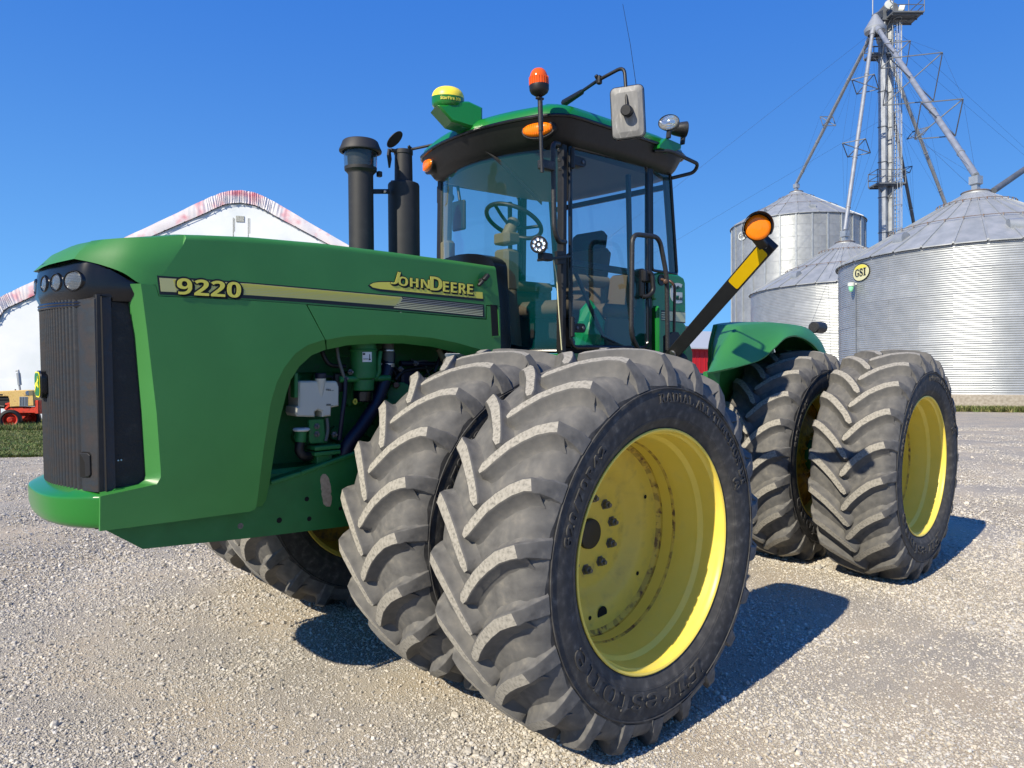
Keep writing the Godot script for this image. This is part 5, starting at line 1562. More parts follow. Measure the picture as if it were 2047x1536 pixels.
func make_frame() -> void:
	var outline := [[206, 1058], [285, 1098], [500, 1076], [690, 1053], [800, 1040], [1000, 1018], [1150, 1000], [1150, 820], [1000, 835], [820, 872], [710, 906], [600, 946], [539, 966], [480, 990], [206, 1030]]
	for sd in [1.0, -1.0]:
		var f := MB.new()
		prism(f, list2(outline, 0.40), 0.36, 0.40, Transform3D.IDENTITY, 0.004)
		# top flange
		var fl := list3([[539, 966], [600, 946], [710, 906], [820, 872]], 0.40)
		for i in 3: bar(f, fl[i] + Vector3(0, 0, -0.02), fl[i + 1] + Vector3(0, 0, -0.02), 0.07, 0.022, 0.005)
		var fr := part("frame_rail", f if sd > 0 else f.mirrored(), M.frame_green, tractor, 30.0)
		for q in [[613, 998, 7], [558, 1040.5, 8], [618, 1037.5, 7], [680, 1017, 6]]:
			var b := MB.new(); var c := pz(q[0], q[1], 0.40)
			lathe(b, [Vector2(0.0008, 0.0145 * q[2] / 8.0), Vector2(0.001, 0.0)], 16, at(c))
			part("bolt_hole", b if sd > 0 else b.mirrored(), M.void_black, fr)
		var ib := MB.new(); var ic := pz(480.5, 1052, 0.40)
		lathe(ib, [Vector2(0.0, 0.0145), Vector2(0.001, 0.0145), Vector2(0.001, 0.0)], 16, at(ic))
		part("plug", ib if sd > 0 else ib.mirrored(), M.bolt_steel, fr)
		if sd > 0:
			var s := MB.new()
			var rng := RandomNumberGenerator.new(); rng.seed = 4
			var L := []; var R := []
			for k in 14:
				var t := k / 13.0
				var mid := lerpf(648, 655.5, t); var w := 6.0 * sqrt(maxf(0.0, 1.0 - pow(2.0 * t - 1.0, 4.0))) + 4.0
				L.append([mid - w + rng.randf_range(-0.5, 1.2), lerpf(948, 1013, t)])
				R.append([mid + w + rng.randf_range(-2.5, 0.5), lerpf(948, 1013, t)])
			R.reverse()
			prism(s, list2(L + R, 0.40), 0.40, 0.4008)
			tag(part("scrape", s, M.bare_scratch, fr), "bare beige scrape in the paint", "")
	# belly between the rails, axle housings and the drive line
	var b := MB.new(); box(b, Vector3(-0.2, 1.12, 0), Vector3(2.6, 0.18, 0.7), 0.02)
	part("belly_plate", b, M.frame_green, tractor)
	var ax := MB.new()
	cyl(ax, Vector3(0, 0.902, -1.44), Vector3(0, 0.902, 1.44), 0.13, 28)
	lathe(ax, [Vector2(-0.33, 0.0), Vector2(-0.33, 0.13), Vector2(-0.22, 0.26), Vector2(0.22, 0.26), Vector2(0.33, 0.13), Vector2(0.33, 0.0)], 28, at(Vector3(0, 0.92, 0)))
	part("front_axle", ax, M.frame_green, tractor)
	ax = MB.new(); ax.add(MB.new())
	var ra := MB.new()
	cyl(ra, Vector3(3.5142, 0.902, -1.44), Vector3(3.5142, 0.902, 1.44), 0.13, 28)
	lathe(ra, [Vector2(-0.33, 0.0), Vector2(-0.33, 0.13), Vector2(-0.22, 0.26), Vector2(0.22, 0.26), Vector2(0.33, 0.13), Vector2(0.33, 0.0)], 28, at(Vector3(3.5142, 0.92, 0)))
	ax.add(ra, rear_xf(Transform3D.IDENTITY))
	part("rear_axle", ax, M.frame_green, tractor)
	var ar := MB.new()
	box(ar, Vector3(1.1, 1.12, 0), Vector3(0.9, 0.4, 0.72), 0.03); cyl(ar, Vector3(1.757, 0.75, 0), Vector3(1.757, 1.5, 0), 0.12, 24)
	box(ar, Vector3(1.9, 1.12, 0), Vector3(0.5, 0.3, 0.4), 0.03)
	part("articulation_joint", ar, M.frame_green, tractor)

func make_engine() -> void:
	var m := MB.new()
	box(m, Vector3(-0.45, 1.38, -0.02), Vector3(1.25, 0.62, 0.36), 0.03)
	box(m, Vector3(-0.45, 1.78, -0.02), Vector3(1.15, 0.22, 0.30), 0.03)
	for k in 6: box(m, Vector3(-0.95 + k * 0.2, 1.6, 0.18), Vector3(0.13, 0.2, 0.06), 0.02)
	for k in 5: cyl(m, Vector3(-0.9 + k * 0.22, 1.35, 0.15), Vector3(-0.9 + k * 0.22, 1.35, 0.2), 0.04, 14)
	var en := part("engine", m, M.engine_green, tractor)
	# filter canister
	var c := pz(726, 725, 0.33)
	var F := func(y0: float, y1: float, r: float, n := 24) -> MB:
		var q := MB.new(); cyl(q, Vector3(c.x, y0, c.z), Vector3(c.x, y1, c.z), r, n, 0.006); return q
	var top := pz(726, 690, 0.33).y; var mid := pz(726, 757, 0.33).y; var bot := pz(726, 781, 0.33).y; var bowl := pz(726, 803, 0.33).y
	m = F.call(mid, top + 0.02, 0.073); m.add(F.call(top - 0.035, top - 0.02, 0.079)); m.add(F.call(bot, mid, 0.058))
	cyl(m, Vector3(c.x - 0.16, mid + 0.0, c.z + 0.02), Vector3(c.x + 0.16, mid + 0.0, c.z + 0.02), 0.018, 12)
	var fi := part("filter", m, M.engine_green, tractor)
	m = F.call(bowl, bot, 0.055); part("filter_bowl", m, M.gloss_black, fi)
	m = MB.new()
	var lab := []
	for k in 6:
		var a := lerpf(0.86, 1.58, k / 5.0) + 0.12
		lab.append([Vector3(c.x - cos(a) * 0.0745 * -1.0 * -1.0, pz(722, 724, 0.4).y, c.z + sin(a) * 0.0745), Vector3(c.x - cos(a) * 0.0745, pz(722, 704, 0.4).y, c.z + sin(a) * 0.0745)])
	for i in 5: m.quad(lab[i][0], lab[i + 1][0], lab[i + 1][1], lab[i][1])
	part("filter_label", m, M.white_paint, fi)
	m = MB.new()
	var lx := Vector3(c.x - 0.012, 0, c.z + 0.0752)
	box(m, lx + Vector3(0.008, pz(727, 714, 0.4).y, 0), Vector3(0.004, 0.03, 0.002), 0.0); box(m, lx + Vector3(0.008, pz(727, 719, 0.4).y, 0), Vector3(0.011, 0.008, 0.002), 0.0)
	box(m, lx + Vector3(-0.025, pz(727, 708, 0.4).y, -0.004), Vector3(0.012, 0.01, 0.004), 0.0); box(m, lx + Vector3(-0.015, pz(727, 718, 0.4).y, -0.002), Vector3(0.03, 0.003, 0.004), 0.0)
	part("label_print", m, M.decal_black, fi)
	# coolant bottle
	m = MB.new()
	prism(m, list2([[597, 764], [602, 762], [632, 762], [652, 762], [671, 762], [675, 765], [678, 774], [678, 812], [663, 815], [662, 832], [645, 834], [644, 823], [635, 820], [630, 824], [630, 834], [595, 833], [591, 827], [592, 814], [597, 812]], 0.38), 0.26, 0.38, Transform3D.IDENTITY, 0.008)
	var bt := part("coolant_bottle", m, M.bottle_plastic, tractor, 30.0)
	m = MB.new(); var nb := pz(641, 806, 0.37); var nt := pz(641, 757, 0.37)
	lathe(m, [Vector2(0, 0.004), Vector2(0.06, 0.016), Vector2(nb.distance_to(nt), 0.029), Vector2(nb.distance_to(nt), 0.0)], 18, Transform3D(Basis(Vector3(1, 0, 0), Vector3(0, 0, -1), Vector3(0, 1, 0)), nb))
	part("filler_neck", m, M.bottle_plastic, bt)
	m = MB.new(); cyl(m, nt, nt + Vector3(0, 0.03, 0), 0.03, 14); part("filler_cap", m, M.hose_blue, bt)
	m = MB.new()
	text_on(m, "FULL", sans_bold, pz(652, 781.5, 0.381), pz(662, 781.5, 0.381), pz(652, 777.5, 0.381), 0.0008)
	text_on(m, "ADD", sans_bold, pz(652, 811.5, 0.381), pz(661, 811.5, 0.381), pz(652, 807.5, 0.381), 0.0008)
	box(m, pz(665, 781, 0.381), Vector3(0.012, 0.002, 0.001), 0.0); box(m, pz(664, 811, 0.381), Vector3(0.012, 0.002, 0.001), 0.0)
	part("level_marks", m, M.decal_black, bt)
	# hoses and pipes
	var H := func(called: String, pts: Array, r: float, mt: Material) -> void:
		var q := MB.new(); var P := []
		for a in pts: P.append(pz(a[0], a[1], a[2]))
		tube(q, smooth(P, 6), r, 12)
		part(called, q, mt, tractor, 50.0)
	H.call("coolant_hose", [[778, 705, 0.30], [772, 745, 0.32], [755, 800, 0.34], [725, 850, 0.36], [695, 890, 0.37], [680, 935, 0.35]], 0.037, M.hose_blue)
	H.call("charge_pipe", [[775, 680, 0.30], [776, 705, 0.31], [776, 735, 0.315]], 0.034, M.grey_plastic)
	H.call("fuel_hose", [[690, 755, 0.36], [689, 790, 0.365], [684, 830, 0.37], [678, 880, 0.36]], 0.012, M.hose_blue)
	H.call("drain_hose", [[653, 836, 0.36], [655, 860, 0.365], [651, 882, 0.37]], 0.009, M.grey_plastic)
	H.call("breather_hose", [[643, 700, 0.30], [650, 718, 0.31], [662, 730, 0.31], [690, 733, 0.3]], 0.012, M.hose_black)
	H.call("sensor_cable", [[673, 690, 0.34], [676, 715, 0.35], [683, 740, 0.36], [688, 755, 0.36]], 0.009, M.grey_plastic)
	H.call("injector_pipe", [[800, 727, 0.28], [835, 727, 0.27], [870, 728, 0.26], [905, 722, 0.25]], 0.016, M.hose_blue)
	H.call("turbo_drain", [[790, 760, 0.28], [803, 745, 0.28], [830, 738, 0.27], [860, 736, 0.26]], 0.014, M.hose_black)
	H.call("dipstick_hose", [[760, 703, 0.36], [757, 725, 0.37], [757, 745, 0.37], [748, 758, 0.36]], 0.013, M.engine_green)
	H.call("vent_hose", [[900, 690, 0.30], [880, 715, 0.32], [868, 745, 0.34]], 0.012, M.hose_black)
	H.call("harness_sleeve", [[876, 697, 0.36], [885, 715, 0.36], [896, 735, 0.36]], 0.018, M.tan_plastic)
	H.call("suction_hose", [[770, 825, 0.30], [760, 870, 0.32], [748, 910, 0.34]], 0.02, M.grey_plastic)
	var rng := RandomNumberGenerator.new(); rng.seed = 66
	for k in 12:                                   # looms and small lines along the block
		var u := rng.randf_range(640, 900); var v := rng.randf_range(700, 760)
		var P := []
		for j in 5: P.append([u + j * rng.randf_range(6, 22), v + j * rng.randf_range(-6, 26) + rng.randf_range(-8, 8), 0.23 + 0.05 * rng.randf()])
		H.call("wiring_loom", P, rng.randf_range(0.004, 0.009), [M.hose_black, M.grey_plastic, M.engine_green, M.hose_black][k % 4])
	for q in [[690, 757], [741, 757], [700, 744], [757, 728], [800, 738], [668, 869], [830, 727], [745, 700]]:
		inst("pipe_union", bolt_mesh(0.012, 0.016, M.bolt_steel), en, at(pz(q[0], q[1], 0.35)))
	m = MB.new()
	for y in [732.0, 728.0, 701.0]: cyl(m, pz(776, y + 2, 0.313), pz(776, y - 2, 0.313), 0.0385, 20, 0.002)
	part("hose_clamp", m, M.bright_steel, tractor)
	m = MB.new(); box(m, pz(815, 760, 0.25), Vector3(0.13, 0.12, 0.08), 0.012); part("control_module", m, M.hose_blue, tractor)
	m = MB.new(); cyl(m, pz(800, 790, 0.2), pz(800, 790, 0.3), 0.075, 20); cyl(m, pz(770, 815, 0.2), pz(770, 815, 0.3), 0.05, 20); part("fuel_pump", m, M.engine_green, tractor)
	m = MB.new(); cyl(m, pz(792, 770, 0.29), pz(792, 770, 0.31), 0.019, 14); part("pump_cap", m, M.copper_worn, tractor)
	# bracket plate with bolts, dipstick cap, engine mount
	m = MB.new()
	prism(m, list2([[618, 840], [647, 838], [650, 870], [655, 886], [622, 887], [618, 880]], 0.36), 0.34, 0.36, Transform3D.IDENTITY, 0.003)
	var bk := part("mount_bracket", m, M.engine_green, tractor)
	var bm := bolt_mesh(0.013, 0.012, M.bolt_steel)
	for q in [[633, 852.5], [633, 868], [668, 869]]: inst("bracket_bolt", bm, bk, at(pz(q[0], q[1], 0.36)))
	m = MB.new()
	box(m, pz(645, 893, 0.34), Vector3(0.15, 0.022, 0.12), 0.004); box(m, pz(645, 904, 0.34), Vector3(0.15, 0.022, 0.12), 0.004); box(m, pz(642, 917, 0.34), Vector3(0.09, 0.05, 0.08), 0.004)
	part("engine_mount", m, M.engine_green, tractor)
	m = MB.new(); cyl(m, pz(602, 862, 0.36), pz(602, 856, 0.36), 0.045, 9, 0.006); var fc := part("oil_cap", m, M.sticker_white, tractor)
	m = MB.new(); cyl(m, pz(600, 884, 0.36), pz(602, 862, 0.36), 0.028, 16); part("oil_filler", m, M.engine_green, fc)
	m = MB.new(); tube(m, smooth([pz(600, 884, 0.36), pz(598, 900, 0.36), pz(606, 912, 0.36), pz(620, 912, 0.34)], 5), 0.024, 12); part("oil_elbow", m, M.hose_black, fc)
	# radiator core edge seen past the front panel
	m = MB.new(); box(m, Vector3(-1.22, 1.50, 0.0), Vector3(0.08, 0.62, 0.74), 0.01)
	var rd := part("radiator", m, M.dark, tractor)
	m = MB.new(); bar(m, pz(588, 745, 0.38), pz(588, 795, 0.38), 0.05, 0.02); part("radiator_strut", m, M.engine_green, rd)
	m = MB.new(); box(m, pz(678, 765, 0.33), Vector3(0.06, 0.10, 0.03), 0.006, Transform3D.IDENTITY); part("relay_box", m, M.black_plastic, tractor)
	m = MB.new(); lathe(m, [Vector2(-0.004, 0.012), Vector2(0.004, 0.017), Vector2(0.004, 0.008), Vector2(-0.004, 0.008)], 18, at(pz(709, 803, 0.37), Vector3(0, 0.3, 0))); part("dipstick_ring", m, M.decal_gold, tractor)

func make_stacks() -> void:
	var z := -0.2
	# air intake with a bowl pre-cleaner
	var top := pz(721, 352, z); var sc := 1.0
	var base := Vector3(top.x, 2.30, z)
	var r := absf(pz(748, 420, z).x - pz(701, 420, z).x) * 0.5 * 0.92
	var up := Basis(Vector3(1, 0, 0), Vector3(0, 0, -1), Vector3(0, 1, 0))
	var y := func(v: float) -> float: return pz(722, v, z).y - base.y
	var m := MB.new()
	lathe(m, [Vector2(0, r), Vector2(y.call(350), r), Vector2(y.call(346), r * 1.12), Vector2(y.call(342), r * 1.28), Vector2(y.call(336), r * 1.3)], 36, Transform3D(up, base))
	var st := part("intake_stack", m, M.matt_black, tractor)
	m = MB.new()
	lathe(m, [Vector2(y.call(338), r * 1.02), Vector2(y.call(312), r * 1.05), Vector2(y.call(300), r * 0.8)], 30, Transform3D(up, base))
	part("intake_mesh", m, M.screen_black, st)
	m = MB.new()
	lathe(m, [Vector2(y.call(336), r * 1.30), Vector2(y.call(300), r * 1.34)], 36, Transform3D(up, base))
	part("dust_cup", m, M.clear_cup, st)
	m = MB.new()
	lathe(m, [Vector2(y.call(306), r * 1.45), Vector2(y.call(305), r * 1.68), Vector2(y.call(302), r * 1.70), Vector2(y.call(294), r * 1.55), Vector2(y.call(285), r * 1.42), Vector2(y.call(282.5), r * 1.3), Vector2(y.call(281.5), 0.0)], 36, Transform3D(up, base))
	part("intake_cap", m, M.matt_black, st)
	m = MB.new(); box(m, Vector3(top.x + r * 1.35, pz(722, 346, z).y, z + 0.05), Vector3(0.03, 0.035, 0.03), 0.004); part("cup_latch", m, M.black_plastic, st)
	# exhaust: fat muffler, narrower tail with an open rain flap
	var eb := pz(808, 510, z); var ex := Vector3(eb.x, 2.30, z)
	var R := absf(pz(836, 440, z).x - pz(779, 440, z).x) * 0.5 * 0.92
	var ye := func(v: float) -> float: return pz(805, v, z).y - ex.y
	m = MB.new()
	lathe(m, [Vector2(0, R), Vector2(ye.call(371), R), Vector2(ye.call(367.5), R * 0.95), Vector2(ye.call(366), R * 0.85), Vector2(ye.call(364), R * 0.62)], 40, Transform3D(up, ex))
	var mu := part("muffler", m, M.matt_black, tractor)
	m = MB.new()
	lathe(m, [Vector2(ye.call(370), R * 0.58), Vector2(ye.call(310), R * 0.555), Vector2(ye.call(309), R * 0.60), Vector2(ye.call(301), R * 0.60), Vector2(ye.call(300.5), R * 0.52), Vector2(ye.call(312), R * 0.5)], 32, Transform3D(up, ex))
	part("tail_pipe", m, M.matt_black, mu)
	m = MB.new()
	var lid := pz(789, 279, z)
	var n := Vector3(-0.38, 0.68, -0.55).normalized(); var xx := n.cross(Vector3.UP).normalized()
	prism(m, ellipse(R * 0.64, R * 0.64, 26), -0.002, 0.002, Transform3D(Basis(xx, n.cross(xx), n), lid))
	prism(m, [Vector2(-0.05, -0.02), Vector2(0.0, -0.09), Vector2(0.05, -0.02), Vector2(0.02, 0.03), Vector2(-0.02, 0.03)], -0.006, 0.006, Transform3D(Basis(Vector3(0.7, 0, -0.7), Vector3(0, 1, 0), Vector3(0.7, 0, 0.7)), pz(778, 308, z)))
	bar(m, pz(779, 300, z), pz(795, 303, z), 0.03, 0.02)
	part("rain_flap", m, M.matt_black, mu)
	m = MB.new(); bar(m, pz(744, 383, z), pz(778, 383, z), 0.018, 0.03, 0.004); part("stack_brace", m, M.matt_black, mu)
	m = MB.new(); cyl(m, pz(769, 383, z + 0.02), pz(769, 383, z + 0.03), 0.011, 8); part("brace_bolt", m, M.bright_steel, mu)

# ================================================================== cab
func shield_x(z: float) -> float: return 0.50 + 0.165 * pow(z / 0.62, 2.0)

func roof_outline(inset: float, front: float) -> Array:
	# plan (x, z), counter-clockwise seen from above is taken care of by the loft
	var pts := []
	for k in 17:                                    # bowed front from right to left
		var z := lerpf(-0.62, 0.62, k / 16.0)
		pts.append(Vector2(0.385 + front + inset + 0.15 * pow(z / 0.7, 2.0), z * (0.74 - inset) / 0.74))
	var w := 0.765 - inset
	for q in [[0.56, 0.70], [0.605, 0.735], [0.66, 0.757], [0.75, 0.765], [1.2, 0.765], [1.6, 0.755], [1.85, 0.73], [1.96, 0.69], [2.02, 0.62], [2.05, 0.5]]:
		pts.append(Vector2(q[0] + (front * 0.6 if q[0] < 0.8 else 0.0) + (inset * 0.5 if q[0] < 0.7 else (-inset if q[0] > 1.7 else 0.0)), q[1] - inset))
	for q in [[2.06, 0.2], [2.06, -0.2]]: pts.append(Vector2(q[0] - inset, q[1]))
	for q in [[2.05, -0.5], [2.02, -0.62], [1.96, -0.69], [1.85, -0.73], [1.6, -0.755], [1.2, -0.765], [0.75, -0.765], [0.66, -0.757], [0.605, -0.735], [0.56, -0.70]]:
		pts.append(Vector2(q[0] + (front * 0.6 if q[0] < 0.8 else 0.0) + (inset * 0.5 if q[0] < 0.7 else (-inset if q[0] > 1.7 else 0.0)), q[1] + inset))
	return pts
func roof_ring(y: float, inset: float, front := 0.0, crown_up := 0.0) -> Array:
	var out := []
	for p in roof_outline(inset, front):
		out.append(Vector3(p.x, y + crown_up, p.y))
	return out
func make_cab() -> void:
	# sill and floor
	var m := MB.new()
	var sill := []
	for k in 13:
		var z := lerpf(-0.66, 0.66, k / 12.0); sill.append(Vector2(shield_x(z) - 0.015, z))
	sill.append_array([Vector2(1.98, 0.66), Vector2(1.98, -0.66)])
	var flat := Transform3D(Basis(Vector3(1, 0, 0), Vector3(0, 0, 1), Vector3(0, -1, 0)), Vector3.ZERO)
	prism(m, sill, -1.80, -1.50, flat)
	part("cab_base", m, M.cab_green, tractor)
	m = MB.new(); var fl := []
	for v in sill: fl.append(Vector2(lerpf(1.2, v.x, 0.97), v.y * 0.97))
	prism(m, fl, -1.835, -1.802, flat)
	part("cab_floor", m, M.cloth_dark, tractor)
	# posts
	for sd in [1.0, -1.0]:
		var p := MB.new()
		bar(p, Vector3(0.672, 1.80, 0.652), Vector3(0.695, 3.14, 0.640), 0.055, 0.045, 0.008)
		part("front_post", p if sd > 0 else p.mirrored(), M.black_plastic, tractor)
		p = MB.new()
		bar(p, Vector3(1.565, 1.80, 0.668), Vector3(1.575, 3.16, 0.652), 0.04, 0.05, 0.008)
		part("middle_post", p if sd > 0 else p.mirrored(), M.black_plastic, tractor)
		p = MB.new()
		bar(p, Vector3(1.955, 2.38, 0.61), Vector3(1.865, 3.16, 0.60), 0.05, 0.06, 0.01)
		part("rear_post", p if sd > 0 else p.mirrored(), M.black_plastic, tractor)
		p = MB.new()                                  # seals round the quarter window
		tube(p, bend([Vector3(1.60, 3.14, 0.662), Vector3(1.60, 2.40, 0.672), Vector3(1.955, 2.40, 0.640), Vector3(1.875, 3.14, 0.630), Vector3(1.61, 3.14, 0.662)], 0.03), 0.011, 8)
		var qs := part("quarter_window_seal", p if sd > 0 else p.mirrored(), M.gloss_black, tractor)
		p = MB.new()
		p.quad(Vector3(1.60, 2.40, 0.668), Vector3(1.955, 2.40, 0.638), Vector3(1.875, 3.14, 0.628), Vector3(1.60, 3.14, 0.658))
		part("quarter_window", p if sd > 0 else p.mirrored(), M.window_glass, tractor)
		# door: frame, pane, inner rail, handle
		p = MB.new()
		tube(p, bend([Vector3(0.735, 3.12, 0.668), Vector3(0.725, 1.84, 0.688), Vector3(1.53, 1.84, 0.692), Vector3(1.54, 3.14, 0.668), Vector3(0.745, 3.12, 0.668)], 0.06), 0.014, 8)
		var d := part("door", p if sd > 0 else p.mirrored(), M.gloss_black, tractor)
		p = MB.new(); p.quad(Vector3(0.725, 1.84, 0.688), Vector3(1.53, 1.84, 0.692), Vector3(1.54, 3.14, 0.668), Vector3(0.735, 3.12, 0.668))
		part("door_glass", p if sd > 0 else p.mirrored(), M.window_glass, d)
		p = MB.new(); bar(p, Vector3(0.74, 2.385, 0.655), Vector3(1.53, 2.365, 0.66), 0.03, 0.045, 0.006)
		bar(p, Vector3(1.40, 2.39, 0.63), Vector3(1.385, 3.06, 0.62), 0.035, 0.03, 0.006)
		part("inner_rail", p if sd > 0 else p.mirrored(), M.black_plastic, d)
		p = MB.new()
		tube(p, bend([Vector3(1.44, 2.37, 0.70), Vector3(1.50, 2.37, 0.745), Vector3(1.515, 2.24, 0.75), Vector3(1.47, 2.20, 0.735), Vector3(1.44, 2.20, 0.71)], 0.03), 0.017, 10)
		box(p, Vector3(1.475, 2.345, 0.715), Vector3(0.09, 0.09, 0.04), 0.012)
		part("door_handle", p if sd > 0 else p.mirrored(), M.black_plastic, d)
		p = MB.new(); bar(p, Vector3(1.46, 2.40, 0.668), Vector3(1.46, 2.19, 0.668), 0.09, 0.05, 0.02)
		part("handle_recess", p if sd > 0 else p.mirrored(), M.gloss_black, d)
		for y in [3.03, 1.965]:
			p = MB.new()
			cyl(p, Vector3(0.718, y - 0.06, 0.708), Vector3(0.718, y + 0.07, 0.706), 0.015, 12)
			prism(p, round_rect(0.13, 0.06, 0.028), 0.0, 0.014, at(Vector3(0.79, y, 0.688)), 0.003)
			var hg := part("door_hinge", p if sd > 0 else p.mirrored(), M.black_plastic, d)
			var bs := MB.new()
			for bx in ([0.82] if y > 2.5 else [0.77, 0.825]): cyl(bs, Vector3(bx, y, 0.70), Vector3(bx, y, 0.709), 0.011, 8, 0.002)
			part("hinge_bolt", bs if sd > 0 else bs.mirrored(), M.bolt_steel, d)
	# windscreen, bowed
	m = MB.new()
	var lo := []; var hi := []
	for k in 19:
		var z := lerpf(-0.625, 0.625, k / 18.0)
		lo.append(Vector3(shield_x(z), 1.815, z)); hi.append(Vector3(shield_x(z) + 0.015, 3.13, z))
	loft(m, [lo, hi])
	part("windscreen", m, M.window_glass, tractor, 60.0)
	m = MB.new(); tube(m, lo, 0.013, 8); part("windscreen_seal", m, M.gloss_black, tractor)
	m = MB.new()
	m.quad(Vector3(1.96, 2.40, 0.60), Vector3(1.96, 2.40, -0.60), Vector3(1.88, 3.14, -0.60), Vector3(1.88, 3.14, 0.60))
	part("rear_window", m, M.window_glass, tractor)
	m = MB.new(); bar(m, Vector3(1.955, 2.38, 0.62), Vector3(1.955, 2.38, -0.62), 0.04, 0.05); bar(m, Vector3(1.87, 3.05, 0.62), Vector3(1.87, 3.05, -0.62), 0.03, 0.04); part("rear_window_frame", m, M.black_plastic, tractor)
	m = MB.new(); box(m, Vector3(1.97, 2.09, 0), Vector3(0.04, 0.58, 1.25), 0.01); part("rear_bulkhead", m, M.cab_green, tractor)
	# cowl behind the hood: black arch of a seal
	m = MB.new()
	var arch := []
	for k in 13:
		var a := PI * k / 12.0
		arch.append(Vector2(cos(a) * 0.36, 2.36 + 0.11 * sin(a)))
	arch.append_array([Vector2(-0.40, 1.82), Vector2(0.40, 1.82)])
	prism(m, arch, -0.47, -0.36, Transform3D(Basis(Vector3(0, 0, 1), Vector3(0, 1, 0), Vector3(-1, 0, 0)), Vector3.ZERO))
	part("cowl", m, M.gloss_black, tractor)
	# roof: black eave, thin rim, green cap
	m = MB.new()
	var R0 := roof_ring(3.105, 0.16, 0.0); var R1 := roof_ring(3.125, 0.075, 0.03); var R2 := roof_ring(3.17, 0.045, 0.02); var R3 := roof_ring(3.235, 0.02, 0.0); var R4 := roof_ring(3.262, 0.004); var R5 := roof_ring(3.272, 0.004)
	loft(m, [R0, R1, R2, R3, R4, R5], true)
	var rf := part("roof", m, M.black_plastic, tractor, 50.0)
	m = MB.new()
	var rim_pts := roof_ring(3.272, -0.004); rim_pts.append(rim_pts[0]); tube(m, rim_pts, 0.012, 6); part("roof_rim", m, M.gloss_black, rf, 60.0)
	m = MB.new()
	var G := [roof_ring(3.278, 0.004), roof_ring(3.318, 0.012), roof_ring(3.352, 0.045), roof_ring(3.382, 0.11), roof_ring(3.405, 0.24), roof_ring(3.415, 0.4)]
	loft(m, G, true)
	var cc := Vector3(1.2, 3.42, 0)
	for k in G[5].size(): m.tri(cc, G[5][k], G[5][(k + 1) % G[5].size()])
	part("roof_cap", m, M.cab_green, rf, 50.0)
	m = MB.new()
	for k in R0.size(): m.tri(Vector3(1.2, 3.09, 0), R0[(k + 1) % R0.size()], R0[k])
	part("headliner", m, M.grey_plastic, rf, 50.0)
	# amber lamps let into the eave
	for sd in [1.0, -1.0]:
		var n := Vector3(-0.93, -0.05, 0.36).normalized(); var x := Vector3.UP.cross(n).normalized()
		var fr := Transform3D(Basis(x, n.cross(x), n), Vector3(0.535, 3.205, 0.585))
		m = MB.new(); prism(m, ellipse(0.118, 0.06), -0.06, 0.006, fr, 0.004)
		var hs := part("eave_lamp", m if sd > 0 else m.mirrored(), M.black_plastic, tractor)
		m = MB.new(); var rings := []
		for st in [[1.0, 0.004], [0.95, 0.016], [0.75, 0.026], [0.3, 0.032], [0.02, 0.033]]:
			var ring := []
			for v in ellipse(0.104 * st[0], 0.044 * st[0], 28): ring.append(fr * Vector3(v.x - 0.004, v.y, st[1]))
			rings.append(ring)
		loft(m, rings, true)
		part("amber_lens", m if sd > 0 else m.mirrored(), M.amber, hs, 60.0)
		var rb := MB.new()
		for j in 13:
			var xx := lerpf(-0.09, 0.09, j / 12.0); var hh := 0.044 * sqrt(1.0 - pow(xx / 0.104, 2.0))
			box(rb, Vector3(xx - 0.004, 0, 0.018 + 0.013 * (1.0 - pow(xx / 0.104, 2.0))), Vector3(0.003, hh * 1.5, 0.004), 0.0, fr)
		part("lens_ridges", rb if sd > 0 else rb.mirrored(), M.amber, hs)
	make_interior()

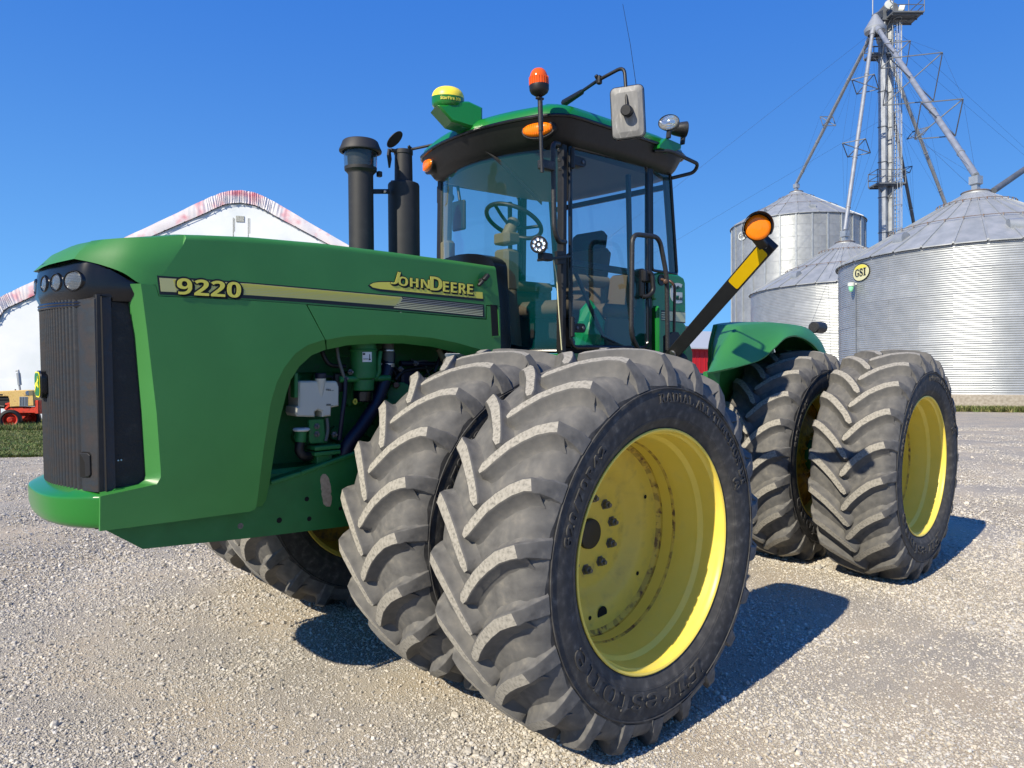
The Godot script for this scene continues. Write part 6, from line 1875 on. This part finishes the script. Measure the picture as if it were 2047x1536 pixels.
func make_interior() -> void:
	# steering column and wheel
	var wc := pz(1027, 443, 0.0)
	var ax := Vector3(0.45, 0.85, 0.0).normalized()          # the wheel's axle leans towards the driver
	var x := Vector3(0, 0, 1); var y := ax.cross(x)
	var fr := Transform3D(Basis(x, y, ax), wc)
	var m := MB.new(); var ring := []
	for k in 37: ring.append(fr * Vector3(cos(TAU * k / 36) * 0.21, sin(TAU * k / 36) * 0.21, 0))
	tube(m, ring, 0.016, 10)
	for a in [0.5, PI - 0.5, -PI / 2]: tube(m, [fr * Vector3(cos(a) * 0.03, sin(a) * 0.03, -0.05), fr * Vector3(cos(a) * 0.12, sin(a) * 0.12, -0.03), fr * Vector3(cos(a) * 0.205, sin(a) * 0.205, 0)], 0.012, 8)
	var sw := part("steering_wheel", m, M.black_plastic, tractor, 60.0)
	m = MB.new(); cyl(m, fr * Vector3(0, 0, -0.07), fr * Vector3(0, 0, 0.015), 0.045, 18, 0.01); part("wheel_boss", m, M.grey_plastic, sw)
	m = MB.new()
	tube(m, [wc - ax * 0.05, wc - ax * 0.13], 0.048, 14)
	box(m, wc - ax * 0.15, Vector3(0.11, 0.08, 0.17), 0.012, Transform3D.IDENTITY)
	box(m, Vector3(wc.x - 0.07, wc.y - 0.36, 0.0), Vector3(0.13, 0.30, 0.15), 0.02)
	tube(m, [Vector3(wc.x - 0.07, wc.y - 0.5, 0), Vector3(wc.x - 0.12, 1.86, 0)], 0.08, 12, 0.15)
	part("steering_column", m, M.tan_plastic, tractor)
	# lining of the right-hand wall below the windows
	m = MB.new(); box(m, Vector3(1.15, 2.02, -0.625), Vector3(0.85, 0.40, 0.03), 0.01); box(m, Vector3(1.93, 2.09, 0), Vector3(0.03, 0.56, 1.2), 0.01)
	part("wall_lining", m, M.grey_plastic, tractor)
	# driver's seat
	m = MB.new()
	var sx := 1.36
	box(m, Vector3(sx - 0.02, 2.13, 0), Vector3(0.50, 0.13, 0.50), 0.05)
	var st := part("seat", m, M.cloth_seat, tractor, 50.0)
	m = MB.new(); bar(m, Vector3(sx + 0.20, 2.13, 0), Vector3(sx + 0.30, 2.62, 0), 0.46, 0.12, 0.05); part("seat_back", m, M.cloth_seat, st, 50.0)
	m = MB.new(); bar(m, Vector3(sx + 0.30, 2.60, 0), Vector3(sx + 0.33, 2.76, 0), 0.34, 0.11, 0.05); part("head_rest", m, M.cloth_dark, st, 50.0)
	m = MB.new(); box(m, Vector3(sx, 1.95, 0), Vector3(0.36, 0.24, 0.36), 0.02); part("seat_base", m, M.cloth_dark, st)
	for s in [1.0, -1.0]:
		m = MB.new(); box(m, Vector3(sx - 0.02, 2.33, 0.31 * s), Vector3(0.42, 0.08, 0.10), 0.03); bar(m, Vector3(sx + 0.15, 2.1, 0.31 * s), Vector3(sx + 0.15, 2.3, 0.31 * s), 0.05, 0.06); part("arm_rest", m, M.tan_plastic, st, 50.0)
	# passenger seat on the left, console and levers on the right, monitor
	m = MB.new(); box(m, Vector3(1.36, 2.10, 0.47), Vector3(0.36, 0.10, 0.26), 0.04); bar(m, Vector3(1.50, 2.12, 0.47), Vector3(1.54, 2.38, 0.47), 0.26, 0.08, 0.03); box(m, Vector3(1.36, 1.95, 0.47), Vector3(0.30, 0.22, 0.22), 0.02)
	part("passenger_seat", m, M.cloth_seat, tractor, 50.0)
	m = MB.new(); box(m, Vector3(1.22, 2.07, -0.44), Vector3(0.75, 0.46, 0.24), 0.05); box(m, Vector3(1.02, 2.33, -0.42), Vector3(0.32, 0.10, 0.18), 0.03)
	part("side_console", m, M.tan_plastic, tractor, 40.0)
	m = MB.new()
	for k in 4:
		var p := Vector3(0.86 + k * 0.09, 2.30, -0.45 + 0.03 * k)
		tube(m, [p, p + Vector3(-0.01, 0.12, 0)], 0.006, 8); lathe(m, [Vector2(-0.03, 0.0), Vector2(-0.02, 0.013), Vector2(0.02, 0.014), Vector2(0.03, 0.0)], 10, Transform3D(Basis(Vector3(1, 0, 0), Vector3(0, 0, -1), Vector3(0, 1, 0)), p + Vector3(-0.01, 0.13, 0)))
	part("control_levers", m, M.decal_gold, tractor, 50.0)
	m = MB.new(); box(m, Vector3(1.10, 2.50, -0.30), Vector3(0.06, 0.15, 0.21), 0.012, Transform3D.IDENTITY); bar(m, Vector3(1.12, 2.3, -0.33), Vector3(1.11, 2.45, -0.31), 0.03, 0.03); part("monitor", m, M.black_plastic, tractor)
	m = MB.new(); box(m, Vector3(0.69, 2.28, -0.56), Vector3(0.09, 0.76, 0.10), 0.02); bar(m, Vector3(0.70, 2.62, -0.585), Vector3(0.71, 3.08, -0.575), 0.06, 0.05); part("corner_trim", m, M.tan_plastic, tractor)
	m = MB.new(); box(m, Vector3(0.69, 2.83, -0.42), Vector3(0.03, 0.22, 0.15), 0.02); bar(m, Vector3(0.70, 2.94, -0.42), Vector3(0.71, 3.06, -0.46), 0.02, 0.02); part("inside_mirror", m, M.black_plastic, tractor)
	# green bag on the floor by the door, door strut
	m = MB.new(); var rng := RandomNumberGenerator.new(); rng.seed = 12
	var prof := []
	for lv in [[1.84, 0.03], [1.86, 0.10], [1.93, 0.12], [2.02, 0.10], [2.10, 0.07], [2.15, 0.03], [2.17, 0.004]]:
		var r := []
		for k in 16:
			var a := TAU * k / 16; var q: float = lv[1] * (1.0 + 0.25 * sin(a * 3.0 + lv[0] * 30.0) * rng.randf_range(0.4, 1.0))
			r.append(Vector3(1.10 + cos(a) * q, lv[0], 0.52 - sin(a) * q * 0.8))
		prof.append(r)
	loft(m, prof, true); part("plastic_bag", m, M.bag_green, tractor, 25.0)
	m = MB.new(); tube(m, [pz(1150, 545, 0.62), pz(1205, 672, 0.62), pz(1228, 683, 0.62)], 0.014, 8); part("door_strut", m, M.black_plastic, tractor)

# ------------------------------------------------------------------ things bolted to the cab
func make_cab_fittings() -> void:
	var m: MB
	# grab rail on the front post
	m = MB.new(); tube(m, bend([pz(1117, 288, 0.70), pz(1105, 286, 0.73), pz(1108, 460, 0.74), pz(1116, 484, 0.73), pz(1130, 484, 0.68)], 0.05), 0.0155, 12)
	var gr := part("grab_rail", m, M.rail_grey, tractor, 60.0)
	m = MB.new()
	for q in [[1118, 300], [1118, 320], [1120, 338]]: cyl(m, pz(q[0], q[1], 0.672), pz(q[0], q[1], 0.685), 0.013, 10, 0.003)
	part("rail_bolt", m, M.rail_grey, gr)
	# beacon on its pole
	var z := 0.75
	m = MB.new(); tube(m, [pz(1084, 345, z), pz(1082, 300, z), pz(1079.5, 200, z)], 0.0115, 12); tube(m, [pz(1081.5, 262, z), pz(1079.5, 196, z)], 0.0155, 12)
	box(m, pz(1092, 331, z - 0.02), Vector3(0.11, 0.055, 0.05), 0.006, Transform3D.IDENTITY)
	box(m, pz(1079, 197, z), Vector3(0.05, 0.014, 0.03), 0.004)
	var pole := part("beacon_pole", m, M.rail_grey, tractor, 50.0)
	var bb := pz(1078.5, 193, z); var bt := pz(1076, 135, z)
	var up := (bt - bb).normalized(); var L := bb.distance_to(bt)
	var sx := up.cross(Vector3(0, 0, 1)).normalized()
	var fr := Transform3D(Basis(sx, up.cross(sx), up), bb)
	m = MB.new(); lathe(m, [Vector2(0, 0.018), Vector2(0.006, 0.03), Vector2(0.02, 0.05), Vector2(0.035, 0.0575), Vector2(0.062, 0.0595), Vector2(0.066, 0.057)], 30, fr); part("beacon_base", m, M.black_plastic, pole, 50.0)
	m = MB.new(); var pr := []
	for k in 11:
		var t := k / 10.0
		pr.append(Vector2(0.062 + (L - 0.062) * t, 0.057 * pow(maxf(0.0, 1.0 - pow(t, 3.2)), 0.5)))
	lathe(m, pr, 30, fr)
	part("beacon_dome", m, M.beacon_orange, pole, 60.0)
	m = MB.new()
	for k in 24: box(m, Vector3(0.0575, 0, 0.088), Vector3(0.003, 0.006, 0.045), 0.0, fr * Transform3D(Basis(Vector3(0, 0, 1), TAU * k / 24), Vector3.ZERO))
	part("dome_ridges", m, M.beacon_orange, pole)
	# satellite receiver on its bracket, over the middle of the eave
	var gx := 0.315; var gz := -0.035
	var gc := px(895, 214, 2, gz)
	var lean := Basis.from_euler(Vector3(0.10, 0.0, 0.03))
	var G := Transform3D(lean * Basis(Vector3(1, 0, 0), Vector3(0, 0, -1), Vector3(0, 1, 0)), gc)
	m = MB.new(); lathe(m, [Vector2(-0.012, 0.0), Vector2(-0.012, 0.09), Vector2(0.0, 0.103), Vector2(0.018, 0.107), Vector2(0.055, 0.109)], 40, G)
	var rc := part("satellite_receiver", m, M.cab_green, tractor, 40.0)
	m = MB.new(); pr = []
	for k in 9:
		var a := PI / 2 * k / 8; pr.append(Vector2(0.055 + 0.072 * sin(a), 0.1075 * pow(cos(a), 0.72)))
	lathe(m, pr, 40, G); part("receiver_dome", m, M.gps_yellow, rc, 60.0)
	m = MB.new()
	var word := letters("StarFire 300", sans_bold, 0.021, 0.001, 1.0)
	for i in range(0, word.t.size(), 3):
		var q := []
		for k in 3:
			var v: Vector3 = word.t[i + k]
			var a := 2.02 - v.x * 1.3
			q.append(G * Vector3(cos(a) * (0.1105 + v.z), -sin(a) * (0.1105 + v.z), 0.034 + v.y))
		m.tri(q[0], q[2], q[1])
	part("receiver_lettering", m, M.decal_yellow, rc, 20.0)
	m = MB.new()
	prism(m, [Vector2(-0.08, -0.02), Vector2(0.02, -0.115), Vector2(0.16, -0.14), Vector2(0.235, -0.10), Vector2(0.235, 0.0), Vector2(0.14, 0.03), Vector2(0.03, 0.02), Vector2(-0.02, -0.012)], -0.085, 0.085, Transform3D(Basis(Vector3(0.93, 0, 0.36), Vector3(0, 1, 0), Vector3(-0.36, 0, 0.93)), gc + Vector3(-0.02, -0.005, 0)), 0.012)
	part("receiver_bracket", m, M.cab_green, rc, 30.0)
	m = MB.new(); tube(m, smooth([pz(940, 228, 0.05), pz(952, 231, 0.07), pz(956, 245, 0.07)], 5), 0.017, 12)
	prism(m, [Vector2(-0.14, -0.03), Vector2(0.12, -0.03), Vector2(0.06, 0.03), Vector2(-0.05, 0.05)], -0.1, 0.1, Transform3D(Basis(Vector3(0.9, 0, 0.43), Vector3(0, 1, 0), Vector3(-0.43, 0, 0.9)), Vector3(0.52, 3.33, 0.02)))
	part("receiver_mount", m, M.cab_green, rc, 50.0)
	m = MB.new(); tube(m, smooth([pz(946, 236, 0.06), pz(951, 250, 0.09), pz(957, 272, 0.12), pz(967, 288, 0.12), pz(980, 297, 0.15)], 6), 0.009, 8); part("receiver_cable", m, M.hose_black, rc, 60.0)
	m = MB.new(); box(m, pz(972, 293, 0.14), Vector3(0.03, 0.035, 0.03), 0.006); box(m, pz(993, 293, 0.2), Vector3(0.03, 0.035, 0.03), 0.008); part("cable_plug", m, M.decal_cream, rc)
	# wiper
	m = MB.new()
	var w0 := Vector3(0.475, 3.10, 0.16)
	var w1 := px(1083, 405, 2, 0.46)
	tube(m, [px(968, 300, 2, 0.13), px(1000, 322, 2, 0.22), w1], 0.007, 8, 0.005)
	tube(m, [px(986, 310, 2, 0.18) + Vector3(0, -0.012, 0), w1 + Vector3(0, -0.012, 0)], 0.005, 6)
	part("wiper", m, M.black_plastic, tractor)
	# round work lamp with nine diodes
	var lc := pz(1077, 489, 0.78)
	var n := Vector3(-0.80, -0.02, 0.60).normalized(); var x := Vector3.UP.cross(n).normalized()
	var F := Transform3D(Basis(x, n.cross(x), n), lc)
	m = MB.new(); lathe(m, [Vector2(-0.075, 0.0), Vector2(-0.075, 0.032), Vector2(-0.03, 0.05), Vector2(-0.004, 0.052), Vector2(0.004, 0.0515), Vector2(0.006, 0.048), Vector2(0.002, 0.044), Vector2(0.001, 0.0)], 32, F)
	for k in 10: box(m, Vector3(0, 0.036, -0.05), Vector3(0.004, 0.026, 0.05), 0.0, F * Transform3D(Basis(Vector3(0, 0, 1), TAU * k / 10), Vector3.ZERO))
	var wl := part("work_lamp", m, M.black_plastic, tractor, 35.0)
	for k in 9:
		m = MB.new(); var c := Vector2.ZERO
		if k > 0: c = Vector2.from_angle(TAU * k / 8.0 + 0.2) * 0.031
		lathe(m, [Vector2(0.001, 0.0105), Vector2(0.005, 0.0105), Vector2(0.0055, 0.008), Vector2(0.003, 0.004), Vector2(0.003, 0.0)], 14, F * at(Vector3(c.x, c.y, 0)))
		part("diode", m, M.reflector, wl, 50.0)
	m = MB.new(); box(m, pz(1090, 514, 0.76), Vector3(0.09, 0.045, 0.05), 0.006); bar(m, pz(1080, 520, 0.76), pz(1135, 513, 0.70), 0.05, 0.016, 0.003)
	prism(m, list2([[1113, 502], [1130, 502], [1131, 528], [1114, 529]], 0.69), 0.67, 0.69, Transform3D.IDENTITY, 0.003)
	part("lamp_bracket", m, M.black_plastic, wl)
	m = MB.new(); tube(m, smooth([pz(1106, 520, 0.71), pz(1113, 560, 0.69), pz(1117, 620, 0.69), pz(1123, 700, 0.69)], 6), 0.004, 6); part("lamp_cable", m, M.decal_cream, wl)
	# mirrors on long arms
	for sd in [1.0, -1.0]:
		m = MB.new()
		var a0 := Vector3(0.83, 3.42, 0.45)
		var pts := [pz(1131, 205, 0.52), pz(1195, 161, 0.98), pz(1248, 132.5, 1.16), pz(1254, 215, 1.20)]
		tube(m, bend(pts, 0.05), 0.0105, 10)
		tube(m, [pz(1128, 206, 0.50), pz(1163, 184, 0.75)], 0.024, 8, 0.017)
		box(m, pz(1198, 160, 0.99), Vector3(0.03, 0.05, 0.03), 0.006); cyl(m, pz(1195, 158, 0.98), pz(1191, 150, 0.98), 0.012, 10)
		var ma := part("mirror_arm", m if sd > 0 else m.mirrored(), M.black_plastic, tractor, 50.0)
		var nn := Vector3(-0.86, -0.12, 0.50).normalized(); var xx := Vector3(0.0, 1, 0).cross(nn).normalized()
		var mf := Transform3D(Basis(xx, nn.cross(xx), nn) * Basis(Vector3(0, 0, 1), 0.04), pz(1255, 225, 1.18))
		m = MB.new(); var rings := []
		for st in [[0.186, 0.286, -0.022, 0.03], [0.198, 0.298, -0.016, 0.034], [0.198, 0.298, -0.004, 0.034], [0.192, 0.292, 0.0, 0.032]]:
			var ring := []
			for v in round_rect(st[0], st[1], st[3], 5): ring.append(mf * Vector3(v.x, v.y, st[2]))
			rings.append(ring)
		loft(m, rings, true)
		var mh := part("mirror_rim", m if sd > 0 else m.mirrored(), M.gloss_black, ma, 40.0)
		m = MB.new(); rings = []
		for st in [[0.190, 0.290, 0.0, 0.03], [0.178, 0.278, 0.012, 0.028], [0.128, 0.222, 0.022, 0.02], [0.124, 0.217, 0.0225, 0.018]]:
			var ring := []
			for v in round_rect(st[0], st[1], st[3], 5): ring.append(mf * Vector3(v.x, v.y, st[2]))
			rings.append(ring)
		loft(m, rings, true)
		var cen := mf * Vector3(0, 0, 0.0225)
		for k in rings[3].size(): m.tri(cen, rings[3][k], rings[3][(k + 1) % rings[3].size()])
		part("mirror_back", m if sd > 0 else m.mirrored(), M.mirror_grey, ma, 25.0)
		m = MB.new(); rings = []
		var gv := []
		for v in round_rect(0.182, 0.282, 0.03, 5): gv.append(v)
		prism(m, gv, -0.023, -0.0215, mf); part("mirror_glass", m if sd > 0 else m.mirrored(), M.reflector, ma)
		m = MB.new(); cyl(m, mf * Vector3(0.005, -0.0, 0.02), mf * Vector3(-0.0, 0.0, 0.075), 0.033, 18, 0.006); part("mirror_ball", m if sd > 0 else m.mirrored(), M.black_plastic, ma)
	# pair of work lamps on a green bracket at the eave, tubular rail behind
	m = MB.new()
	prism(m, list2([[1314, 291], [1328, 277], [1358, 290], [1357, 299], [1340, 305], [1314, 297]], 0.77), 0.60, 0.79, Transform3D.IDENTITY, 0.004)
	var lb := part("eave_lamp_bracket", m, M.cab_green, tractor)
	var spots := [[1338, 246, 0.80, Vector3(-0.93, 0.0, 0.36)], [1366, 259, 0.76, Vector3(0.75, 0.0, 0.66)]]
	for s in spots:
		var c := pz(s[0], s[1], s[2]); var d: Vector3 = s[3].normalized(); var ux := Vector3.UP.cross(d).normalized()
		var T := Transform3D(Basis(ux, d.cross(ux), d), c)
		m = MB.new(); var rings := []
		for st in [[0.02, -0.10], [0.5, -0.095], [0.72, -0.07], [0.92, -0.02], [1.0, 0.015], [0.98, 0.022], [0.93, 0.02]]:
			var ring := []
			for v in ellipse(0.076 * st[0], 0.055 * st[0], 28): ring.append(T * Vector3(v.x, v.y, st[1]))
			rings.append(ring)
		loft(m, rings, true)
		var wk := part("eave_work_lamp", m, M.rail_grey, tractor, 45.0)
		m = MB.new(); rings = []
		for st in [[0.94, 0.014], [0.6, 0.024], [0.02, 0.028]]:
			var ring := []
			for v in ellipse(0.076 * st[0], 0.055 * st[0], 28): ring.append(T * Vector3(v.x, v.y, st[1]))
			rings.append(ring)
		loft(m, rings, true); part("lamp_lens", m, M.lamp_glass, wk, 60.0)
		m = MB.new(); rings = []
		for st in [[0.93, 0.012], [0.7, -0.03], [0.3, -0.05], [0.02, -0.052]]:
			var ring := []
			for v in ellipse(0.076 * st[0], 0.055 * st[0], 28): ring.append(T * Vector3(v.x, v.y, st[1]))
			rings.append(ring)
		loft(m, rings, true); part("reflector", m, M.reflector, wk, 60.0)
		m = MB.new(); bar(m, c + Vector3(0.0, -0.045, 0), c + Vector3(-0.01, -0.11, 0), 0.035, 0.02); part("lamp_foot", m, M.black_plastic, wk)
	m = MB.new(); tube(m, bend([pz(1308, 302, 0.74), pz(1338, 301, 0.80), pz(1396, 328, 0.80), pz(1388, 345, 0.75), pz(1344, 356, 0.64)], 0.07), 0.0135, 12)
	part("eave_rail", m, M.rail_grey, tractor, 60.0)
	m = MB.new(); prism(m, list2([[1306, 314], [1312, 305], [1336, 313], [1323, 325]], 0.70), 0.62, 0.70, Transform3D.IDENTITY, 0.003); part("dome_lamp", m, M.decal_cream, tractor)
	# whip aerial
	m = MB.new(); tube(m, [pz(1276, 215, 0.25), pz(1272, 172, 0.25), pz(1260, 88, 0.25), pz(1245, 8, 0.25)], 0.0028, 6, 0.0016); part("aerial", m, M.black_plastic, tractor)
	# rails by the steps
	m = MB.new(); tube(m, bend([pz(1280, 705, 0.80), pz(1262, 672, 0.86), pz(1264, 468, 0.86), pz(1318, 474, 0.86), pz(1333, 552, 0.86), pz(1335, 700, 0.84)], 0.07), 0.0165, 12)
	part("step_rail", m, M.rail_grey, tractor, 60.0)
	m = MB.new(); tube(m, bend([pz(1322, 559, 0.70), pz(1341, 562, 0.78), pz(1349, 572, 0.80), pz(1347, 690, 0.80)], 0.05), 0.011, 12); cyl(m, pz(1331, 563, 0.85), pz(1331, 563, 0.89), 0.018, 12)
	part("worn_rail", m, M.copper_worn, tractor, 60.0)

# ================================================================== rear unit, side tank, warning lamp
func make_rear() -> void:
	var m: MB
	# green tank panel behind the door
	var z := 0.672
	m = MB.new()
	prism(m, list2([[1304, 556], [1309, 547], [1318, 545], [1358, 550], [1368, 556], [1371, 566], [1372, 624], [1369, 626], [1369, 646], [1372, 649], [1373, 690], [1370, 735], [1304, 735]], z), 0.30, z, Transform3D.IDENTITY, 0.012)
	var tk := part("tank_panel", m, M.cab_green, tractor, 30.0)
	m = MB.new(); bar(m, pz(1311, 612, z + 0.01), pz(1311, 735, z + 0.01), 0.075, 0.05, 0.018); part("panel_post", m, M.cab_green, tk, 40.0)
	m = MB.new(); box(m, pz(1307, 588, z + 0.012), Vector3(0.045, 0.085, 0.03), 0.012); part("panel_latch", m, M.cab_green, tk)
	m = MB.new(); prism(m, list2([[1322, 620], [1370, 624.5], [1370, 647], [1322, 641]], z), z, z + 0.001); part("stripe_ground", m, M.decal_black, tk, 20.0)
	m = MB.new(); prism(m, list2([[1337, 622.5], [1370, 625.5], [1370, 644.5], [1337, 641]], z), z + 0.001, z + 0.002); part("stripe_band", m, M.decal_cream, tk, 20.0)
	for k in 4:
		m = MB.new(); var y := 624.0 + k * 4.4
		prism(m, list2([[1322, y], [1337, y + 1], [1337, y + 3.2], [1322, y + 2.0]], z), z + 0.001, z + 0.002); part("stripe_line", m, M.decal_cream, tk, 20.0)
	m = MB.new()
	text_on(m, "G", sans_bold, pz(1340, 606, z + 0.001), pz(1364, 607, z + 0.001), pz(1340, 565, z + 0.001), 0.0012); part("farm_initial", m, M.sticker_white, tk, 20.0)
	m = MB.new()
	text_on(m, "R", sans_bold, pz(1340, 576, z + 0.003), pz(1344, 576, z + 0.003), pz(1340, 570, z + 0.003), 0.0008); text_on(m, "LE", sans_bold, pz(1350, 577.5, z + 0.003), pz(1358, 578, z + 0.003), pz(1350, 571, z + 0.003), 0.0008)
	text_on(m, "FARM", sans_bold, pz(1346, 599.5, z + 0.003), pz(1364, 601, z + 0.003), pz(1346, 593, z + 0.003), 0.0008)
	part("farm_lettering", m, M.decal_black, tk, 20.0)
	m = MB.new(); lathe(m, [Vector2(0.0, 0.042), Vector2(0.006, 0.042), Vector2(0.006, 0.034), Vector2(0.002, 0.032), Vector2(0.002, 0.0)], 22, at(pz(1322, 560, z))); part("rail_socket", m, M.black_plastic, tk)
	# steps under the door
	for sd in [1.0, -1.0]:
		m = MB.new()
		for y in [1.55, 1.25, 0.95]: box(m, Vector3(1.62, y, 0.62), Vector3(0.42, 0.03, 0.26), 0.006)
		for x in [1.42, 1.82]: box(m, Vector3(x, 1.25, 0.5), Vector3(0.03, 0.7, 0.03), 0.004)
		part("steps", m if sd > 0 else m.mirrored(), M.black_plastic, tractor)
	# warning-lamp arm reaching out over the duals
	var a := Vector3(1.60, 1.80, 0.86); var b := Vector3(0.66, 2.44, 1.955)
	a = px(1342, 712, 2, 0.86); b = px(1541, 484, 2, 1.93)
	var dir := (b - a).normalized()
	var side := dir.cross(Vector3.UP).normalized()
	var nrm := side.cross(dir)
	# flat face turned to the front
	var f := Vector3(-0.86, 0.0, 0.51); f = (f - dir * f.dot(dir)).normalized()
	var w := f.cross(dir)
	var T := Transform3D(Basis(w, dir, f), a)
	var L := a.distance_to(b)
	m = MB.new(); box(m, Vector3(0, L * 0.5, 0), Vector3(0.088, L, 0.045), 0.004, T)
	var ar := part("warning_lamp_arm", m, M.matt_black, tractor)
	m = MB.new(); prism(m, round_rect(0.072, 0.36, 0.014), 0.0226, 0.0236, T * at(Vector3(0, L - 0.235, 0))); part("arm_reflector", m, M.reflective_yellow, ar)
	m = MB.new(); cyl(m, T * Vector3(0, 0.075, 0.022), T * Vector3(0, 0.075, 0.034), 0.026, 22, 0.004); part("pivot_bolt", m, M.bright_steel, ar)
	m = MB.new(); cyl(m, T * Vector3(0.0, L - 0.028, 0.022), T * Vector3(0.0, L - 0.028, 0.026), 0.008, 10, 0.001); part("arm_rivet", m, M.bright_steel, ar)
	m = MB.new(); cyl(m, T * Vector3(-0.06, 0.04, -0.03), T * Vector3(-0.06, 0.04, 0.03), 0.05, 18); prism(m, list2([[1335, 672], [1345, 664], [1356, 664], [1362, 675], [1345, 710], [1335, 712]], 0.84), 0.80, 0.84); part("arm_pivot", m, M.matt_black, ar)
	# lamp: amber lens in a deep black shroud
	var lc := px(1515, 455, 2, 1.94)
	var n := Vector3(-0.80, -0.04, 0.60).normalized(); var x := Vector3.UP.cross(n).normalized()
	var F := Transform3D(Basis(x, n.cross(x), n), lc)
	m = MB.new(); lathe(m, [Vector2(-0.03, 0.0), Vector2(-0.03, 0.060), Vector2(-0.02, 0.068), Vector2(0.0, 0.070), Vector2(0.003, 0.068), Vector2(0.001, 0.066), Vector2(-0.004, 0.064)], 36, F)
	var lp := part("warning_lamp", m, M.black_plastic, tractor, 40.0)
	m = MB.new(); lathe(m, [Vector2(0.0, 0.0655), Vector2(0.008, 0.064), Vector2(0.014, 0.05), Vector2(0.013, 0.044), Vector2(0.016, 0.036), Vector2(0.015, 0.03), Vector2(0.018, 0.022), Vector2(0.017, 0.012), Vector2(0.019, 0.0)], 36, F); part("amber_lens", m, M.amber, lp, 60.0)
	m = MB.new(); var o := []; var i := []; var o2 := []
	for k in 25:
		var q := lerpf(-0.5, 3.9, k / 24.0)
		var dp := 0.01 + 0.045 * sin(PI * k / 24.0)
		o.append(F * Vector3(cos(q) * 0.073, sin(q) * 0.073, -0.045)); o2.append(F * Vector3(cos(q) * 0.077, sin(q) * 0.077, dp)); i.append(F * Vector3(cos(q) * 0.0755, sin(q) * 0.0755, dp))
	var i0 := []
	for k in 25:
		var q := lerpf(-0.5, 3.9, k / 24.0); i0.append(F * Vector3(cos(q) * 0.0715, sin(q) * 0.0715, -0.03))
	loft(m, [o, o2, i, i0]); part("lamp_shroud", m, M.matt_black, lp, 50.0)
	m = MB.new(); bar(m, lc - n * 0.03 + Vector3(0, -0.05, 0), b - dir * 0.06, 0.06, 0.02); part("lamp_stem", m, M.matt_black, lp)
	# rear body between the fenders
	var R := rear_xf(Transform3D.IDENTITY)
	m = MB.new()
	box(m, Vector3(3.35, 1.18, 0), Vector3(1.9, 0.42, 0.62), 0.04)
	box(m, Vector3(3.65, 1.47, 0), Vector3(0.9, 0.26, 0.4), 0.06)
	var mm := MB.new(); mm.add(m, R)
	part("rear_frame", mm, M.frame_green, tractor)
	m = MB.new(); bar(m, Vector3(2.0, 1.72, 0.2), Vector3(2.6, 1.72, 0.2), 0.05, 0.05); mm = MB.new(); mm.add(m, R); part("hydraulic_pipe", mm, M.dark, tractor)
	# fenders
	for sd in [1.0, -1.0]:
		# a crown that falls away to the lip over the tyre
		var hp := [[1419, 733], [1434, 700], [1470, 657], [1500, 650], [1545, 646], [1585, 649], [1615, 657], [1640, 681], [1653, 708]]
		var lp2 := [[1414, 745], [1441, 740], [1485, 729], [1524, 716], [1550, 694], [1573, 674], [1600, 672], [1627, 688], [1648, 716]]
		var hq := []
		for k in hp.size(): hq.append(pz(hp[k][0], hp[k][1], lerpf(0.78, 0.97, smoothstep(0.45, 1.0, k / 8.0))))
		var hi := smooth(hq, 8)
		var lo := smooth(list3(lp2, 1.0), 8)
		m = MB.new()
		var n_pts := hi.size()
		var skin := []
		for st in [[0.012, 0.03], [0.012, 0.002]]:
			var row := []
			for v in lo: row.append(v + Vector3(0, -st[0], -st[1]))
			skin.append(row)
		for j in 7:
			var row := []
			for k in n_pts:
				var part_up := j / 6.0
				row.append(lo[k].lerp(hi[k], part_up) + Vector3(0, 0.006 * sin(PI * part_up), 0.006 * sin(PI * part_up)))
			skin.append(row)
		var top := []
		for st in [[0.16, 0.012, 0.70], [0.5, 0.02, 0.48]]:
			top = []
			for k in n_pts: top.append(Vector3(hi[k].x + st[0] * (1.0 - smoothstep(0.0, 0.45, float(k) / (n_pts - 1))), hi[k].y + st[1], st[2]))
			skin.append(top)
		loft(m, skin)
		# inner wall
		var P := []
		for v in top: P.append(Vector2(v.x, v.y))
		P.append(Vector2(top[top.size() - 1].x, 1.2)); P.append(Vector2(top[0].x + 0.05, 1.2))
		prism(m, P, 0.44, 0.47)
		part("fender", m if sd > 0 else m.mirrored(), M.hood_green, tractor, 50.0)
		# lower front skirt
		m = MB.new(); prism(m, list2([[1415, 744], [1440, 738], [1436, 800], [1420, 850], [1412, 850]], 0.85), 0.81, 0.85); part("fender_skirt", m if sd > 0 else m.mirrored(), M.frame_green, tractor)
		# rear work lamp
		m = MB.new(); var c := pz(1636, 655, 0.72)
		cyl(m, c + Vector3(-0.10, 0.0, 0.0), c + Vector3(0.09, 0.0, 0.0), 0.055, 20, 0.01); part("rear_work_lamp", m if sd > 0 else m.mirrored(), M.rail_grey, tractor)
